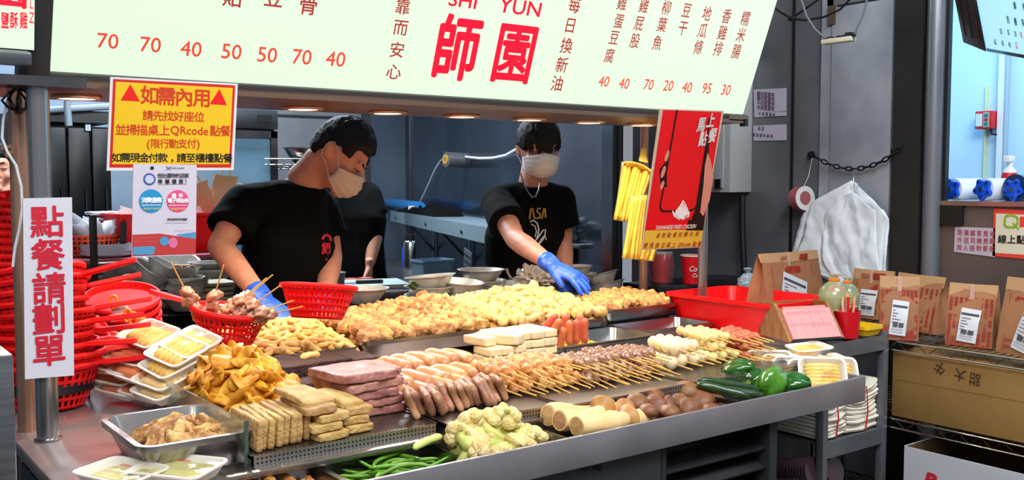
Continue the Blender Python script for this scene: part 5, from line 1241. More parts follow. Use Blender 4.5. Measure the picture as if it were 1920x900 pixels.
t = thing('knife', 'kitchen knife with black handle lying on the cutting board', 'knife', M3 @ Vector((0, -.03, zt3 + .021)))
MB().bb((-.06, -.045, zt3 + .0215), (.06, -.022, zt3 + .036), M3).build('handle', black, t, .004)
MB().add([(-.06, -.045, zt3 + .024), (-.06, -.018, zt3 + .024), (-.2, -.03, zt3 + .024), (-.06, -.045, zt3 + .0255), (-.06, -.018, zt3 + .0255), (-.2, -.03, zt3 + .0255)], [(0, 1, 2), (3, 5, 4), (0, 2, 5, 3), (1, 4, 5, 2), (0, 3, 4, 1)], M3).build('blade', steel_lt, t)
for k, lab in enumerate(('red scissor handle lying behind the cutting board', 'red scissor handle nearest the cutting board edge')):
    c0 = M3 @ Vector((-.04 + k * .07, .21 + .02 * k, zt3 + .012)); tag(MB().tube([c0 + ex3 * .032 * math.cos(a) + ey3 * .02 * math.sin(a) for a in [i * PI / 8 for i in range(17)]], .009, 8, False).build('scissor_handle', mat('scissor_red', (.72, .06, .08), .4)), lab, 'scissors', 'red scissor handles')
q = PD(628, 526, 4.02); tag(MB().lathe([(0, 0), (.036, 0), (.042, .09), (.047, .092), (.044, .094), (.038, .09), (.033, .004), (0, .004)], 24, Matrix.Translation((q.x, q.y, zt3 + .0))).build('grey_pitcher', mat('grey_pitcher', (.42, .44, .46), .35)), 'grey plastic pitcher standing behind the arm of the leaning cook', 'pitcher')
# -------- back-left counter with red tub, orange basket, napkins, plates
zl = .975; t = thing('back_counter', 'back counter at the left with bowls and a red tub on it', 'counter', (1.0, 4.0, 0))
MB().bb((.35, 3.50, zl - .04), (1.62, 4.7, zl), None).build('counter_top', steel_dk, t, .003)
MB().bb((.38, 3.54, 0), (1.6, 4.68, zl - .04)).build('counter_base', dark_cab, t)
MB().tube([(.35, 3.485, zl - .02), (1.62, 3.485, zl - .02)], .022, 14).build('front_bar', mat('dark_bar', (.16, .17, .19), .25, .8), t)
# red tub
zs = 1.12
t = thing('raised_shelf', 'pink-topped raised shelf on the back counter carrying the red tub and orange basket', 'shelf', (1.0, 4.4, zl))
MB().bb((.45, 4.12, zs - .02), (1.62, 4.68, zs)).build('shelf_top', mat('pink_top', (.62, .30, .32), .4), t, .002)
for x in (.47, 1.03, 1.6): MB().bb((x - .015, 4.14, zl), (x + .015, 4.66, zs - .02)).build('support', dark_cab, t)
tq0, tq1 = P(250, 492, zl), P(430, 492, zl)
t0 = PY(215, 402, 4.25); t1 = PY(445, 402, 4.25)
t = thing('red_tub', 'big red plastic tub behind the white poster holding paper bags', 'tub', ((t0.x + t1.x) / 2, 4.4, zl))
tub(MB(), t0.x + .01, t1.x, 4.25, 4.62, zs + .002, t0.z, .005, .035, .014, .03).build('tub_body', redp, t)
sx = PY(233, 440, 4.24).x; MB().add([(sx - .012, 4.262, zs + .03), (sx + .012, 4.262, zs + .03), (sx + .012, 4.243, t0.z - .03), (sx - .012, 4.243, t0.z - .03), (sx - .012, 4.268, zs + .03), (sx + .012, 4.268, zs + .03), (sx + .012, 4.25, t0.z - .03), (sx - .012, 4.25, t0.z - .03)], [(0, 1, 2, 3), (4, 5, 6, 7), (0, 1, 5, 4), (2, 3, 7, 6), (1, 2, 6, 5), (0, 3, 7, 4)]).build('handle_slot', black, t)
# paper bags in the tub
random.seed(14)
pb = mat('bag_brown_paper', (.70, .55, .40), .75, 0, (.62, .48, .34), 12); pbw = mat('bag_white_paper', (.82, .78, .78), .7)
for k, (u, v, w_, h_, m_, lean, lab) in enumerate(((385, 388, .10, .15, pb, -.25, 'brown paper carrier bag with twisted handle sticking out of the red tub'), (412, 390, .12, .19, pb, .15, 'taller brown paper bag at the right end of the red tub'), (430, 396, .09, .14, pb, .3, 'brown paper bag half hidden by the shoulder of the leaning cook'), (385, 398, .12, .07, pbw, .0, 'white paper bag lying in front in the red tub'), (238, 400, .09, .06, pbw, .3, 'white paper tip sticking out at the left end of the red tub'))):
    q = PY(u, v + 16, 4.36 + .03 * (k % 3)); 
    M = Matrix.Translation(q) @ Matrix.Rotation(lean, 4, 'Y') @ Matrix.Rotation(random.uniform(-.4, .4), 4, 'Z')
    b = MB(); rr = []
    for i in range(7):
        f = i / 6; s = .035 * (1 - f * .65); wv = .006 * math.sin(i * 2.1 + k)
        rr.append([(-w_ / 2 + wv, -s, h_ * f), (-w_ * .1, -s * 1.15, h_ * f), (w_ / 2 + wv, -s * .8, h_ * (f * 1.04)), (w_ / 2 - .01, s, h_ * f), (0, s * 1.1, h_ * f), (-w_ / 2 + .01, s, h_ * f)])
    b.loft(rr, True, True, M); o = b.build('bag_body', m_) if False else b
    t = thing('paper_carrier_bag' if m_ is pb else 'white_paper_bag', lab, 'paper bag', q)
    o.build('bag_body', m_, t, sharp=25)
    if m_ is pb: MB().tube([M @ Vector((-w_ * .25, -.012, h_ * .98)), M @ Vector((-w_ * .18, -.012, h_ + .035)), M @ Vector((w_ * .12, -.012, h_ + .035)), M @ Vector((w_ * .2, -.012, h_ * .98))], .004, 6).build('handle', kraft_lt, t)
# orange basket, napkins, stacked papers, plates, black stand
orb = mat('orange_basket_plastic', (.88, .26, .08), .4)
def lattice_cone(r0, r1, h, nu, nv, hu=1, m0=1, m1=1, z0=0, wall=0, ell=1.0):
    """slotted basket wall: ribs and hoops with real openings between them"""
    b = MB(); cols = nu * 2; rows = nv * 2 + 1
    us = []
    for j in range(nu): us += [j / nu, (j + .42) / nu]
    vs = [0]
    for i in range(nv): vs += [(i + .34) / nv, (i + 1) / nv] if i < nv - 1 else [(i + .34) / nv, 1]
    idx = {}
    V = []
    for i, v in enumerate(vs):
        r = r0 + (r1 - r0) * v ** .85
        for j, u in enumerate(us):
            a = 2 * PI * u; V.append((r * math.cos(a), r * math.sin(a) * ell, z0 + h * v))
    F = []
    n = len(us)
    for i in range(len(vs) - 1):
        for j in range(n):
            if i % 2 == 1 and j % 2 == 1: continue
            k = (j + 1) % n; F.append((i * n + j, i * n + k, (i + 1) * n + k, (i + 1) * n + j))
    b.add(V, F); return b
q = PY(166, 470, 4.36)
Mo = Matrix.Translation((q.x, q.y, zs + .002))
t = thing('orange_basket', 'orange slotted basket with napkins on the raised shelf', 'basket', (q.x, q.y, zs))
b = lattice_cone(.10, .125, .085, 34, 4); b.v = [Mo @ p for p in b.v]; b.build('basket_wall', orb, t, solid=.003, fix=False)
MB().lathe([(0, 0), (.10, 0), (.10, .003), (0, .003)], 30, Mo).build('basket_floor', orb, t)
MB().lathe([(.122, .08), (.131, .08), (.131, .09), (.122, .09), (.122, .08)], 34, Mo).build('rim', orb, t)
nap = mat('napkin_white', (.82, .82, .86), .8)
random.seed(4)
b = MB(); c0 = Vector((q.x, q.y, zs + .05))
for k in range(16):
    a = random.uniform(-1.25, 1.25); L = random.uniform(.09, .15); d = RT * math.sin(a) + Vector((0, 0, math.cos(a) * .95 + .1)); s = d.cross(FW).normalized() * .03
    p = c0 + RT * random.uniform(-.05, .05) + FW * random.uniform(-.05, .05)
    b.add([p - s, p + s, p + d * L * .7 + s * 1.2 + FW * .02, p + d * L, p + d * L * .7 - s * 1.2 - FW * .015], [(0, 1, 2, 4), (2, 3, 4)])
tag(b.build('napkins', nap, sharp=0, solid=.0015), 'fan of white napkins standing in the orange basket', 'napkins', kind='stuff')
q = PY(208, 462, 4.40)
for k in range(7):
    b = MB(); r = [(random.uniform(-.008, .008), random.uniform(-.008, .008)) for _ in range(2)]
    M = Matrix.Translation((q.x + .0, q.y + .12, zs + .001 + k * .026)) @ Matrix.Rotation(random.uniform(-.3, .3), 4, 'Z')
    b.grid(lambda i, j: ((i - .5) * .12, (j - .5) * .10, .018 + .006 * noise.noise(Vector((i * 4, j * 4, k)))), 8, 6, M)
    tag(b.build('folded_paper', nap, sharp=0, solid=.012), 'one of the folded white papers stacked beside the red tub', 'paper', 'folded papers beside the red tub')
q = PY(202, 472, 4.24)
for k in range(9):
    M = Matrix.Translation((q.x + random.uniform(-.004, .004), q.y, zs + .001 + k * .0052))
    tag(MB().lathe([(0, 0), (.075, 0), (.105, .012), (.105, .015), (.073, .004), (0, .004)], 26, M).build('paper_plate', nap), 'white plate in the stack before the folded papers', 'plate', 'plates stacked on the back counter')
q = PY(193, 482, 3.72); q.z = zl
t = thing('black_stand', 'black upright handle with a flared foot beside the orange basket', 'stand', (q.x - .06, q.y - .12, zl))
pz = PD(198, 400, dep(q)).z
MB().bb((q.x - .072, q.y - .128, zl + .02), (q.x - .048, q.y - .112, pz)).build('upright', black, t, .003)
MB().lathe([(0, 0), (.10, 0), (.075, .03), (.03, .06), (.012, .075), (0, .075)], 24, Matrix.Translation((q.x - .06, q.y - .12, zl + .001))).build('foot', black, t)
# -------- steel bowls
BP = [(0, 0), (.052, 0), (.062, .006), (.090, .045), (.101, .062), (.110, .064), (.111, .067), (.100, .0665), (.087, .047), (.060, .009), (.050, .004), (0, .004)]
bowl_me = MB().lathe(BP, 40).mesh('steel_bowl', bowl_mat)
def bowl(u, v, depth, s, tilt, az, lab, grp, sink=0):
    q = PD(u, v, depth); R = Matrix.Rotation(az, 4, 'Z') @ Matrix.Rotation(tilt, 4, 'X')
    o = inst('steel_bowl', bowl_me, q + R.to_3x3() @ Vector((0, 0, -.064 * s)), R.to_euler(), lab, 'bowl', grp, s)
    return o
gl_ = 'steel bowls piled on the back counter'; gr_ = 'steel bowls stacked behind the fried food'
for u, v, d, s, ti, az, lab in (
    (218, 545, 3.75, .80, 0, 0, 'lowest steel bowl at the left end of the left bowl pile'), (222, 518, 3.75, .84, -.05, 0, 'steel bowl second from bottom at the left end of the pile'), (226, 492, 3.78, .92, -.06, .2, 'wide steel bowl on top at the left end of the bowl pile'),
    (270, 530, 3.55, .72, .35, .6, 'steel bowl tipped forward at the middle of the left bowl pile'), (292, 508, 3.62, .84, .62, 1.1, 'steel bowl strongly tipped showing its inside, middle of the left pile'), (318, 498, 3.66, .86, .55, 1.2, 'steel bowl tipped over the middle bowls of the left pile'),
    (340, 503, 3.58, .66, -.08, 0, 'steel bowl with brown leftovers at the top of the left pile'), (346, 520, 3.56, .66, .0, 0, 'steel bowl directly under the one with brown leftovers'), (352, 533, 3.50, .74, -.28, .5, 'steel bowl with tall side facing out, right part of the left pile'),
    (348, 558, 3.46, .74, 0, 0, 'steel bowl at the bottom right of the left pile with white scraps'), (303, 556, 3.48, .62, 0, 0, 'small steel bowl at the bottom centre of the left pile'), (318, 482, 3.95, 1.1, .25, .4, 'broad steel basin behind the left bowl pile'), (395, 492, 3.82, .80, 0, 0, 'steel bowl behind the arm of the leaning cook'), (397, 505, 3.8, .80, 0, 0, 'lower steel bowl behind the arm of the leaning cook')):
    bowl(u, v, d, s, ti, az, lab, gl_)
left = mat('brown_leftovers', (.70, .45, .15), .5, 0, (.55, .36, .16), 30)
random.seed(6)
for k in range(5):
    q = PD(332 + k * 7, 499 + (k % 2) * 3, 3.58 + .012 * (k % 3)); tag(MB().sphere(q, (.014, .010, .006), 8, 6).build('food_scrap', left), 'brown scrap of food in the top bowl of the left pile', 'scrap', 'scraps in the bowl')
q = PD(404, 545, 3.6)
for k in range(5):
    tag(MB().bb((q.x - .09, q.y - .05, zl + .002 + k * .018), (q.x + .07, q.y + .09, zl + .016 + k * .018)).build('foam_box', mat('pale_foam', (.72, .70, .60), .6), bev=.004), 'flat pale foam box in the low stack behind the arm of the leaning cook', 'box', 'pale foam boxes')
# right bowls stand on a raised ledge behind the food
t = thing('bowl_ledge', 'dark raised ledge behind the fried food carrying the right-hand bowls', 'ledge', (2.2, 2.95, 0))
zr = .965; MB().bb((1.25, 2.90, zr - .03), (2.72, 3.10, zr)).build('ledge_top', steel_dk, t, .003)
MB().bb((1.25, 2.952, 0), (2.72, 3.06, zr - .03)).build('ledge_base', dark_cab, t)
MB().tube([(1.20, 3.10, zr - .01), (1.95, 3.10, zr - .01)], .018, 12).build('padded_bar', mat('dark_bar', (.16, .17, .19), .25, .8), t)
yb = 3.0
def rb(u, v, lab, s=.92, ti=0, az=0, y=2.99):
    q = PY(u, v, y); R = Matrix.Rotation(az, 4, 'Z') @ Matrix.Rotation(ti, 4, 'X')
    inst('steel_bowl', bowl_me, q + R.to_3x3() @ Vector((0, 0, -.066 * s)), R.to_euler(), lab, 'bowl', gr_, s)
rb(682, 540, 'single steel bowl behind the red basket on the fries', .78, y=2.92)
rb(806, 552, 'lowest bowl of the front left stack of the right bowls', .86); rb(806, 536, 'middle bowl of the front left stack holding green leaves', .86); rb(806, 517, 'top bowl of the front left stack of the right bowls, slightly tilted', .86, -.10, .6)
rb(866, 553, 'lower bowl of the stack left of the centre heap with green leaves', .80, y=2.96); rb(864, 527, 'upper tilted bowl of the stack left of the centre heap', .80, .10, .5, y=2.96)
rb(902, 505, 'topmost bowl of the rear stack in front of the black shirt', .86, y=3.12); rb(906, 525, 'second bowl of the rear stack in front of the black shirt', .86, y=3.12)
rb(942, 530, 'upper wide bowl beside the crumpled wrap', .88, y=3.04); rb(942, 546, 'lower wide bowl beside the crumpled wrap', .88, y=3.04)
rb(985, 520, 'tilted bowl behind the wrapped heap at the wrist of the gloved hand', .80, .5, .3, y=3.16)
rb(1082, 498, 'top bowl of the stack right of the gloved hand', .60, y=3.08); rb(1086, 512, 'second bowl of the stack right of the gloved hand', .66, y=3.04)
rb(1128, 514, 'upper bowl of the tilted pile at the right end of the bowls', .66, -.32, .4, y=3.0); rb(1136, 532, 'middle bowl of the tilted pile at the right end of the bowls', .74, -.30, .4, y=2.97); rb(1145, 545, 'lowest bowl of the tilted pile at the right end of the bowls', .70, -.2, .4, y=2.99)
green = mat('leaf_green', (.34, .42, .12), .5)
for u, v in ((776, 530), (838, 540), (824, 549), (900, 549), (770, 536)):
    q = PY(u, v, 2.925); tag(MB().grid(lambda i, j: (q.x + (i - .5) * .04, q.y + (j - .5) * .02, q.z + .008 * math.sin(i * 5) - .01 * j), 5, 3).build('green_leaf', green, sharp=0, solid=.0015), 'bit of green leaf hanging out of a bowl of the right stacks', 'leaf', 'green leaves in the bowls')
# crumpled clear wrap between the bowls
wrap_m = mat('crumpled_wrap', (.80, .74, .70), .2, trans=.35, spec=.7)
def crump(c, r, seed, amp=.35, f=3.0, sub=4):
    b = bmesh.new(); bmesh.ops.create_icosphere(b, subdivisions=sub, radius=1)
    o = MB(); o.v = []
    for v in b.verts:
        n = v.co.normalized(); k = 1 + amp * (abs(noise.noise(n * f + Vector((seed, 0, 0)))) * 2 - .6) + amp * .4 * noise.noise(n * f * 3 + Vector((0, seed, 0)))
        o.v.append(Vector((c[0] + n.x * r[0] * k, c[1] + n.y * r[1] * k, c[2] + n.z * r[2] * k)))
    o.f = [tuple(v.index for v in f_.verts) for f_ in b.faces]; b.free(); return o
q = PY(1000, 522, 3.02); tag(crump(q, (.075, .06, .055), 3).build('wrapped_packet', wrap_m, sharp=25), 'crumpled clear wrapped packet among the bowls at the gloved wrist', 'packet')
# -------- far right of the kitchen
for k, (u, r) in enumerate(((1133, .022), (1146, .03), (1160, .02))):
    q = PD(u, 300, 4.25 + .06 * k); tag(MB().tube([(q.x, q.y, 0), (q.x, q.y, 2.4)], r, 14).build('dark_pipe', mat('dark_pipe', (.10, .11, .12), .4, .4)), 'dark upright pipe behind the yellow bags, ' + ('left of three', 'thickest, middle of three', 'right of three')[k], 'pipe', 'dark pipes behind the yellow bags')
q = PD(1128, 230, 4.2); tag(MB().bb((q.x - .02, q.y - .02, 1.4), (q.x + .02, q.y + .02, 1.75)).build('brass_valve_strip', mat('brass_strip', (.62, .42, .25), .4, .6)), 'brownish metal strip on the pipes at the lamp', 'strip')
q = PD(1095, 455, 4.42); zt4 = q.z
t = thing('side_shelf', 'pale grey low shelf behind the second cook holding a clear plastic bag', 'shelf', q)
b = MB(); b.box((q.x + .02, q.y + .05, zt4 - .012), (.22, .24, .02)); b.build('shelf_board', mat('grey_shelf', (.42, .46, .48), .4, .5), t, .004)
MB().bb((q.x - .03, q.y + .1, 0), (q.x + .02, q.y + .14, zt4 - .02)).build('support', steel_dk, t)
MB().tube([q + RT * -.09 + Vector((0, 0, .0)), q + RT * -.08 + Vector((0, 0, .05)), q + RT * .05 + Vector((0, 0, .055)), q + RT * .075 + Vector((0, 0, .0))], .005, 8).build('wire_handle', steel_dk, t)
tag(crump((q.x + .01, q.y + .10, zt4 + .062), (.10, .075, .062), 9, .3, 2.6).build('clear_plastic_bag', mat('clear_bag_grey', (.62, .68, .70), .25, trans=.4, spec=.6), sharp=25), 'crumpled clear plastic bag on the low grey shelf behind the second cook', 'bag')
# yellow carrier bags hanging by the pole
yelb = mat('yellow_bag_film', (.95, .82, .36), .4, 0, (.91, .76, .28), 12, bump=.1, bscale=20, sss=.15)
random.seed(17)
def yellow_bundle(nm, lab, pts4, d0, n, wob):
    t = thing(nm, lab, 'bag', PD(*pts4[2], d0), 'yellow carrier bags on the pole')
    (ul, vl), (ur, vr), (br_, bv), (bl_, blv) = pts4
    for k in range(n):
        f0, f1 = k / n, min(1.04, (k + 1.7) / n)
        def fn(i, j):
            u_t = ul + (ur - ul) * (f0 + (f1 - f0) * i); v_t = vl + (vr - vl) * (f0 + (f1 - f0) * i)
            u_b = bl_ + (br_ - bl_) * (f0 + (f1 - f0) * i); v_b = blv + (bv - blv) * (f0 + (f1 - f0) * i)
            d = d0 + .018 * math.sin(i * PI) * -1 + .012 * (k % 3) + .004 * noise.noise(Vector((i * 2, j * 4, k)))
            return PD(u_t + (u_b - u_t) * j + wob * math.sin(j * 3 + k), v_t + (v_b - v_t) * j, d)
        MB().grid(fn, 6, 10).build('bag_fold', yelb, t, sharp=0, solid=.003)
    return t
t = yellow_bundle('yellow_carrier_bags', 'upper bundle of folded yellow carrier bags hanging on the coppery pole', ((1166, 303), (1222, 318), (1186, 418), (1150, 412)), 3.64, 8, 1.5)
def fnt(i, j): return PD(1170 + 52 * i, 304 + 16 * i + 9 * j - 6 * math.sin(PI * i), 3.60 + .05 * j)
MB().grid(fnt, 10, 4).build('bag_top', yelb, t, sharp=0, solid=.004)
MB().loft([[PD(1197, 302, 3.62), PD(1216, 306, 3.62), PD(1216, 306, 3.66), PD(1197, 302, 3.66)], [PD(1200, 290, 3.63), PD(1212, 292, 3.63), PD(1212, 292, 3.65), PD(1200, 290, 3.65)], [PD(1203, 278, 3.635), PD(1212, 278, 3.635), PD(1212, 278, 3.645), PD(1203, 278, 3.645)]], True).build('bag_neck', yelb, t, .004)
yellow_bundle('yellow_carrier_bags', 'lower pair of narrow yellow bag handles hanging on the coppery pole', ((1183, 368), (1214, 366), (1196, 487), (1166, 484)), 3.56, 6, 1.5)
yellow_bundle('yellow_carrier_bags', 'short end of yellow bags peeping out under the red poster', ((1204, 460), (1232, 462), (1224, 490), (1196, 486)), 3.60, 4, .5)
# ledge with red cups, black case and small bag behind the red bin
q = PD(1235, 530, 4.2); zc = q.z
t = thing('rear_ledge', 'steel ledge behind the poles carrying red cups', 'ledge', (q.x, q.y, 0))
MB().bb((q.x - .12, q.y - .12, zc - .06), (3.53, q.y + .10, zc), None).build('ledge_top', steel_dk, t, .003)
MB().bb((q.x + .0, q.y - .08, 0), (3.5, q.y + .08, zc - .06)).build('ledge_base', dark_cab, t)
cupm = mat('red_paper_cup', (.80, .04, .09), .4)
def red_cup(u, v, dd, s, lab, text=True):
    q = PD(u, v, dd); q.z = zc + .001
    t = thing('red_cup', lab, 'cup', q)
    MB().lathe([(0, 0), (.033 * s, 0), (.043 * s, .115 * s), (.040 * s, .115 * s), (.030 * s, .004), (0, .004)], 28, Matrix.Translation(q)).build('cup_wall', cupm, t)
    MB().lathe([(.042 * s, .112 * s), (.046 * s, .113 * s), (.046 * s, .118 * s), (.041 * s, .118 * s), (.042 * s, .112 * s)], 28, Matrix.Translation(q)).build('rim', white_pl, t)
    if text:
        n = -FW; n.z = 0; n.normalize(); CP = Pl(q + n * .0425 * s + Vector((0, 0, .06 * s)), Vector((0, 0, 1)).cross(n), (0, 0, 1)); b = MB(); CP.put(b, 'Coca', .012, .004, .022, .012, .9, .0005, .3); CP.put(b, 'Cola', .016, -.024, .016, .01, .9, .0005, .3); b.build('white_script', wht, t)
red_cup(1296, 525, 4.16, 1.05, 'red paper cup with white script beside the pole of the red poster')
red_cup(1238, 525, 4.22, 1.12, 'red cup inside a clear bag under the red poster', False)
q = PD(1240, 525, 4.2); q.z = zc + .002; MB0 = MB().lathe([(0, .001), (.05, .001), (.058, .07), (.052, .125), (.04, .135), (.04, .133), (.05, .122), (.056, .07), (.048, .003), (0, .003)], 24, Matrix.Translation(q)); tag(MB0.build('clear_bag', mat('clear_film', (.9, .9, .92), .1, trans=.95, spec=.5, alpha=.5)), 'clear bag around the red cup under the red poster', 'bag')
q = PD(1330, 548, 3.98); tag(MB().bb((q.x - .13, q.y - .10, zc - .09), (q.x + .10, q.y + .08, zc - .02)).build('black_case', black, bev=.015, seg=3), 'black case behind the red bin', 'case')
q = PD(1402, 532, 3.95); t = thing('tied_bag', 'small clear tied bag of white rice paper beside the kraft bag behind the bin', 'bag', q - Vector((0, 0, .045)))
crump(q, (.046, .04, .042), 5, .18, 2.4).build('bag_body', mat('tied_bag_film', (.62, .68, .72), .3, trans=.3), t, sharp=25)
MB().lathe([(.012, .03), (.008, .045), (.02, .062), (.012, .066), (0, .062)], 12, Matrix.Translation(q)).build('bag_knot', MATS['tied_bag_film'], t)
sbox2('rack_plate', 'steel plate behind the red bin carrying the small tied bag', 'plate', (2.62, 2.64, .90), (3.2, 3.3, .93), steel_dk)
# ================================================================== food: shared shapes
def fmat(name, c1, c2, sc=30, rough=.5, bump=.25, bs=90, tint=.18, sss=0, hue=.02, **k): return rand_tint(mat(name, c1, rough, 0, c2, sc, bump=bump, bscale=bs, sss=sss, **k), tint, hue)
def ico(sub):
    b = bmesh.new(); bmesh.ops.create_icosphere(b, subdivisions=sub, radius=1); v = [x.co.normalized() for x in b.verts]; f = [tuple(i.index for i in q.verts) for q in b.faces]; b.free(); return v, f
_ic = {k: ico(k) for k in (1, 2, 3, 4)}
def blob(name, m, r, seed, amp=.2, f=1.6, amp2=0, f2=5, sub=3, bend=0):
    vs, fs = _ic[sub]; o = MB(); s = Vector((seed * 1.7, seed * .9, 3.1 * seed))
    for n in vs:
        k = 1 + amp * noise.noise(n * f + s)
        if amp2: k += amp2 * (1 - 2 * abs(noise.noise(n * f2 + s)))
        p = Vector((n.x * r[0] * k, n.y * r[1] * k, n.z * r[2] * k)); p.z += bend * (p.x / r[0]) ** 2 * r[0]
        o.v.append(p)
    o.f = list(fs); return o.mesh(name, m, sharp=0)
def stick(name, m, L, r, seed, bend=.2, amp=.12, n=10, k=11):
    o = MB(); rings = []; rnd = random.Random(seed); ph = rnd.uniform(0, 6)
    for i in range(k + 1):
        t = i / k; x = (t - .5) * L; e = math.sqrt(max(.02, 1 - (2 * t - 1) ** 6)); y = bend * L * (math.cos((t - .5) * PI) - .6) * .5
        rings.append([(x, y + r * e * (1 + amp * noise.noise(Vector((t * 5, j * .9, seed)))) * math.cos(2 * PI * j / n), r * e * (1 + amp * noise.noise(Vector((t * 5, j * .9, seed + 7)))) * math.sin(2 * PI * j / n)) for j in range(n)])
    o.loft(rings, True); return o.mesh(name, m, sharp=0)
def slab(sx, sy, sz, seed, amp=.003, rad=.004, cuts=7, f=40, sag=0):
    """a soft-edged block, base at z = 0"""
    o = MB(); b = bmesh.new(); bmesh.ops.create_cube(b, size=1); bmesh.ops.subdivide_edges(b, edges=b.edges[:], cuts=cuts, use_grid_fill=True)
    h = (sx / 2, sy / 2, sz / 2)
    for v in b.verts:
        p = Vector((v.co.x * sx, v.co.y * sy, v.co.z * sz)); c = Vector([max(-h[i] + rad, min(h[i] - rad, p[i])) for i in range(3)]); d = p - c
        if d.length > 1e-7: p = c + d.normalized() * rad
        n = (p - c * .6).normalized(); w = noise.noise(p * f + Vector((seed, seed * .3, 0))) + .5 * noise.noise(p * f * 2.7 + Vector((0, seed, 0)))
        p = p + n * amp * w; p.z += h[2] - sag * ((p.y / h[1]) ** 2)
        o.v.append(p)
    o.f = [tuple(i.index for i in q.verts) for q in b.faces]; b.free(); return o
def pan(name, lab, x0, x1, y0, y1, z0, z1, taper=.02, lip=.008, cat='tray', m=None, group=None, r=.02):
    o = MB(); tub(o, x0, x1, y0, y1, z0, z1, .0025, taper, lip, r)
    return tag(o.build(name, m or steel_pan), lab, cat, group)
def mound(name, lab, m, zf, x0, x1, y0, y1, base, drop, amp, f, cat):
    """pieces underneath the countable ones, closed down to the tray"""
    o = MB(); n1, n2 = max(8, int((x1 - x0) / .012)), max(8, int((y1 - y0) / .012))
    def fn(i, j):
        x, y = x0 + (x1 - x0) * i, y0 + (y1 - y0) * j
        if i in (0, 1) or j in (0, 1): return (x, y, base)
        p = Vector((x * f, y * f, 1)); w = 1 - 2 * abs(noise.noise(p)) + .5 * noise.noise(p * 2.3)
        return (x, y, max(base, zf(x, y) - drop + amp * w))
    o.grid(fn, n1, n2); o.f.append(tuple(range(n1 + 1)) + tuple((n1 + 1) * k + n1 for k in range(1, n2 + 1)) + tuple((n1 + 1) * n2 + n1 - k for k in range(1, n1 + 1)) + tuple((n1 + 1) * k for k in range(n2 - 1, 0, -1)))
    return tag(o.build(name, m, sharp=0), lab, cat, kind='stuff')
def heap(name, meshes, lab, cat, grp, zf, x0, x1, y0, y1, sp, rnd, lift=0, tilt=.35, smin=.85, smax=1.15, skip=0, inside=None, flat=False):
    """one object for every piece lying on the heap, roughly sp apart"""
    ny = max(1, int((y1 - y0) / sp)); nx = max(1, int((x1 - x0) / sp)); k = 0
    for j in range(ny):
        for i in range(nx):
            if rnd.random() < skip: continue
            x = x0 + (i + .5 + (.5 if j % 2 else 0) * .8 + rnd.uniform(-.32, .32)) * (x1 - x0) / nx; y = y0 + (j + .5 + rnd.uniform(-.32, .32)) * (y1 - y0) / ny
            x = min(max(x, x0), x1)
            if inside and not inside(x, y): continue
            e = .006; sxl = (zf(x + e, y) - zf(x - e, y)) / (2 * e); syl = (zf(x, y + e) - zf(x, y - e)) / (2 * e)
            nrm = Vector((-sxl, -syl, 1)).normalized()
            R = nrm.to_track_quat('Z', 'Y').to_matrix() @ Matrix.Rotation(rnd.uniform(0, 2 * PI), 3, 'Z') @ Matrix.Rotation(rnd.uniform(-tilt, tilt), 3, 'Y') @ Matrix.Rotation(0 if flat else rnd.uniform(0, 6.28), 3, 'X')
            inst(name, rnd.choice(meshes), (x, y, zf(x, y) + lift + rnd.uniform(-.003, .004)), R.to_euler(), lab, cat, grp, rnd.uniform(smin, smax)); k += 1
    return k
def ridge(pts, yr):
    q = [PY(u, v, yr) for u, v in pts]; return [(p.x, p.z - .018) for p in q]
def lerp1(tab, x):
    if x <= tab[0][0]: return tab[0][1]
    for (a, p), (b, q) in zip(tab, tab[1:]):
        if x <= b: return p + (q - p) * (x - a) / (b - a)
    return tab[-1][1]
def heapfn(tab, x0, x1, y0, yr, y1, zfront, zback, edge=.05, side=.02):
    def zf(x, y):
        r = lerp1(tab, x)
        if y <= yr: t = max(0, (y - y0) / (yr - y0)); z = zfront + (r - zfront) * (t ** .72)
        else: t = (y - yr) / (y1 - yr); z = r + (zback - r) * min(1, t) ** 2
        d = min(x - x0, x1 - x) / edge
        if d < 1: z -= side * (1 - max(0, d)) ** 2
        return z
    return zf
rnd = random.Random(42)
# ------------------------------------------------------------------ heaped trays at the back
pan('steel_tray', 'steel tray heaped with pale fried sticks next to the red skewer basket', .70, 1.283, 2.445, 2.86, .905, .968)
fry_m = fmat('fried_stick', (.94, .77, .46), (.87, .63, .30), 40, .5, .3, 120, .16)
fry_meshes = [stick('fried_stick', fry_m, .058 + .006 * (k % 3), .0082 + .0008 * (k % 2), k, .12 + .09 * (k % 3), .28) for k in range(6)]
tab = ridge(((440, 612), (480, 602), (530, 592), (600, 590), (660, 588), (690, 582)), 2.68)
zf = heapfn(tab, .72, 1.28, 2.45, 2.68, 2.84, .968, .975)
mound('fried_sticks', 'pale fried sticks filling the tray below the uppermost ones', fry_m, zf, .72, 1.265, 2.465, 2.84, .912, .019, .008, 60, 'fried sticks')
heap('fried_stick', fry_meshes, 'pale fried fish-paste stick in the tray left of the chicken pieces', 'fried stick', 'fried sticks in the leftmost heaped tray', zf, .73, 1.275, 2.452, 2.80, .0262, rnd, .001, .3)
pan('steel_tray', 'long steel tray heaped with golden fried chicken pieces', 1.297, 1.725, 2.432, 2.86, .932, .980, .006, .004)
chk_m = fmat('fried_chicken', (.90, .69, .41), (.64, .40, .19), 45, .6, .7, 150, .2)
chk_meshes = [blob('fried_chicken_piece', chk_m, (.024, .018, .015), k, .55, 1.7, .22, 4.2, 3) for k in range(8)]
tab = ridge(((680, 585), (720, 574), (760, 566), (800, 557), (840, 556), (880, 557), (910, 552)), 2.68)
zf = heapfn(tab, 1.25, 1.78, 2.435, 2.68, 2.84, .984, .985)
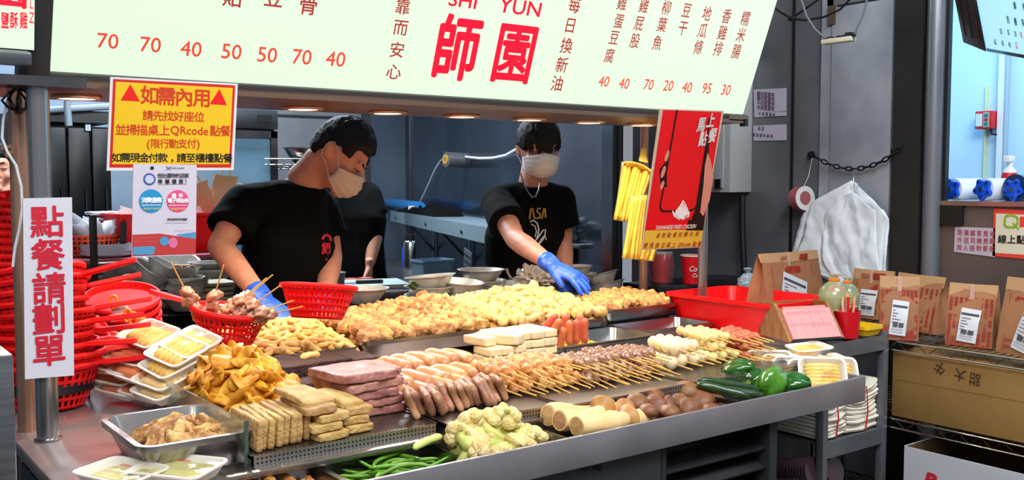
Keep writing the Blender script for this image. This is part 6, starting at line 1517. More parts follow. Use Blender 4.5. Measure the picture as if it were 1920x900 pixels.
mound('fried_chicken_pieces', 'fried chicken pieces filling the long tray below the uppermost ones', chk_m, zf, 1.305, 1.718, 2.442, 2.84, .936, .022, .010, 50, 'fried chicken')
heap('fried_chicken_piece', chk_meshes, 'golden lumpy fried chicken piece in the long tray behind the dark rice cakes', 'fried chicken', 'fried chicken pieces in the long tray', zf, 1.30, 1.73, 2.44, 2.82, .0285, rnd, .002, .8, .75, 1.35)
pan('steel_tray', 'steel tray heaped with pale rounded pieces under the gloved hand', 1.738, 2.172, 2.372, 2.86, .932, .982, .01, .006)
wht_m = fmat('pale_fried_piece', (.90, .74, .46), (.80, .58, .29), 25, .45, .2, 90, .12)
wht_meshes = [blob('pale_piece', wht_m, (.0195, .0165, .015), k, .28, 1.3, .04, 3, 3) for k in range(6)] + [stick('pale_piece', wht_m, .06, .0125, 31, .35, .22), stick('pale_piece', wht_m, .075, .0125, 33, .2, .2), blob('pale_piece', wht_m, (.03, .016, .014), 9, .25, 1.2, .04, 3, 3, .2)]
tab = ridge(((850, 558), (890, 553), (940, 541), (985, 536), (1040, 541), (1080, 552), (1110, 560), (1135, 576)), 2.66)
zf = heapfn(tab, 1.74, 2.19, 2.36, 2.66, 2.84, .990, .985, .05, .012)
mound('pale_pieces', 'pale rounded fried pieces filling the tray below the uppermost ones', wht_m, zf, 1.748, 2.165, 2.385, 2.84, .936, .022, .008, 55, 'pale pieces')
heap('pale_piece', wht_meshes, 'pale rounded fried piece in the heap under the gloved hand', 'pale piece', 'pale fried pieces in the tray under the gloved hand', zf, 1.745, 2.18, 2.375, 2.82, .0285, rnd, .003, .6, .8, 1.25)
pan('steel_tray', 'deep steel tray of crisp chicken pieces at the right end beside the red bin', 2.205, 2.562, 2.412, 2.73, .905, 1.0, .03, .010, r=.03)
crs_m = fmat('crisp_chicken', (.90, .68, .38), (.70, .43, .19), 50, .55, .5, 160, .16)
crs_meshes = [blob('crisp_chicken_piece', crs_m, (.022, .017, .014), k + 20, .5, 1.8, .18, 4.5, 3) for k in range(6)]
tab = ridge(((1090, 560), (1120, 556), (1150, 544), (1180, 543), (1215, 547), (1240, 553), (1262, 566)), 2.58)
zf = heapfn(tab, 2.19, 2.57, 2.42, 2.58, 2.72, 1.0, .985, .05, .02)
mound('crisp_chicken_pieces', 'crisp chicken pieces filling the deep tray below the uppermost ones', crs_m, zf, 2.235, 2.535, 2.445, 2.70, .93, .022, .009, 55, 'crisp chicken')
heap('crisp_chicken_piece', crs_meshes, 'crisp golden chicken piece in the deep tray beside the red bin', 'fried chicken', 'crisp chicken pieces in the deep right tray', zf, 2.225, 2.54, 2.43, 2.70, .029, rnd, .002, .8, .8, 1.35)
# ------------------------------------------------------------------ two low pans in front
pan('steel_tray', 'low steel pan with yellow shreds and red hot dogs', 1.765, 2.195, 2.168, 2.362, .905, .950, .015, .010)
pan('steel_tray', 'nearly empty low steel pan with one orange slice', 2.215, 2.545, 2.235, 2.405, .905, .950, .015, .010)
hd_m = fmat('red_hot_dog', (.86, .42, .27), (.78, .34, .20), 20, .38, .05, 60, .1)
hd = stick('hot_dog', hd_m, .078, .0125, 3, .06, .05, 14, 14)
for u, v, lean, lab in ((1067, 624, .10, 'red hot dog standing left of the three upright ones in the low pan'), (1080, 622, .04, 'red hot dog standing second from the right in the low pan'), (1096, 620, .0, 'rightmost upright red hot dog beside the yellow shreds'), (1088, 612, .06, 'red hot dog standing behind the right pair in the low pan'), (1060, 612, .12, 'red hot dog behind the upright group, only its top showing'), (1052, 636, .45, 'red hot dog leaning left beside the white tofu'), (1040, 618, .9, 'red hot dog lying back at the tofu edge'), (1030, 607, 1.1, 'leftmost red hot dog end behind the tofu')):
    q = PY(u, v, 2.215 if v > 615 else 2.25); q.z = max(q.z, .95)
    inst('hot_dog', hd, q, (0, PI / 2 - lean * .6, 1.1 + lean), lab, 'hot dog', 'hot dogs in the low pan', 1)
egg_m = fmat('yellow_shred', (.94, .84, .36), (.90, .74, .24), 30, .5, .2, 80)
egg = [stick('yellow_shred', egg_m, .03, .0028, k, .5, .3, 6, 7) for k in range(3)]
zf = lambda x, y: .915 + .03 * math.exp(-((x - 1.95) / .055) ** 2 - ((y - 2.25) / .05) ** 2)
heap('yellow_shred', egg, 'thin yellow shred in the low pan right of the hot dogs', 'shred', 'yellow shreds in the low pan', zf, 1.86, 2.06, 2.19, 2.33, .017, rnd, .003, .5)
q = P(1246, 622, .925); t = inst('orange_slice', slab(.05, .03, .012, 4, .002, .005).mesh('orange_slice', fmat('orange_piece', (.90, .58, .22), (.84, .48, .16), 20)), (q.x, q.y, .912), (0, .1, .4), 'single orange slice in the nearly empty pan', 'slice')
q = P(1218, 628, .92); inst('orange_slice', slab(.04, .022, .008, 5, .002, .004).mesh('pale_slice', MATS['orange_piece']), (q.x, q.y, .912), (0, 0, .9), 'thin orange bit left of the single slice in the nearly empty pan', 'slice')
# ------------------------------------------------------------------ white tofu bricks
tofu_m = fmat('white_tofu', (.95, .86, .68), (.92, .80, .60), 14, .45, .06, 60, .06)
def bricks(x0, y0, z0, nx, nl, w, d, h, seed, lab, grp, jit=.003, tops=None):
    r = random.Random(seed)
    for l in range(nl):
        for i in range(nx):
            if tops and (i, l) in tops: continue
            o = slab(w - .002, d, h - .0015, seed * 31 + l * 7 + i, .0016, .004, 6, 30)
            inst('tofu_block', o.mesh('tofu_block', tofu_m, sharp=0), (x0 + w * (i + .5) + r.uniform(-jit, jit), y0 + d / 2 + r.uniform(-jit, jit) * 1.5, z0 + h * l), (0, 0, r.uniform(-.05, .05)), lab, 'tofu', grp)
bricks(1.535, 2.075, .931, 4, 4, .0465, .13, .0235, 1, 'white tofu block in the tall rear stack before the chicken tray', 'white tofu in the rear stack')
bricks(1.452, 2.03, .931, 3, 3, .042, .085, .0235, 2, 'white tofu block in the low front stack beside the plump sausages', 'white tofu in the front stack')
inst('tofu_block', slab(.052, .13, .027, 77, .002, .004).mesh('tofu_block', tofu_m, sharp=0), (1.525, 2.09, 1.002), (0, 0, .5), 'long white tofu block lying across the top of the front stack', 'tofu')
inst('tofu_block', slab(.042, .09, .024, 78, .002, .004).mesh('tofu_block', tofu_m, sharp=0), (1.468, 2.10, 1.002), (0, 0, .1), 'white tofu block at the left end on top of the front stack', 'tofu')
# ------------------------------------------------------------------ plump pale sausages, darker one, dark meat row
ssg_m = fmat('plump_sausage', (.79, .55, .35), (.72, .46, .28), 12, .34, .04, 40, .08, coat=.25)
ssg = [stick('plump_sausage', ssg_m, .105 + .01 * (k % 2), .0225, k + 50, .16 + .1 * (k % 3), .10, 16, 16) for k in range(4)]
k = 0
for row, (xa, xb, n, y, z, az) in enumerate(((1.19, 1.37, 6, 2.07, .980, -1.15), (1.13, 1.33, 5, 1.955, .964, -1.15), (1.10, 1.27, 4, 1.915, .950, -1.0), (1.18, 1.36, 5, 2.08, .952, -1.2))):
    lab = ('plump pale sausage in the upper rear row next to the white tofu', 'plump pale sausage in the second row above the dark meat row', 'plump pale sausage in the lowest row beside the pink slabs', 'plump pale sausage underneath the upper rear row')[row]
    for i in range(n):
        x = xa + (xb - xa) * i / (n - 1); inst('plump_sausage', ssg[k % 4], (x, y + rnd.uniform(-.01, .01), z + rnd.uniform(-.002, .003)), (rnd.uniform(-.3, .3), .10, az + rnd.uniform(-.12, .12)), lab, 'sausage', ('sausages in the upper rear row', 'sausages in the second row', 'sausages in the lowest row', 'sausages under the rear row')[row], 1); k += 1
inst('dark_sausage', stick('dark_sausage', fmat('browned_sausage', (.72, .44, .33), (.58, .33, .25), 18, .4, .1, 50), .13, .015, 71, .22, .15, 14, 16), tuple(PY(915, 714, 1.93)), (0, .02, .15), 'long browner sausage lying across the end of the pale sausages', 'sausage')
inst('plump_sausage', ssg[1], (1.125, 2.055, .962), (0, .1, -.4), 'plump pale sausage at the left end beside the dark rice cakes', 'sausage')
dk_m = fmat('dark_meat', (.68, .47, .34), (.54, .35, .25), 30, .45, .3, 70, .12)
for i in range(14):
    f = i / 13; x = 1.075 + .245 * f
    o = slab(.074 + .01 * math.sin(i), .018, .060, i, .004, .0085, 7, 38)
    for p in o.v: p.y += .10 * (p.x) ** 2 * 8 * (.5 if i % 2 else 1); p.x += .012 * math.sin(p.z * 50 + i)
    inst('dark_meat_piece', o.mesh('dark_meat_piece', dk_m, sharp=0), (x, 1.775 + .01 * math.sin(i * 1.7) + .02 * f, .931), (-.42 + rnd.uniform(-.06, .06), rnd.uniform(-.06, .06), PI / 2 - .35 + rnd.uniform(-.1, .1)), 'brownish meat piece leaning in the row at the front of the counter', 'meat', 'row of leaning brown meat pieces', 1)
# ------------------------------------------------------------------ pink meat slabs
pk_m = fmat('pink_meat', (.76, .53, .46), (.58, .35, .31), 38, .42, .5, 80, .10, coat=.1, lo=.3, hi=.7)
pz = .931
for i in range(5):
    h = .0215
    o = slab(.140 + .008 * math.sin(i * 2.2), .150, h, i + 90, .0062, .006, 10, 34)
    inst('meat_slab', o.mesh('meat_slab', pk_m, sharp=0), (1.005 - .006 * i + .005 * math.sin(i * 3), 1.90 - .004 * i, pz + i * .0195), (rnd.uniform(-.02, .02), rnd.uniform(-.02, .02), .10 + rnd.uniform(-.08, .08)), ('topmost ' if i == 4 else '') + 'pink meat slab in the stack behind the beige tofu slabs' if i != 4 else 'topmost pink meat slab on the stack behind the beige tofu', 'meat', 'pink meat slabs in the front stack')
for i in range(5):
    o = slab(.095, .13, .0165, i + 130, .006, .006, 9, 34)
    inst('meat_slab', o.mesh('meat_slab', pk_m, sharp=0), (1.098 - .005 * i, 1.965 + .004 * i, pz + i * .016), (0, rnd.uniform(-.02, .02), -.1 + rnd.uniform(-.06, .06)), 'pink meat slab in the lower stack left of the plump sausages', 'meat', 'pink meat slabs in the rear stack')
# ------------------------------------------------------------------ dark rice cakes
bk_m = fmat('dark_rice_cake', (.36, .21, .18), (.15, .085, .075), 190, .45, .9, 260, .12, sss=0)
for (x, y, z, sx, sy, sz, az, lab) in ((.985, 2.165, .931, .10, .13, .039, .05, 'dark rice cake at the bottom left of the dark stack'), (1.085, 2.17, .931, .095, .13, .039, -.04, 'dark rice cake at the bottom right of the dark stack'), (.965, 2.21, .970, .09, .15, .028, .08, 'dark rice cake on top at the left, with three fallen fried sticks nearby'),
                                       (1.06, 2.225, .970, .095, .15, .027, -.03, 'dark rice cake on top in the middle under the fallen fried sticks'), (1.145, 2.20, .970, .075, .14, .027, .04, 'dark rice cake on top at the right end by the punched steel'), (1.165, 2.16, .931, .06, .12, .039, 0, 'dark rice cake under the right end of the dark stack'), (.955, 2.075, .931, .06, .06, .042, .2, 'short dark rice cake block standing in front by the sweet potato chips')):
    inst('dark_rice_cake', slab(sx, sy, sz, x * 99, .0032, .004, 16, 190).mesh('dark_rice_cake', bk_m, sharp=0), (x, y, z), (0, 0, az), lab, 'rice cake', 'dark rice cakes')
for k, (u, v, az, lab) in enumerate(((575, 652, 1.3, 'fried stick fallen upright against the tray wall above the dark rice cakes'), (580, 667, .3, 'fried stick lying on the dark rice cakes'), (612, 675, .1, 'short fried piece lying right of the other stick on the dark rice cakes'))):
    q = PY(u, v, 2.30 if k == 0 else 2.22); inst('fried_stick', fry_meshes[k], q, (0, .9 if k == 0 else 0, az), lab, 'fried stick', None, 1 if k < 2 else .6)
# ------------------------------------------------------------------ beige tofu slabs
bt_m = fmat('beige_tofu', (.80, .65, .40), (.70, .53, .30), 45, .65, .6, 110, .10)
for i in range(8):
    o = slab(.0140, .155, .057, i + 200, .0034, .004, 7, 45)
    inst('tofu_slab', o.mesh('tofu_slab', bt_m, sharp=0), (.692 + .0155 * i, 1.786 + .004 * math.sin(i * 2) + .003 * i, .931), (0, .10 + rnd.uniform(-.05, .05), -.06 + rnd.uniform(-.05, .05)), 'beige tofu slab standing on edge in the row by the glass divider', 'tofu', 'beige tofu slabs standing on edge')
for i in range(4):
    inst('tofu_slab', slab(.066, .145, .0165, i + 230, .003, .004, 7, 40).mesh('tofu_slab', bt_m, sharp=0), (.838 + .004 * i * (-1) ** i, 1.772 + .005 * i, .931 + .0168 * i), (0, -.04, .06 * (-1) ** i), 'beige tofu slab lying flat in the middle stack of the beige tofu', 'tofu', 'beige tofu slabs lying flat, middle stack')
for i in range(3):
    inst('tofu_slab', slab(.060, .130, .0165, i + 260, .003, .004, 7, 40).mesh('tofu_slab', bt_m, sharp=0), (.905 + .003 * i, 1.785 + .006 * i, .931 + .0168 * i), (0, .0, .10 * (-1) ** i), 'beige tofu slab lying flat in the right stack of the beige tofu', 'tofu', 'beige tofu slabs lying flat, right stack')
inst('tofu_slab', slab(.058, .112, .016, 281, .002, .004, 7, 40, .004).mesh('tofu_slab', bt_m, sharp=0), (.892, 1.80, .985), (.12, .10, .30), 'sloping beige tofu slab on top of the right stack', 'tofu')
inst('tofu_slab', slab(.070, .125, .014, 282, .002, .004, 7, 40, .003).mesh('tofu_slab', bt_m, sharp=0), (.822, 1.80, .999), (.10, .03, .12), 'broad smooth beige tofu slab on top of the middle stack', 'tofu')
# glass divider left of them
t = thing('glass_divider', 'upright glass divider left of the beige tofu and sweet potato chips', 'divider', (.668, 1.7, .90))
gl_m = mat('divider_glass', (.72, .80, .76), .05, trans=.9, spec=.5, alpha=.6)
MB().add([(.664, 1.715, .902), (.664, 2.18, .902), (.664, 2.18, .992), (.664, 1.715, .992), (.669, 1.715, .902), (.669, 2.18, .902), (.669, 2.18, .992), (.669, 1.715, .992)], [(0, 1, 2, 3), (4, 7, 6, 5), (0, 4, 5, 1), (2, 6, 7, 3), (1, 5, 6, 2), (0, 3, 7, 4)]).build('pane', gl_m, t)
MB().bb((.663, 1.711, .902), (.670, 1.716, .994)).build('edge_strip', mat('glass_edge', (.28, .36, .32), .2, .2), t)
# ------------------------------------------------------------------ sweet potato chips
chip_m = fmat('sweet_potato_chip', (.92, .68, .20), (.80, .50, .09), 30, .45, .25, 70, .18)
def chip(seed):
    r = random.Random(seed); L, W = r.uniform(.050, .078), r.uniform(.021, .031); c1, tw, cv = r.uniform(-7, 7), r.uniform(-.7, .7), r.uniform(.0, .5)
    o = MB(); top, bot = [], []
    N, K = 12, 6
    def fn(i, j, s):
        x = (i - .5) * L; w = W * math.sqrt(max(.06, 1 - (2 * i - 1) ** 6)); y = (j - .5) * w
        a = tw * (i - .5) * 2; z = c1 * x * x + cv * 14 * y * y + .0045 * noise.noise(Vector((i * 5, j * 4, seed)))
        yy, zz = y * math.cos(a) - z * math.sin(a), y * math.sin(a) + z * math.cos(a)
        return (x, yy, zz + s * .0048 * math.sqrt(max(.04, 1 - (2 * j - 1) ** 2)) * math.sqrt(max(.04, 1 - (2 * i - 1) ** 4)))
    for s in (1, -1): o.grid(lambda i, j: fn(i, j, s), N, K)
    n = (N + 1) * (K + 1); per = list(range(N + 1)) + [(N + 1) * k + N for k in range(1, K + 1)] + [(N + 1) * K + N - k for k in range(1, N + 1)] + [(N + 1) * k for k in range(K - 1, 0, -1)]
    for a, b in zip(per, per[1:] + per[:1]): o.f.append((a, b, b + n, a + n))
    return o.mesh('sweet_potato_chip', chip_m, sharp=0)
chips = [chip(k) for k in range(10)]
cx, cy = .805, 2.085
def zf(x, y):
    d = math.sqrt(((x - cx) / .125) ** 2 + ((y - cy - .03) / .21) ** 2); return .935 + .115 * max(0, 1 - d ** 1.6)
mound('sweet_potato_chips', 'golden sweet potato chips at the bottom of the heap', chip_m, zf, .70, .925, 1.90, 2.32, .931, .016, .012, 45, 'chips')
heap('sweet_potato_chip', chips, 'curled golden sweet potato chip in the heap left of the dark rice cakes', 'chip', 'sweet potato chips in the golden heap', zf, .695, .935, 1.875, 2.30, .0262, rnd, .006, .7, .8, 1.2, inside=lambda x, y: zf(x, y) > .937)
# ------------------------------------------------------------------ skewers
stk_m = fmat('bamboo_stick', (.86, .68, .34), (.78, .58, .26), 40, .55, .1, 80, .12)
def skewer_kind(nm, lab, cat, meshes, ys, r, handle=.10, tip=.012, jit=.002):
    root = thing(nm, lab, cat)
    MB().tube([(0, -handle, 0), (0, max(ys) + tip, 0)], .0021, 6).build('stick', stk_m, root)
    rr = random.Random(len(nm) + r * 1000)
    for i, y in enumerate(ys):
        o = bpy.data.objects.new('meat_piece' if 'ball' not in nm and 'egg' not in nm and 'sausage' not in nm else ('ball' if 'sausage' not in nm else 'sausage_piece'), rr.choice(meshes)); COL.objects.link(o); o.parent = root
        o.location = (rr.uniform(-jit, jit), y, rr.uniform(-jit, jit)); o.rotation_euler = (rr.uniform(-.4, .4), rr.uniform(0, 6.28), rr.uniform(-.4, .4))
    return Kind(root)
ckm = fmat('raw_chicken_cube', (.90, .68, .42), (.80, .52, .29), 26, .38, .2, 60, .12, coat=.2)
gzm = fmat('gizzard', (.50, .32, .24), (.64, .45, .34), 24, .35, .25, 60, .14, coat=.2)
wbm = fmat('white_fish_ball', (.93, .85, .68), (.90, .79, .60), 10, .5, .05, 50, .05)
ebm = fmat('yellow_fish_ball', (.92, .83, .58), (.88, .76, .47), 10, .45, .05, 50, .06)
rsm = fmat('small_red_sausage', (.80, .43, .28), (.70, .34, .19), 16, .38, .1, 50, .1)
ckb = [blob('chicken_cube', ckm, (.0150, .0145, .0135), k + 60, .42, 1.4, .05, 3, 3) for k in range(5)]
gzb = [blob('gizzard_piece', gzm, (.0145, .0130, .0120), k + 70, .45, 1.8, .10, 3.5, 3) for k in range(5)]
wbb = [blob('fish_ball', wbm, (.0178, .0178, .0172), k + 80, .05, 1.2, 0, 3, 3) for k in range(2)]
ebb = [blob('yellow_ball', ebm, (.0135, .0140, .0132), k + 84, .05, 1.2, 0, 3, 3) for k in range(2)]
rsb = [blob('sausage_bit', rsm, (.0115, .0165, .0112), k + 88, .07, 1.2, 0, 3, 3) for k in range(2)]
CKS = [skewer_kind('chicken_skewer', 'x', 'skewer', ckb, [.0 + .023 * i for i in range(5)], .001 * k, .085 + .008 * k) for k in range(2)]
GZS = [skewer_kind('gizzard_skewer', 'x', 'skewer', gzb, [.0 + .021 * i for i in range(5)], .003 * k, .090 + .008 * k) for k in range(2)]
WBS = [skewer_kind('fish_ball_skewer', 'x', 'skewer', wbb, [.0 + .0335 * i for i in range(4)], .001, .085, jit=.0005)]
EBS = [skewer_kind('yellow_ball_skewer', 'x', 'skewer', ebb, [.0 + .026 * i for i in range(5)], .001, .085, jit=.0005)]
RSS = [skewer_kind('red_sausage_skewer', 'x', 'skewer', rsb, [.0 + .030 * i for i in range(4)], .001, .075, jit=.0005)]
def lay(kinds, x0, x1, n, layers, y, z, dz, lab, grp, az=0.0, tilt=.03, dy=.014, jz=.08):
    for l in range(layers):
        m = n - (l % 2)
        for i in range(m):
            x = x0 + (x1 - x0) * (i + .5 + (.5 if l % 2 else 0)) / n
            kinds[(i + l) % len(kinds)].place((x + rnd.uniform(-.004, .004), y + dy * l + rnd.uniform(-.010, .010), z + dz * l + rnd.uniform(-.001, .002)), (tilt + rnd.uniform(-.03, .05), rnd.uniform(0, 6.28) * 0, az + rnd.uniform(-jz, jz)), 1, lab, grp)
lay(CKS, 1.325, 1.570, 9, 3, 1.815, .945, .0180, 'skewer of pale orange chicken cubes in the pile behind the cauliflower', 'chicken skewers', -.10)
lay(GZS, 1.565, 1.835, 11, 3, 1.790, .945, .0170, 'skewer of brown gizzards in the pile between chicken cubes and white balls', 'gizzard skewers', -.14)
lay(WBS, 1.86, 2.03, 4, 2, 1.800, .951, .032, 'skewer of white fish balls right of the gizzards', 'white fish ball skewers', -.14, .03, .012, .04)
lay(EBS, 2.03, 2.135, 3, 3, 1.790, .948, .0245, 'skewer of small yellow balls between white balls and red sausages', 'yellow ball skewers', -.12, .04, .012, .04)
lay(RSS, 2.14, 2.25, 4, 3, 1.775, .946, .021, 'skewer of small red sausages at the right end of the punched trays', 'red sausage skewers', -.10, .04, .012, .05)
# ------------------------------------------------------------------ trough vegetables
def zt_(cx, cy, rx, ry, h, z0=.818): return lambda x, y: z0 + h * max(0, 1 - ((x - cx) / rx) ** 2 * .6 - ((y - cy) / ry) ** 2 * .6)
bean_m = fmat('green_bean', (.42, .62, .16), (.34, .54, .12), 18, .38, .08, 60, .16, hue=.03)
beans = [stick('green_bean', bean_m, .10 + .012 * (k % 3), .0040, k + 300, .05 + .12 * (k % 4), .12, 8, 14) for k in range(6)]
for k in range(78):
    f = k / 78; x = rnd.uniform(.845, 1.005); y = rnd.uniform(1.545, 1.69); z = .838 + .055 * f * (1 - .5 * abs(x - .94) / .1) + .004
    inst('green_bean', beans[k % 6], (x, y, z), (rnd.uniform(0, 6.28), rnd.uniform(-.12, .12), rnd.gauss(-.25, .5)), 'slim green bean in the trough left of the cauliflower', 'green bean', 'green beans in the trough')
cau_c = fmat('cauliflower_curd', (.95, .87, .62), (.90, .77, .46), 60, .65, .9, 140, .05)
cau_s = fmat('cauliflower_stalk', (.84, .84, .48), (.76, .78, .40), 20, .5, .1, 60, .06)
def floret(seed):
    r = random.Random(seed); root = thing('cauliflower_floret', 'x', 'cauliflower')
    s = MB(); s.tube([(0, 0, -.055), (0, 0, -.02), (0, 0, 0)], [.010, .011, .013], 10); c = MB()
    heads = [(r.uniform(-.016, .016), r.uniform(-.016, .016), r.uniform(.004, .016)) for _ in range(10)] + [(0, 0, .018)]
    for h in heads:
        s.tube([(0, 0, -.015), (h[0] * .5, h[1] * .5, -.002), (h[0], h[1], h[2])], [.007, .005, .006], 7)
        k = r.uniform(.009, .013); vs, fs = _ic[3]
        c.add([(h[0] + n.x * k * (1 + .22 * (1 - 2 * abs(noise.noise(n * 3.6 + Vector((seed, h[0] * 99, 0)))))), h[1] + n.y * k * (1 + .22 * (1 - 2 * abs(noise.noise(n * 3.6 + Vector((seed, h[0] * 99, 0)))))), h[2] + n.z * k * .85) for n in vs], fs)
    s.build('stalk', cau_s, root, local=True, sharp=0); c.build('curd', cau_c, root, local=True, sharp=0)
    return Kind(root)
FL = [floret(k + 1) for k in range(5)]
spots = [(850, 838, .9), (872, 818, .3), (888, 848, 2.0), (905, 800, .1), (918, 826, .5), (930, 792, .2), (945, 812, 1.2), (962, 800, .6), (958, 838, 2.2), (980, 815, .4), (975, 842, .2), (1002, 828, .2), (935, 850, 1.6), (895, 830, 1.0), (845, 822, 1.6), (915, 858, 1.2), (950, 786, -.6), (885, 800, .5)]
for k, (u, v, tl) in enumerate(spots):
    y = 1.62 if v < 830 else 1.57; q = PY(u, v, y); q.x = min(max(q.x, 1.085), 1.285); q.z = max(q.z, .850)
    FL[k % 5].place(q, (tl * 1.15 * (1 if k % 2 else -1) + (.9 if k % 3 == 0 else 0), tl, k * 1.3), 1.0 + .12 * (k % 3), 'creamy cauliflower floret with pale green stalk in the trough', 'cauliflower florets in the trough')
st2_ = stick('cauliflower_stalk', cau_s, .085, .009, 5, .15, .15, 10, 12)
for u, v, az, lab in ((800, 828, .15, 'pale green cauliflower stalk poking over the divider to the beans'), (905, 862, -.7, 'pale green cauliflower stalk lying at the front of the trough'), (948, 772, 1.0, 'pale green cauliflower stalk sticking up at the top of the heap')):
    q = PY(u, v, 1.62); inst('cauliflower_stalk', st2_, q, (0, -.15 if u < 850 else .35, az), lab, 'cauliflower', None, .9)
# king oyster mushrooms
ko_s = fmat('oyster_mushroom_stem', (.92, .80, .56), (.86, .71, .46), 14, .55, .1, 50, .05); ko_c = fmat('oyster_mushroom_cap', (.64, .42, .22), (.72, .52, .31), 14, .5, .1, 50, .08)
def kingo(L, r, seed):
    root = thing('king_oyster_mushroom', 'x', 'mushroom'); s = MB(); n = 16; rings = []
    for i in range(13):
        t = i / 12; rr = r * (1.05 - .35 * t + .10 * math.sin(t * 7 + seed)) * (.86 if i == 0 else 1); cx_ = .012 * math.sin(t * 3 + seed)
        rings.append([(cx_ + rr * (1 + .06 * noise.noise(Vector((j * .5, t * 3, seed)))) * math.cos(2 * PI * j / n), rr * (1 + .06 * noise.noise(Vector((j * .5, t * 3, seed + 5)))) * math.sin(2 * PI * j / n), L * t) for j in range(n)])
    s.loft(rings, True); s.build('stem', ko_s, root, local=True, sharp=60)
    c = MB(); cx_ = .012 * math.sin(3 + seed); c.lathe([(r * .55, L - .03), (r * .9, L - .012), (r * 1.28, L - .004), (r * 1.32, L + .002), (r * 1.1, L + .010), (r * .6, L + .014), (0, L + .014)], 24, Matrix.Translation((cx_, 0, 0))); c.build('cap', ko_c, root, local=True, sharp=60, label='brown cap')
    b = MB(); b.lathe([(0, -.0015), (r * .80, -.001), (r * .82, .001), (0, .001)], 16, Matrix.Translation((.012 * math.sin(seed), 0, 0))); b.build('cut_end', fmat('mushroom_cut_end', (.80, .64, .44), (.70, .52, .34), 50, .7, .3, 80), root, local=True, label='brown cut end')
    return Kind(root)
for k, (a, c, r, lab) in enumerate((((1012, 784, 1.635), (1112, 772, 1.665), .0245, 'king oyster mushroom lying at the rear left of the trough section'), ((1045, 792, 1.595), (1140, 780, 1.615), .0235, 'king oyster mushroom lying in the middle left of the trough section'),
                                    ((1082, 800, 1.553), (1175, 784, 1.565), .0245, 'front king oyster mushroom with its brown cut end facing left'), ((1150, 792, 1.575), (1240, 772, 1.60), .022, 'king oyster mushroom reaching right to the shiitake section'),
                                    ((1100, 800, 1.575), (1122, 758, 1.622), .0225, 'king oyster mushroom standing with its tan cap up at the centre'), ((1140, 800, 1.575), (1168, 764, 1.622), .019, 'king oyster mushroom with smaller raised cap right of the centre'))):
    A, B = PY(*a), PY(*c); d = B - A; A.x = max(A.x, 1.335)
    kingo(d.length, r, k + 1).place(A, align(d).to_euler(), 1, lab, 'king oyster mushrooms')
# shiitake
sh_c = fmat('shiitake_cap', (.52, .32, .16), (.40, .23, .10), 18, .5, .2, 50, .14); sh_s = fmat('shiitake_stem', (.78, .62, .42), (.70, .53, .34), 20, .6, .1, 50, .06)
def shii(r, seed):
    root = thing('shiitake_mushroom', 'x', 'mushroom'); c = MB(); c.lathe([(0, .0), (r * .6, -.003), (r * .92, .0), (r, .006), (r * .97, .013), (r * .78, .023), (r * .45, .029), (0, .031)], 24)
    for i, p in enumerate(c.v): c.v[i] = p * (1 + .10 * noise.noise(Vector((p.x * 50, p.y * 50, seed))))
    c.build('cap', sh_c, root, local=True, sharp=0); MB().tube([(0, 0, .002), (.002, .001, -.012), (.005, .002, -.024)], [.008, .0065, .007], 10).build('stem', sh_s, root, local=True, sharp=0, label='pale stem'); return Kind(root)
SH = [shii(.031 + .003 * k, k) for k in range(3)]
for k, (u, v, y, tl, az, s) in enumerate(((1194, 752, 1.62, .3, 0, .95), (1222, 742, 1.66, .2, 1, 1.0), (1228, 758, 1.60, 1.2, 2.5, .9), (1248, 738, 1.69, .1, 2, .95), (1288, 732, 1.66, .15, 0, 1.15), (1250, 755, 1.60, 1.5, 3.6, .8), (1273, 752, 1.60, .9, 3.4, .95), (1290, 763, 1.56, 1.0, 3.2, 1.0), (1312, 747, 1.62, .5, 2.6, .95), (1338, 748, 1.64, .2, 1, .9), (1256, 768, 1.55, .2, 0, .75), (1335, 765, 1.57, .2, 0, .75), (1355, 760, 1.60, .3, 2, .65), (1216, 765, 1.57, .2, 0, .7))):
    q = PY(u, v, y); SH[k % 3].place(q - Vector((0, 0, .012)), (tl * math.cos(az), tl * math.sin(az), az), s, 'brown shiitake mushroom in the trough between king oysters and cucumbers', 'shiitake mushrooms in the trough')
# cucumbers
cu_m = fmat('cucumber_skin', (.14, .26, .07), (.09, .18, .05), 30, .32, .15, 60, .08, sss=0, coat=.2)
for k, (a, c, r, lab) in enumerate((((1308, 712, 1.66), (1428, 733, 1.60), .0125, 'upper cucumber lying behind the other two'), ((1306, 720, 1.63), (1406, 745, 1.545), .0125, 'front cucumber with its blunt end beside the lip'), ((1350, 730, 1.60), (1428, 743, 1.55), .012, 'short visible cucumber end under the upper one'))):
    A, B = PY(*a), PY(*c); d = B - A; o = stick('cucumber', cu_m, d.length, r, k + 400, .03, .10, 14, 18)
    R = Matrix((d.normalized(), Vector((0, 0, 1)).cross(d).normalized(), d.normalized().cross(Vector((0, 0, 1)).cross(d).normalized()))).transposed()
    inst('cucumber', o, (A + B) / 2, R.to_euler(), lab, 'cucumber', 'cucumbers in the trough')
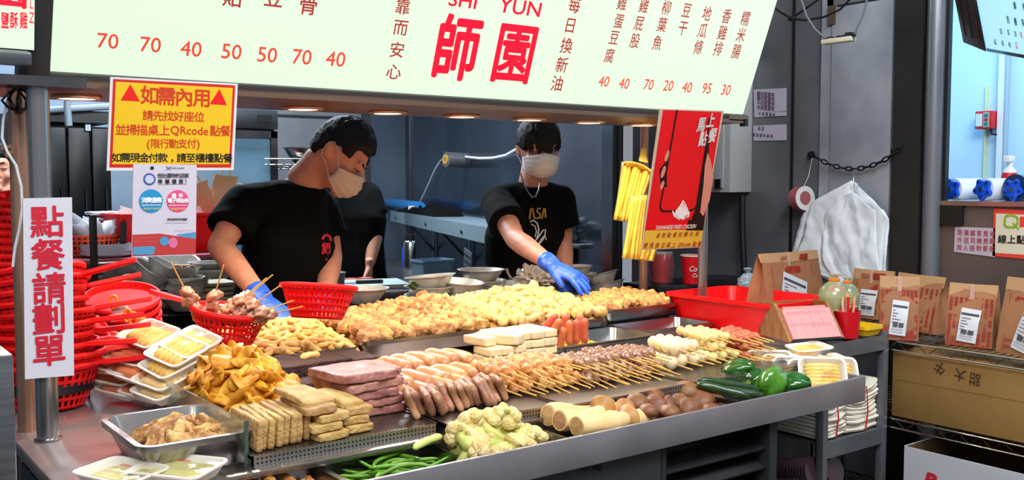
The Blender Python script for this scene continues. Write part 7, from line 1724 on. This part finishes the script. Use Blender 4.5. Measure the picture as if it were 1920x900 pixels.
# bell peppers
gp1 = fmat('green_pepper_skin', (.16, .36, .05), (.10, .27, .04), 8, .18, .05, 30, .06, sss=0, coat=.6); gp2 = fmat('light_pepper_skin', (.34, .52, .08), (.22, .42, .05), 8, .18, .05, 30, .04, sss=0, coat=.6)
def pepper(m, seed, r=.034, L=.075):
    root = thing('bell_pepper', 'x', 'pepper'); b = MB(); rings = []; n = 30
    for i in range(15):
        t = i / 14; e = math.sin(PI * (t * .90 + .06)) ** .55 * (1 - .22 * t); z = L * (t - .5)
        rings.append([(r * e * (1 + .15 * math.cos(4 * 2 * PI * j / n + seed) * (.5 + t * .6) + .05 * noise.noise(Vector((j * .4, t * 3, seed)))) * math.cos(2 * PI * j / n), r * e * (1 + .15 * math.cos(4 * 2 * PI * j / n + seed) * (.5 + t * .6)) * math.sin(2 * PI * j / n), z + .008 * math.cos(4 * 2 * PI * j / n + seed) * (t - .5)) for j in range(n)])
    b.loft(rings, True); b.build('pepper_body', m, root, local=True, sharp=0)
    MB().tube([(0, 0, -L * .46), (.003, 0, -L * .6), (.010, .003, -L * .74)], [.009, .0045, .005], 8).build('stem', fmat('pepper_stem', (.36, .46, .14), (.30, .38, .10), 20), root, local=True, label='pale green stem'); return Kind(root)
for k, (u, v, y, m, rot, lab, s) in enumerate(((1384, 698, 1.68, gp1, (1.2, .4, .3), 'dark green pepper at the rear left behind the cucumbers', 1.0), (1412, 710, 1.66, gp1, (1.5, .2, 2.0), 'shiny dark green pepper in the middle of the four', 1.05), (1446, 716, 1.60, gp2, (.9, .6, 1.2), 'bright light green pepper in front', 1.05), (1488, 722, 1.58, gp1, (1.3, .7, .6), 'dark green pepper at the right beside the wrapped packs', .92))):
    pepper(m, k * 1.3).place(PY(u, v, y), rot, s * 1.18, lab, 'green bell peppers')
# ------------------------------------------------------------------ wrapped foam trays
foam = mat('white_foam', (.90, .87, .82), .55, sss=.1); film_m = mat('cling_film', (1, 1, 1), .06, trans=1, spec=.6, alpha=.13)
corn_m = fmat('baby_corn', (.93, .78, .42), (.88, .68, .30), 60, .45, .4, 150, .06); squid_m = fmat('pale_roll', (.95, .84, .62), (.90, .74, .48), 16, .35, .08, 50, .06); sau_pk = fmat('pink_roll', (.88, .52, .36), (.80, .42, .28), 14, .35, .08, 50, .06)
redlab = mat('pack_red_label', (.66, .22, .12), .5)
def foam_pack(nm, L, W, H, inm, n, r, seed, label_print=False, along=True, content='roll'):
    root = thing(nm, 'x', 'foam tray'); b = MB()
    def rr(l, w_, z, c):
        pts = []
        for sx, sy, a0 in ((1, 1, 0), (-1, 1, 90), (-1, -1, 180), (1, -1, 270)):
            for k in range(4): a = math.radians(a0 + k * 30); pts.append((sx * (l / 2 - c) + c * math.cos(a), sy * (w_ / 2 - c) + c * math.sin(a), z))
        return pts
    b.loft([rr(L * .80, W * .74, 0, .012), rr(L, W, H, .016), rr(L + .006, W + .006, H, .018), rr(L + .006, W + .006, H + .003, .018), rr(L - .004, W - .004, H + .003, .015), rr(L * .79, W * .73, .004, .011)], True)
    b.build('foam_dish', foam, root, local=True, sharp=50)
    for i in range(n):
        if along: a = stick(content, inm, L * .80, r, seed + i, .02, .10, 10, 10); loc = (0, -W * .34 + W * .68 * (i + .5) / n, .004 + r); rot = (0, 0, 0)
        else: a = stick(content, inm, W * .76, r, seed + i, .02, .10, 10, 10); loc = (-L * .38 + L * .76 * (i + .5) / n, 0, .004 + r); rot = (0, 0, PI / 2)
        o = bpy.data.objects.new(content, a); COL.objects.link(o); o.parent = root; o.location = loc; o.rotation_euler = rot
    f = MB(); f.grid(lambda i, j: ((i - .5) * (L + .004), (j - .5) * (W + .004), H + .004 + (r * 1.2 if n else 0) * .6 * math.sin(PI * min(1, max(0, i))) * math.sin(PI * j) + .0016 * noise.noise(Vector((i * 7, j * 6, seed)))), 16, 12); f.build('cling_film', film_m, root, local=True, sharp=0)
    if label_print:
        M = Matrix.Translation((L * .1, 0, H + .006 + r * .75)); b = MB(); b.bb((-.012, -.004, 0), (.012, -.002, .0006), M); b.bb((-.012, .001, 0), (.012, .003, .0006), M); b.build('printed_label', redlab, root, local=True)
    return Kind(root)
# leaning piles at the left
SQ = [foam_pack('foam_tray_pack', .140, .098, .022, squid_m, 5, .0105, 500, False, True, 'pale_roll'), foam_pack('foam_tray_pack', .140, .098, .022, sau_pk, 4, .0125, 520, False, True, 'pink_roll'), foam_pack('foam_tray_pack', .140, .098, .022, corn_m, 5, .0105, 540, False, False, 'corn_piece')]
def pk(u, v, y, kind, rx, ry, az, lab, s=1):
    q = PY(u, v, y); q.z = max(q.z, .906); SQ[kind].place(q, Euler((rx, ry, az)), s, lab, 'foam trays piled at the left')
AZ = -PI / 2 + .18
pk(310, 741, 2.235, 0, .30, .03, AZ, 'lowest foam tray of the right pile with pale rolls, just above the steel pan')
pk(312, 720, 2.25, 0, .34, .05, AZ + .05, 'second foam tray from the bottom of the right pile')
pk(322, 695, 2.265, 2, .36, .10, AZ - .04, 'third foam tray from the bottom of the right pile')
pk(336, 672, 2.275, 2, .38, .12, AZ + .06, 'fourth foam tray of the right pile, under the topmost one')
pk(362, 656, 2.285, 2, .38, .14, AZ, 'topmost foam tray on the right, touching the red skewer basket')
pk(282, 640, 2.42, 2, .35, .12, AZ + .1, 'topmost foam tray at the back beside the wooden roller')
pk(255, 676, 2.42, 1, .30, .10, AZ + .25, 'foam tray of pinkish rolls below the back topmost one')
pk(226, 686, 2.44, 1, .42, .15, AZ + .35, 'leftmost foam tray with its corner tilted up')
pk(266, 702, 2.36, 1, .40, .08, AZ + .15, 'foam tray of pinkish rolls in the middle of the left pile')
pk(225, 712, 2.46, 1, .35, .05, AZ + .3, 'foam tray second from the bottom of the left pile')
pk(240, 734, 2.42, 1, .30, .02, AZ + .2, 'lowest foam tray of the left pile on the red worktop')
pk(288, 738, 2.33, 1, .35, .02, AZ + .1, 'foam tray squeezed between the two left piles at the bottom')
# packs at the right end of the trough and the two near the lower left corner
CN = [foam_pack('corn_pack', .115, .085, .018, corn_m, 6, .0075, 600, True, True, 'baby_corn'), foam_pack('corn_pack', .10, .075, .018, corn_m, 5, .0075, 620, True, True, 'baby_corn')]
def cp(u, v, y, k, rot, lab, s=1.15): CN[k].place(PY(u, v, y), rot, s, lab, 'wrapped packs at the right end of the trough')
cp(1517, 664, 1.72, 1, (.06, -.05, -.35), 'topmost flat pack of baby corn on the right-hand packs')
cp(1500, 683, 1.70, 0, (.08, .0, -.3), 'flat pack of baby corn under the topmost one')
cp(1545, 683, 1.72, 1, (.05, .0, -.45), 'flat pack of baby corn overhanging at the right')
for k, (u, v, y, lab, rx) in enumerate(((1440, 690, 1.74, 'pack standing on edge at the left, mostly its white back showing', 1.25), (1462, 694, 1.72, 'second pack standing on edge, white back showing', 1.25), (1490, 702, 1.68, 'third pack standing on edge beside the dark green pepper', 1.2), (1512, 704, 1.64, 'fourth pack standing on edge with a pale rim', 1.15), (1540, 706, 1.60, 'front standing pack of baby corn with red print', 1.05), (1567, 702, 1.60, 'rightmost standing pack of baby corn at the lip corner', 1.05))):
    CN[k % 2].place(PY(u, v, y), (rx, 0, -.75 + .1 * (k % 2)), 1.08, 'wrapped ' + lab, 'wrapped packs at the right end of the trough')
en_m = fmat('enoki_stalk', (.84, .80, .54), (.70, .66, .38), 40, .4, .1, 60, .30)
EN = foam_pack('enoki_pack', .135, .10, .022, en_m, 15, .0074, 700, True, True, 'enoki_stalk')
q = P(228, 898, .915); EN.place((q.x, q.y, .908), (0.03, .02, -1.1), 1.0, 'wrapped pack of pale stalks at the lower left, left of the other', 'wrapped packs at the lower left')
q = P(335, 892, .915); EN.place((q.x, q.y, .909), (0.05, .0, -.95), 1.05, 'wrapped pack of pale stalks at the lower left with a red printed label', 'wrapped packs at the lower left')
# ------------------------------------------------------------------ steel pan with chicken at the left front, pan in the trough
pan('steel_tray', 'deep steel pan of browned chicken pieces standing alone on the worktop', .487, .690, 1.738, 2.008, .902, .968, .022, .009, r=.025)
bc_m = fmat('browned_chicken', (.90, .70, .42), (.60, .39, .19), 45, .6, .6, 110, .14)
bcs = [blob('browned_chicken_piece', bc_m, (.028, .014, .013), k + 40, .6, 1.8, .24, 4.6, 3, .1) for k in range(6)]
zf = lambda x, y: .912 + .042 * max(0, 1 - ((x - .60) / .10) ** 2 - ((y - 1.875) / .13) ** 2)
heap('browned_chicken_piece', bcs, 'browned chicken strip in the steel pan at the left front', 'fried chicken', 'browned chicken pieces in the steel pan', zf, .525, .655, 1.775, 1.965, .0265, rnd, .006, .5, .8, 1.2, flat=False)
pan('steel_tray', 'steel pan sunk in the trough left of the green beans', .565, .792, 1.522, 1.708, .844, .893, .012, .006)
zf = lambda x, y: .862 + .02 * math.sin((x - .57) * 14)
heap('brown_strip', [blob('brown_strip', fmat('brown_strip_food', (.74, .50, .26), (.60, .38, .17), 30), (.026, .010, .008), k + 90, .4, 1.6, .1, 4, 2) for k in range(3)], 'brown strip in the sunken pan at the bottom edge', 'fried strip', 'brown strips in the sunken pan', zf, .60, .76, 1.56, 1.68, .028, rnd, .004, .3)
# ------------------------------------------------------------------ red strainer baskets
rbk = mat('red_basket_plastic', (.90, .05, .06), .55, spec=.3, sss=.05)
def basket_kind(r0, r1, h, nu=38, nv=5, handle=True, hl=.13):
    root = thing('red_basket', 'x', 'basket')
    lattice_cone(r0, r1, h, nu, nv).build('basket_wall', rbk, root, local=True, solid=.0028, fix=False, sharp=0)
    b = MB(); b.lathe([(0, 0), (r0 + .001, 0), (r0 + .001, .003), (0, .003)], 34); b.build('basket_floor', rbk, root, local=True)
    b = MB(); b.lathe([(r1 - .003, h - .008), (r1 + .005, h - .010), (r1 + .008, h - .003), (r1 + .006, h + .003), (r1, h + .004), (r1 - .003, h), (r1 - .003, h - .008)], 44); b.build('rim', rbk, root, local=True)
    if handle:
        rings = []
        for i in range(9):
            t = i / 8; x = r1 + .002 + hl * t; w_ = .016 - .004 * t if i < 8 else .008; zz = h - .002 + .012 * t; th = .006
            rings.append([(x, -w_, zz - th * .5), (x, -w_ * .7, zz + th), (x, w_ * .7, zz + th), (x, w_, zz - th * .5), (x, w_ * .5, zz - th), (x, -w_ * .5, zz - th)])
        MB().loft(rings, True).build('handle', rbk, root, local=True, sharp=30)
    return Kind(root)
BIG = basket_kind(.078, .116, .105)
MED = basket_kind(.066, .098, .088)
NOH = basket_kind(.066, .098, .088, handle=False)
hang = math.atan2(RT.y, RT.x)
PC = PD(92, 735, 2.30); PC.z = .915
t = thing('basket_stand', 'steel hoop stand holding the tall pile of red baskets by the pole', 'stand', (PC.x, PC.y, .90))
MB().lathe([(.098, .045), (.101, .045), (.101, .075), (.098, .075), (.098, .045)], 40, Matrix.Translation((PC.x, PC.y, .90))).build('hoop', steel_dk, t)
for a in (.3, 2.4, 4.5): MB().tube([(PC.x + .0995 * math.cos(a), PC.y + .0995 * math.sin(a), .901), (PC.x + .0995 * math.cos(a), PC.y + .0995 * math.sin(a), .95)], .004, 8).build('leg', steel_dk, t)
order = ('lowest', 'second', 'third', 'fourth', 'fifth', 'sixth', 'seventh', 'eighth', 'ninth', 'tenth', 'eleventh', 'twelfth', 'topmost')
for k in range(10):
    z = .906 + .0235 * k; dx = .010 * math.sin(k * 1.7); tl = .02 + .022 * max(0, k - 3)
    az = hang + (.0, .35, -.25, .25, -.1, .18, 2.4, .30, -.05, 2.0, .12, .4, -.2)[k]
    R = Matrix.Rotation(-tl, 3, Vector((RT.x, RT.y, 0))) @ Matrix.Rotation(-.10 * max(0, k - 3) * .35, 3, Vector((FW.x, FW.y, 0))) @ Matrix.Rotation(az, 3, 'Z')
    BIG.place((PC.x + dx - .002 * k, PC.y + .003 * k, z), R.to_euler(), 1, order[k] + ' red basket from the bottom of the tall pile by the pole', 'red baskets nested in the tall pile')
PB = PD(-40, 560, 2.86); PB.z = 1.02
tt = thing('side_stand', 'dark stand beyond the left edge carrying more red baskets', 'stand', (PB.x, PB.y, 0)); MB().bb((PB.x - .12, PB.y - .12, 0), (PB.x + .12, PB.y + .12, 1.018)).build('stand_body', dark_cab, tt, .004)
for k in range(13):
    R = Matrix.Rotation(-.08, 3, Vector((RT.x, RT.y, 0))) @ Matrix.Rotation(hang + 2.2 + .3 * k, 3, 'Z')
    BIG.place((PB.x + .006 * math.sin(k), PB.y, 1.022 + .0225 * k), R.to_euler(), 1, order[k] + ' red basket from the bottom of the pile cut by the left edge', 'red baskets at the left edge')
PCc = PD(232, 672, 2.76)
t = thing('basket_riser', 'dark block under the tilted red baskets behind the foam trays', 'stand', (PCc.x, PCc.y, .9)); MB().bb((PCc.x - .06, PCc.y - .06, .901), (PCc.x + .06, PCc.y + .06, PCc.z - .012)).build('riser_body', dark_cab, t, .003)
for k in range(5):
    R = Matrix.Rotation(.22 + .02 * k, 3, Vector((RT.x, RT.y, 0))) @ Matrix.Rotation(.10, 3, Vector((FW.x, FW.y, 0))) @ Matrix.Rotation(hang + 2.6 + .2 * k, 3, 'Z')
    NOH.place((PCc.x + .001 * k, PCc.y + .002 * k, PCc.z + .024 * k), R.to_euler(), 1.0, (order[k] + ' red basket from the bottom' if k < 4 else 'open topmost red basket') + ' of the tilted pile behind the foam trays', 'red baskets in the tilted pile')
# two loose handles-forward baskets leaning against the tall pile
for k, (u, v, tl, az, lab) in enumerate(((150, 640, .15, .05, 'red basket leaning low beside the tall pile, handle pointing over the foam trays'), (140, 610, .5, .25, 'red basket leaning between the tall pile and the tilted pile'))):
    q = PD(u, v + 25, 2.42 + .05 * k); R = Matrix.Rotation(tl, 3, Vector((FW.x, FW.y, 0))) @ Matrix.Rotation(hang + az, 3, 'Z')
    MED.place(q, R.to_euler(), .62, lab, 'red baskets leaning on the tall pile')
# clips and tags, wooden roller
tagm = mat('white_tag', (.84, .82, .80), .5); orm = mat('orange_clip', (.92, .50, .08), .4)
for k, (u, v, lab) in enumerate(((213, 566, 'orange clip hanging at the upper white tag'), (240, 592, 'orange clip beside the wooden roller'), (250, 598, 'orange clip touching the wooden roller end'))):
    q = PD(u, v, 2.44); tag(MB().tube([q + RT * .010 * math.cos(a) + UP * .016 * math.sin(a) for a in [i * PI / 6 for i in range(13)]], .0038, 7, False).build('orange_clip', orm), lab, 'clip', 'orange clips by the red baskets')
for k, (u, v, az, lab) in enumerate(((224, 579, -.15, 'upper white tag clipped to the red baskets'), (222, 594, -.2, 'lower white tag clipped to the red baskets'))):
    q = PD(u, v, 2.45); M = Matrix.Translation(q) @ Matrix((RT, -FW, UP)).transposed().to_4x4() @ Matrix.Rotation(az, 4, 'Y')
    t = thing('white_tag', lab, 'tag', q); MB().bb((-.022, -.001, -.009), (.022, .001, .009), M).build('card', tagm, t, .002); b = MB()
    for i in range(6): b.bb((-.016 + .0055 * i, .0012, -.004), (-.013 + .0055 * i, .0018, .004), M)
    b.build('tag_print', mat('tag_ink', (.55, .36, .36), .6), t)
A, B = PD(262, 598, 2.50), PD(293, 640, 2.44)
tag(MB().tube([A, A.lerp(B, .03), A.lerp(B, .97), B], [.012, .0145, .0145, .012], 16).build('wooden_roller', mat('roller_wood', (.72, .42, .20), .45, 0, (.62, .34, .15), 30, stretch=(6, 1, 1))), 'wooden roller lying between the red baskets and the foam trays', 'roller')
# skewer basket and basket on the fried sticks
SQM = fmat('squid_meat', (.64, .42, .32), (.80, .60, .46), 40, .35, .3, 70, .12, coat=.3)
sqb = [blob('squid_piece', SQM, (.020, .018, .014), k + 110, .6, 2.2, .2, 4, 3) for k in range(4)]
B1 = PD(424, 640, 2.56)
R = Matrix.Rotation(.16, 3, Vector((FW.x, FW.y, 0))) @ Matrix.Rotation(.02, 3, Vector((RT.x, RT.y, 0))) @ Matrix.Rotation(hang + PI - .1, 3, 'Z')
MED.place(B1, R.to_euler(), .98, 'red handled basket full of squid skewers above the sweet potato chips', 'red baskets standing among the food')
SQS = skewer_kind('squid_skewer', 'x', 'skewer', sqb, [.0, .024, .048, .072], .004, .10, .02)
for k, (u, v, d, du, dv, lab) in enumerate(((357, 562, 2.52, -.12, .30, 'squid skewer standing at the handle end of the red basket'), (398, 568, 2.52, .12, .30, 'squid skewer with short stick near the middle of the red basket'), (440, 572, 2.50, .75, .62, 'squid skewer with the longest upright stick in the red basket'), (452, 566, 2.52, .70, .58, 'squid skewer lying beside the longest stick in the red basket'), (462, 580, 2.50, .80, .55, 'squid skewer third from the right in the red basket'), (476, 590, 2.50, .95, .34, 'squid skewer lying flat over the rim toward the fried sticks'), (492, 592, 2.52, .95, .22, 'squid skewer with sticks pointing right over the fried sticks'), (420, 585, 2.54, .6, .2, 'squid skewer lying lowest inside the red basket'))):
    q = PD(u, v, d); dd = (RT * du + UP * dv - FW * .1).normalized()        # handle direction
    SQS.place(q + dd * .02, align(Vector((dd.y, -dd.x, .3)).cross(-dd), None).to_euler() if False else (Matrix((dd.cross(Vector((0, 0, 1))).normalized(), -dd, dd.cross(Vector((0, 0, 1))).normalized().cross(-dd))).transposed()).to_euler(), .92, lab, 'squid skewers in the red basket')
B2 = PD(594, 597, 2.60)
R = Matrix.Rotation(-.16, 3, Vector((RT.x, RT.y, 0))) @ Matrix.Rotation(.05, 3, Vector((FW.x, FW.y, 0))) @ Matrix.Rotation(hang + PI - .2, 3, 'Z')
NOH.place(B2, R.to_euler(), 1.0, 'empty red basket tipped back on the fried sticks in front of the leaning cook', 'red baskets standing among the food')
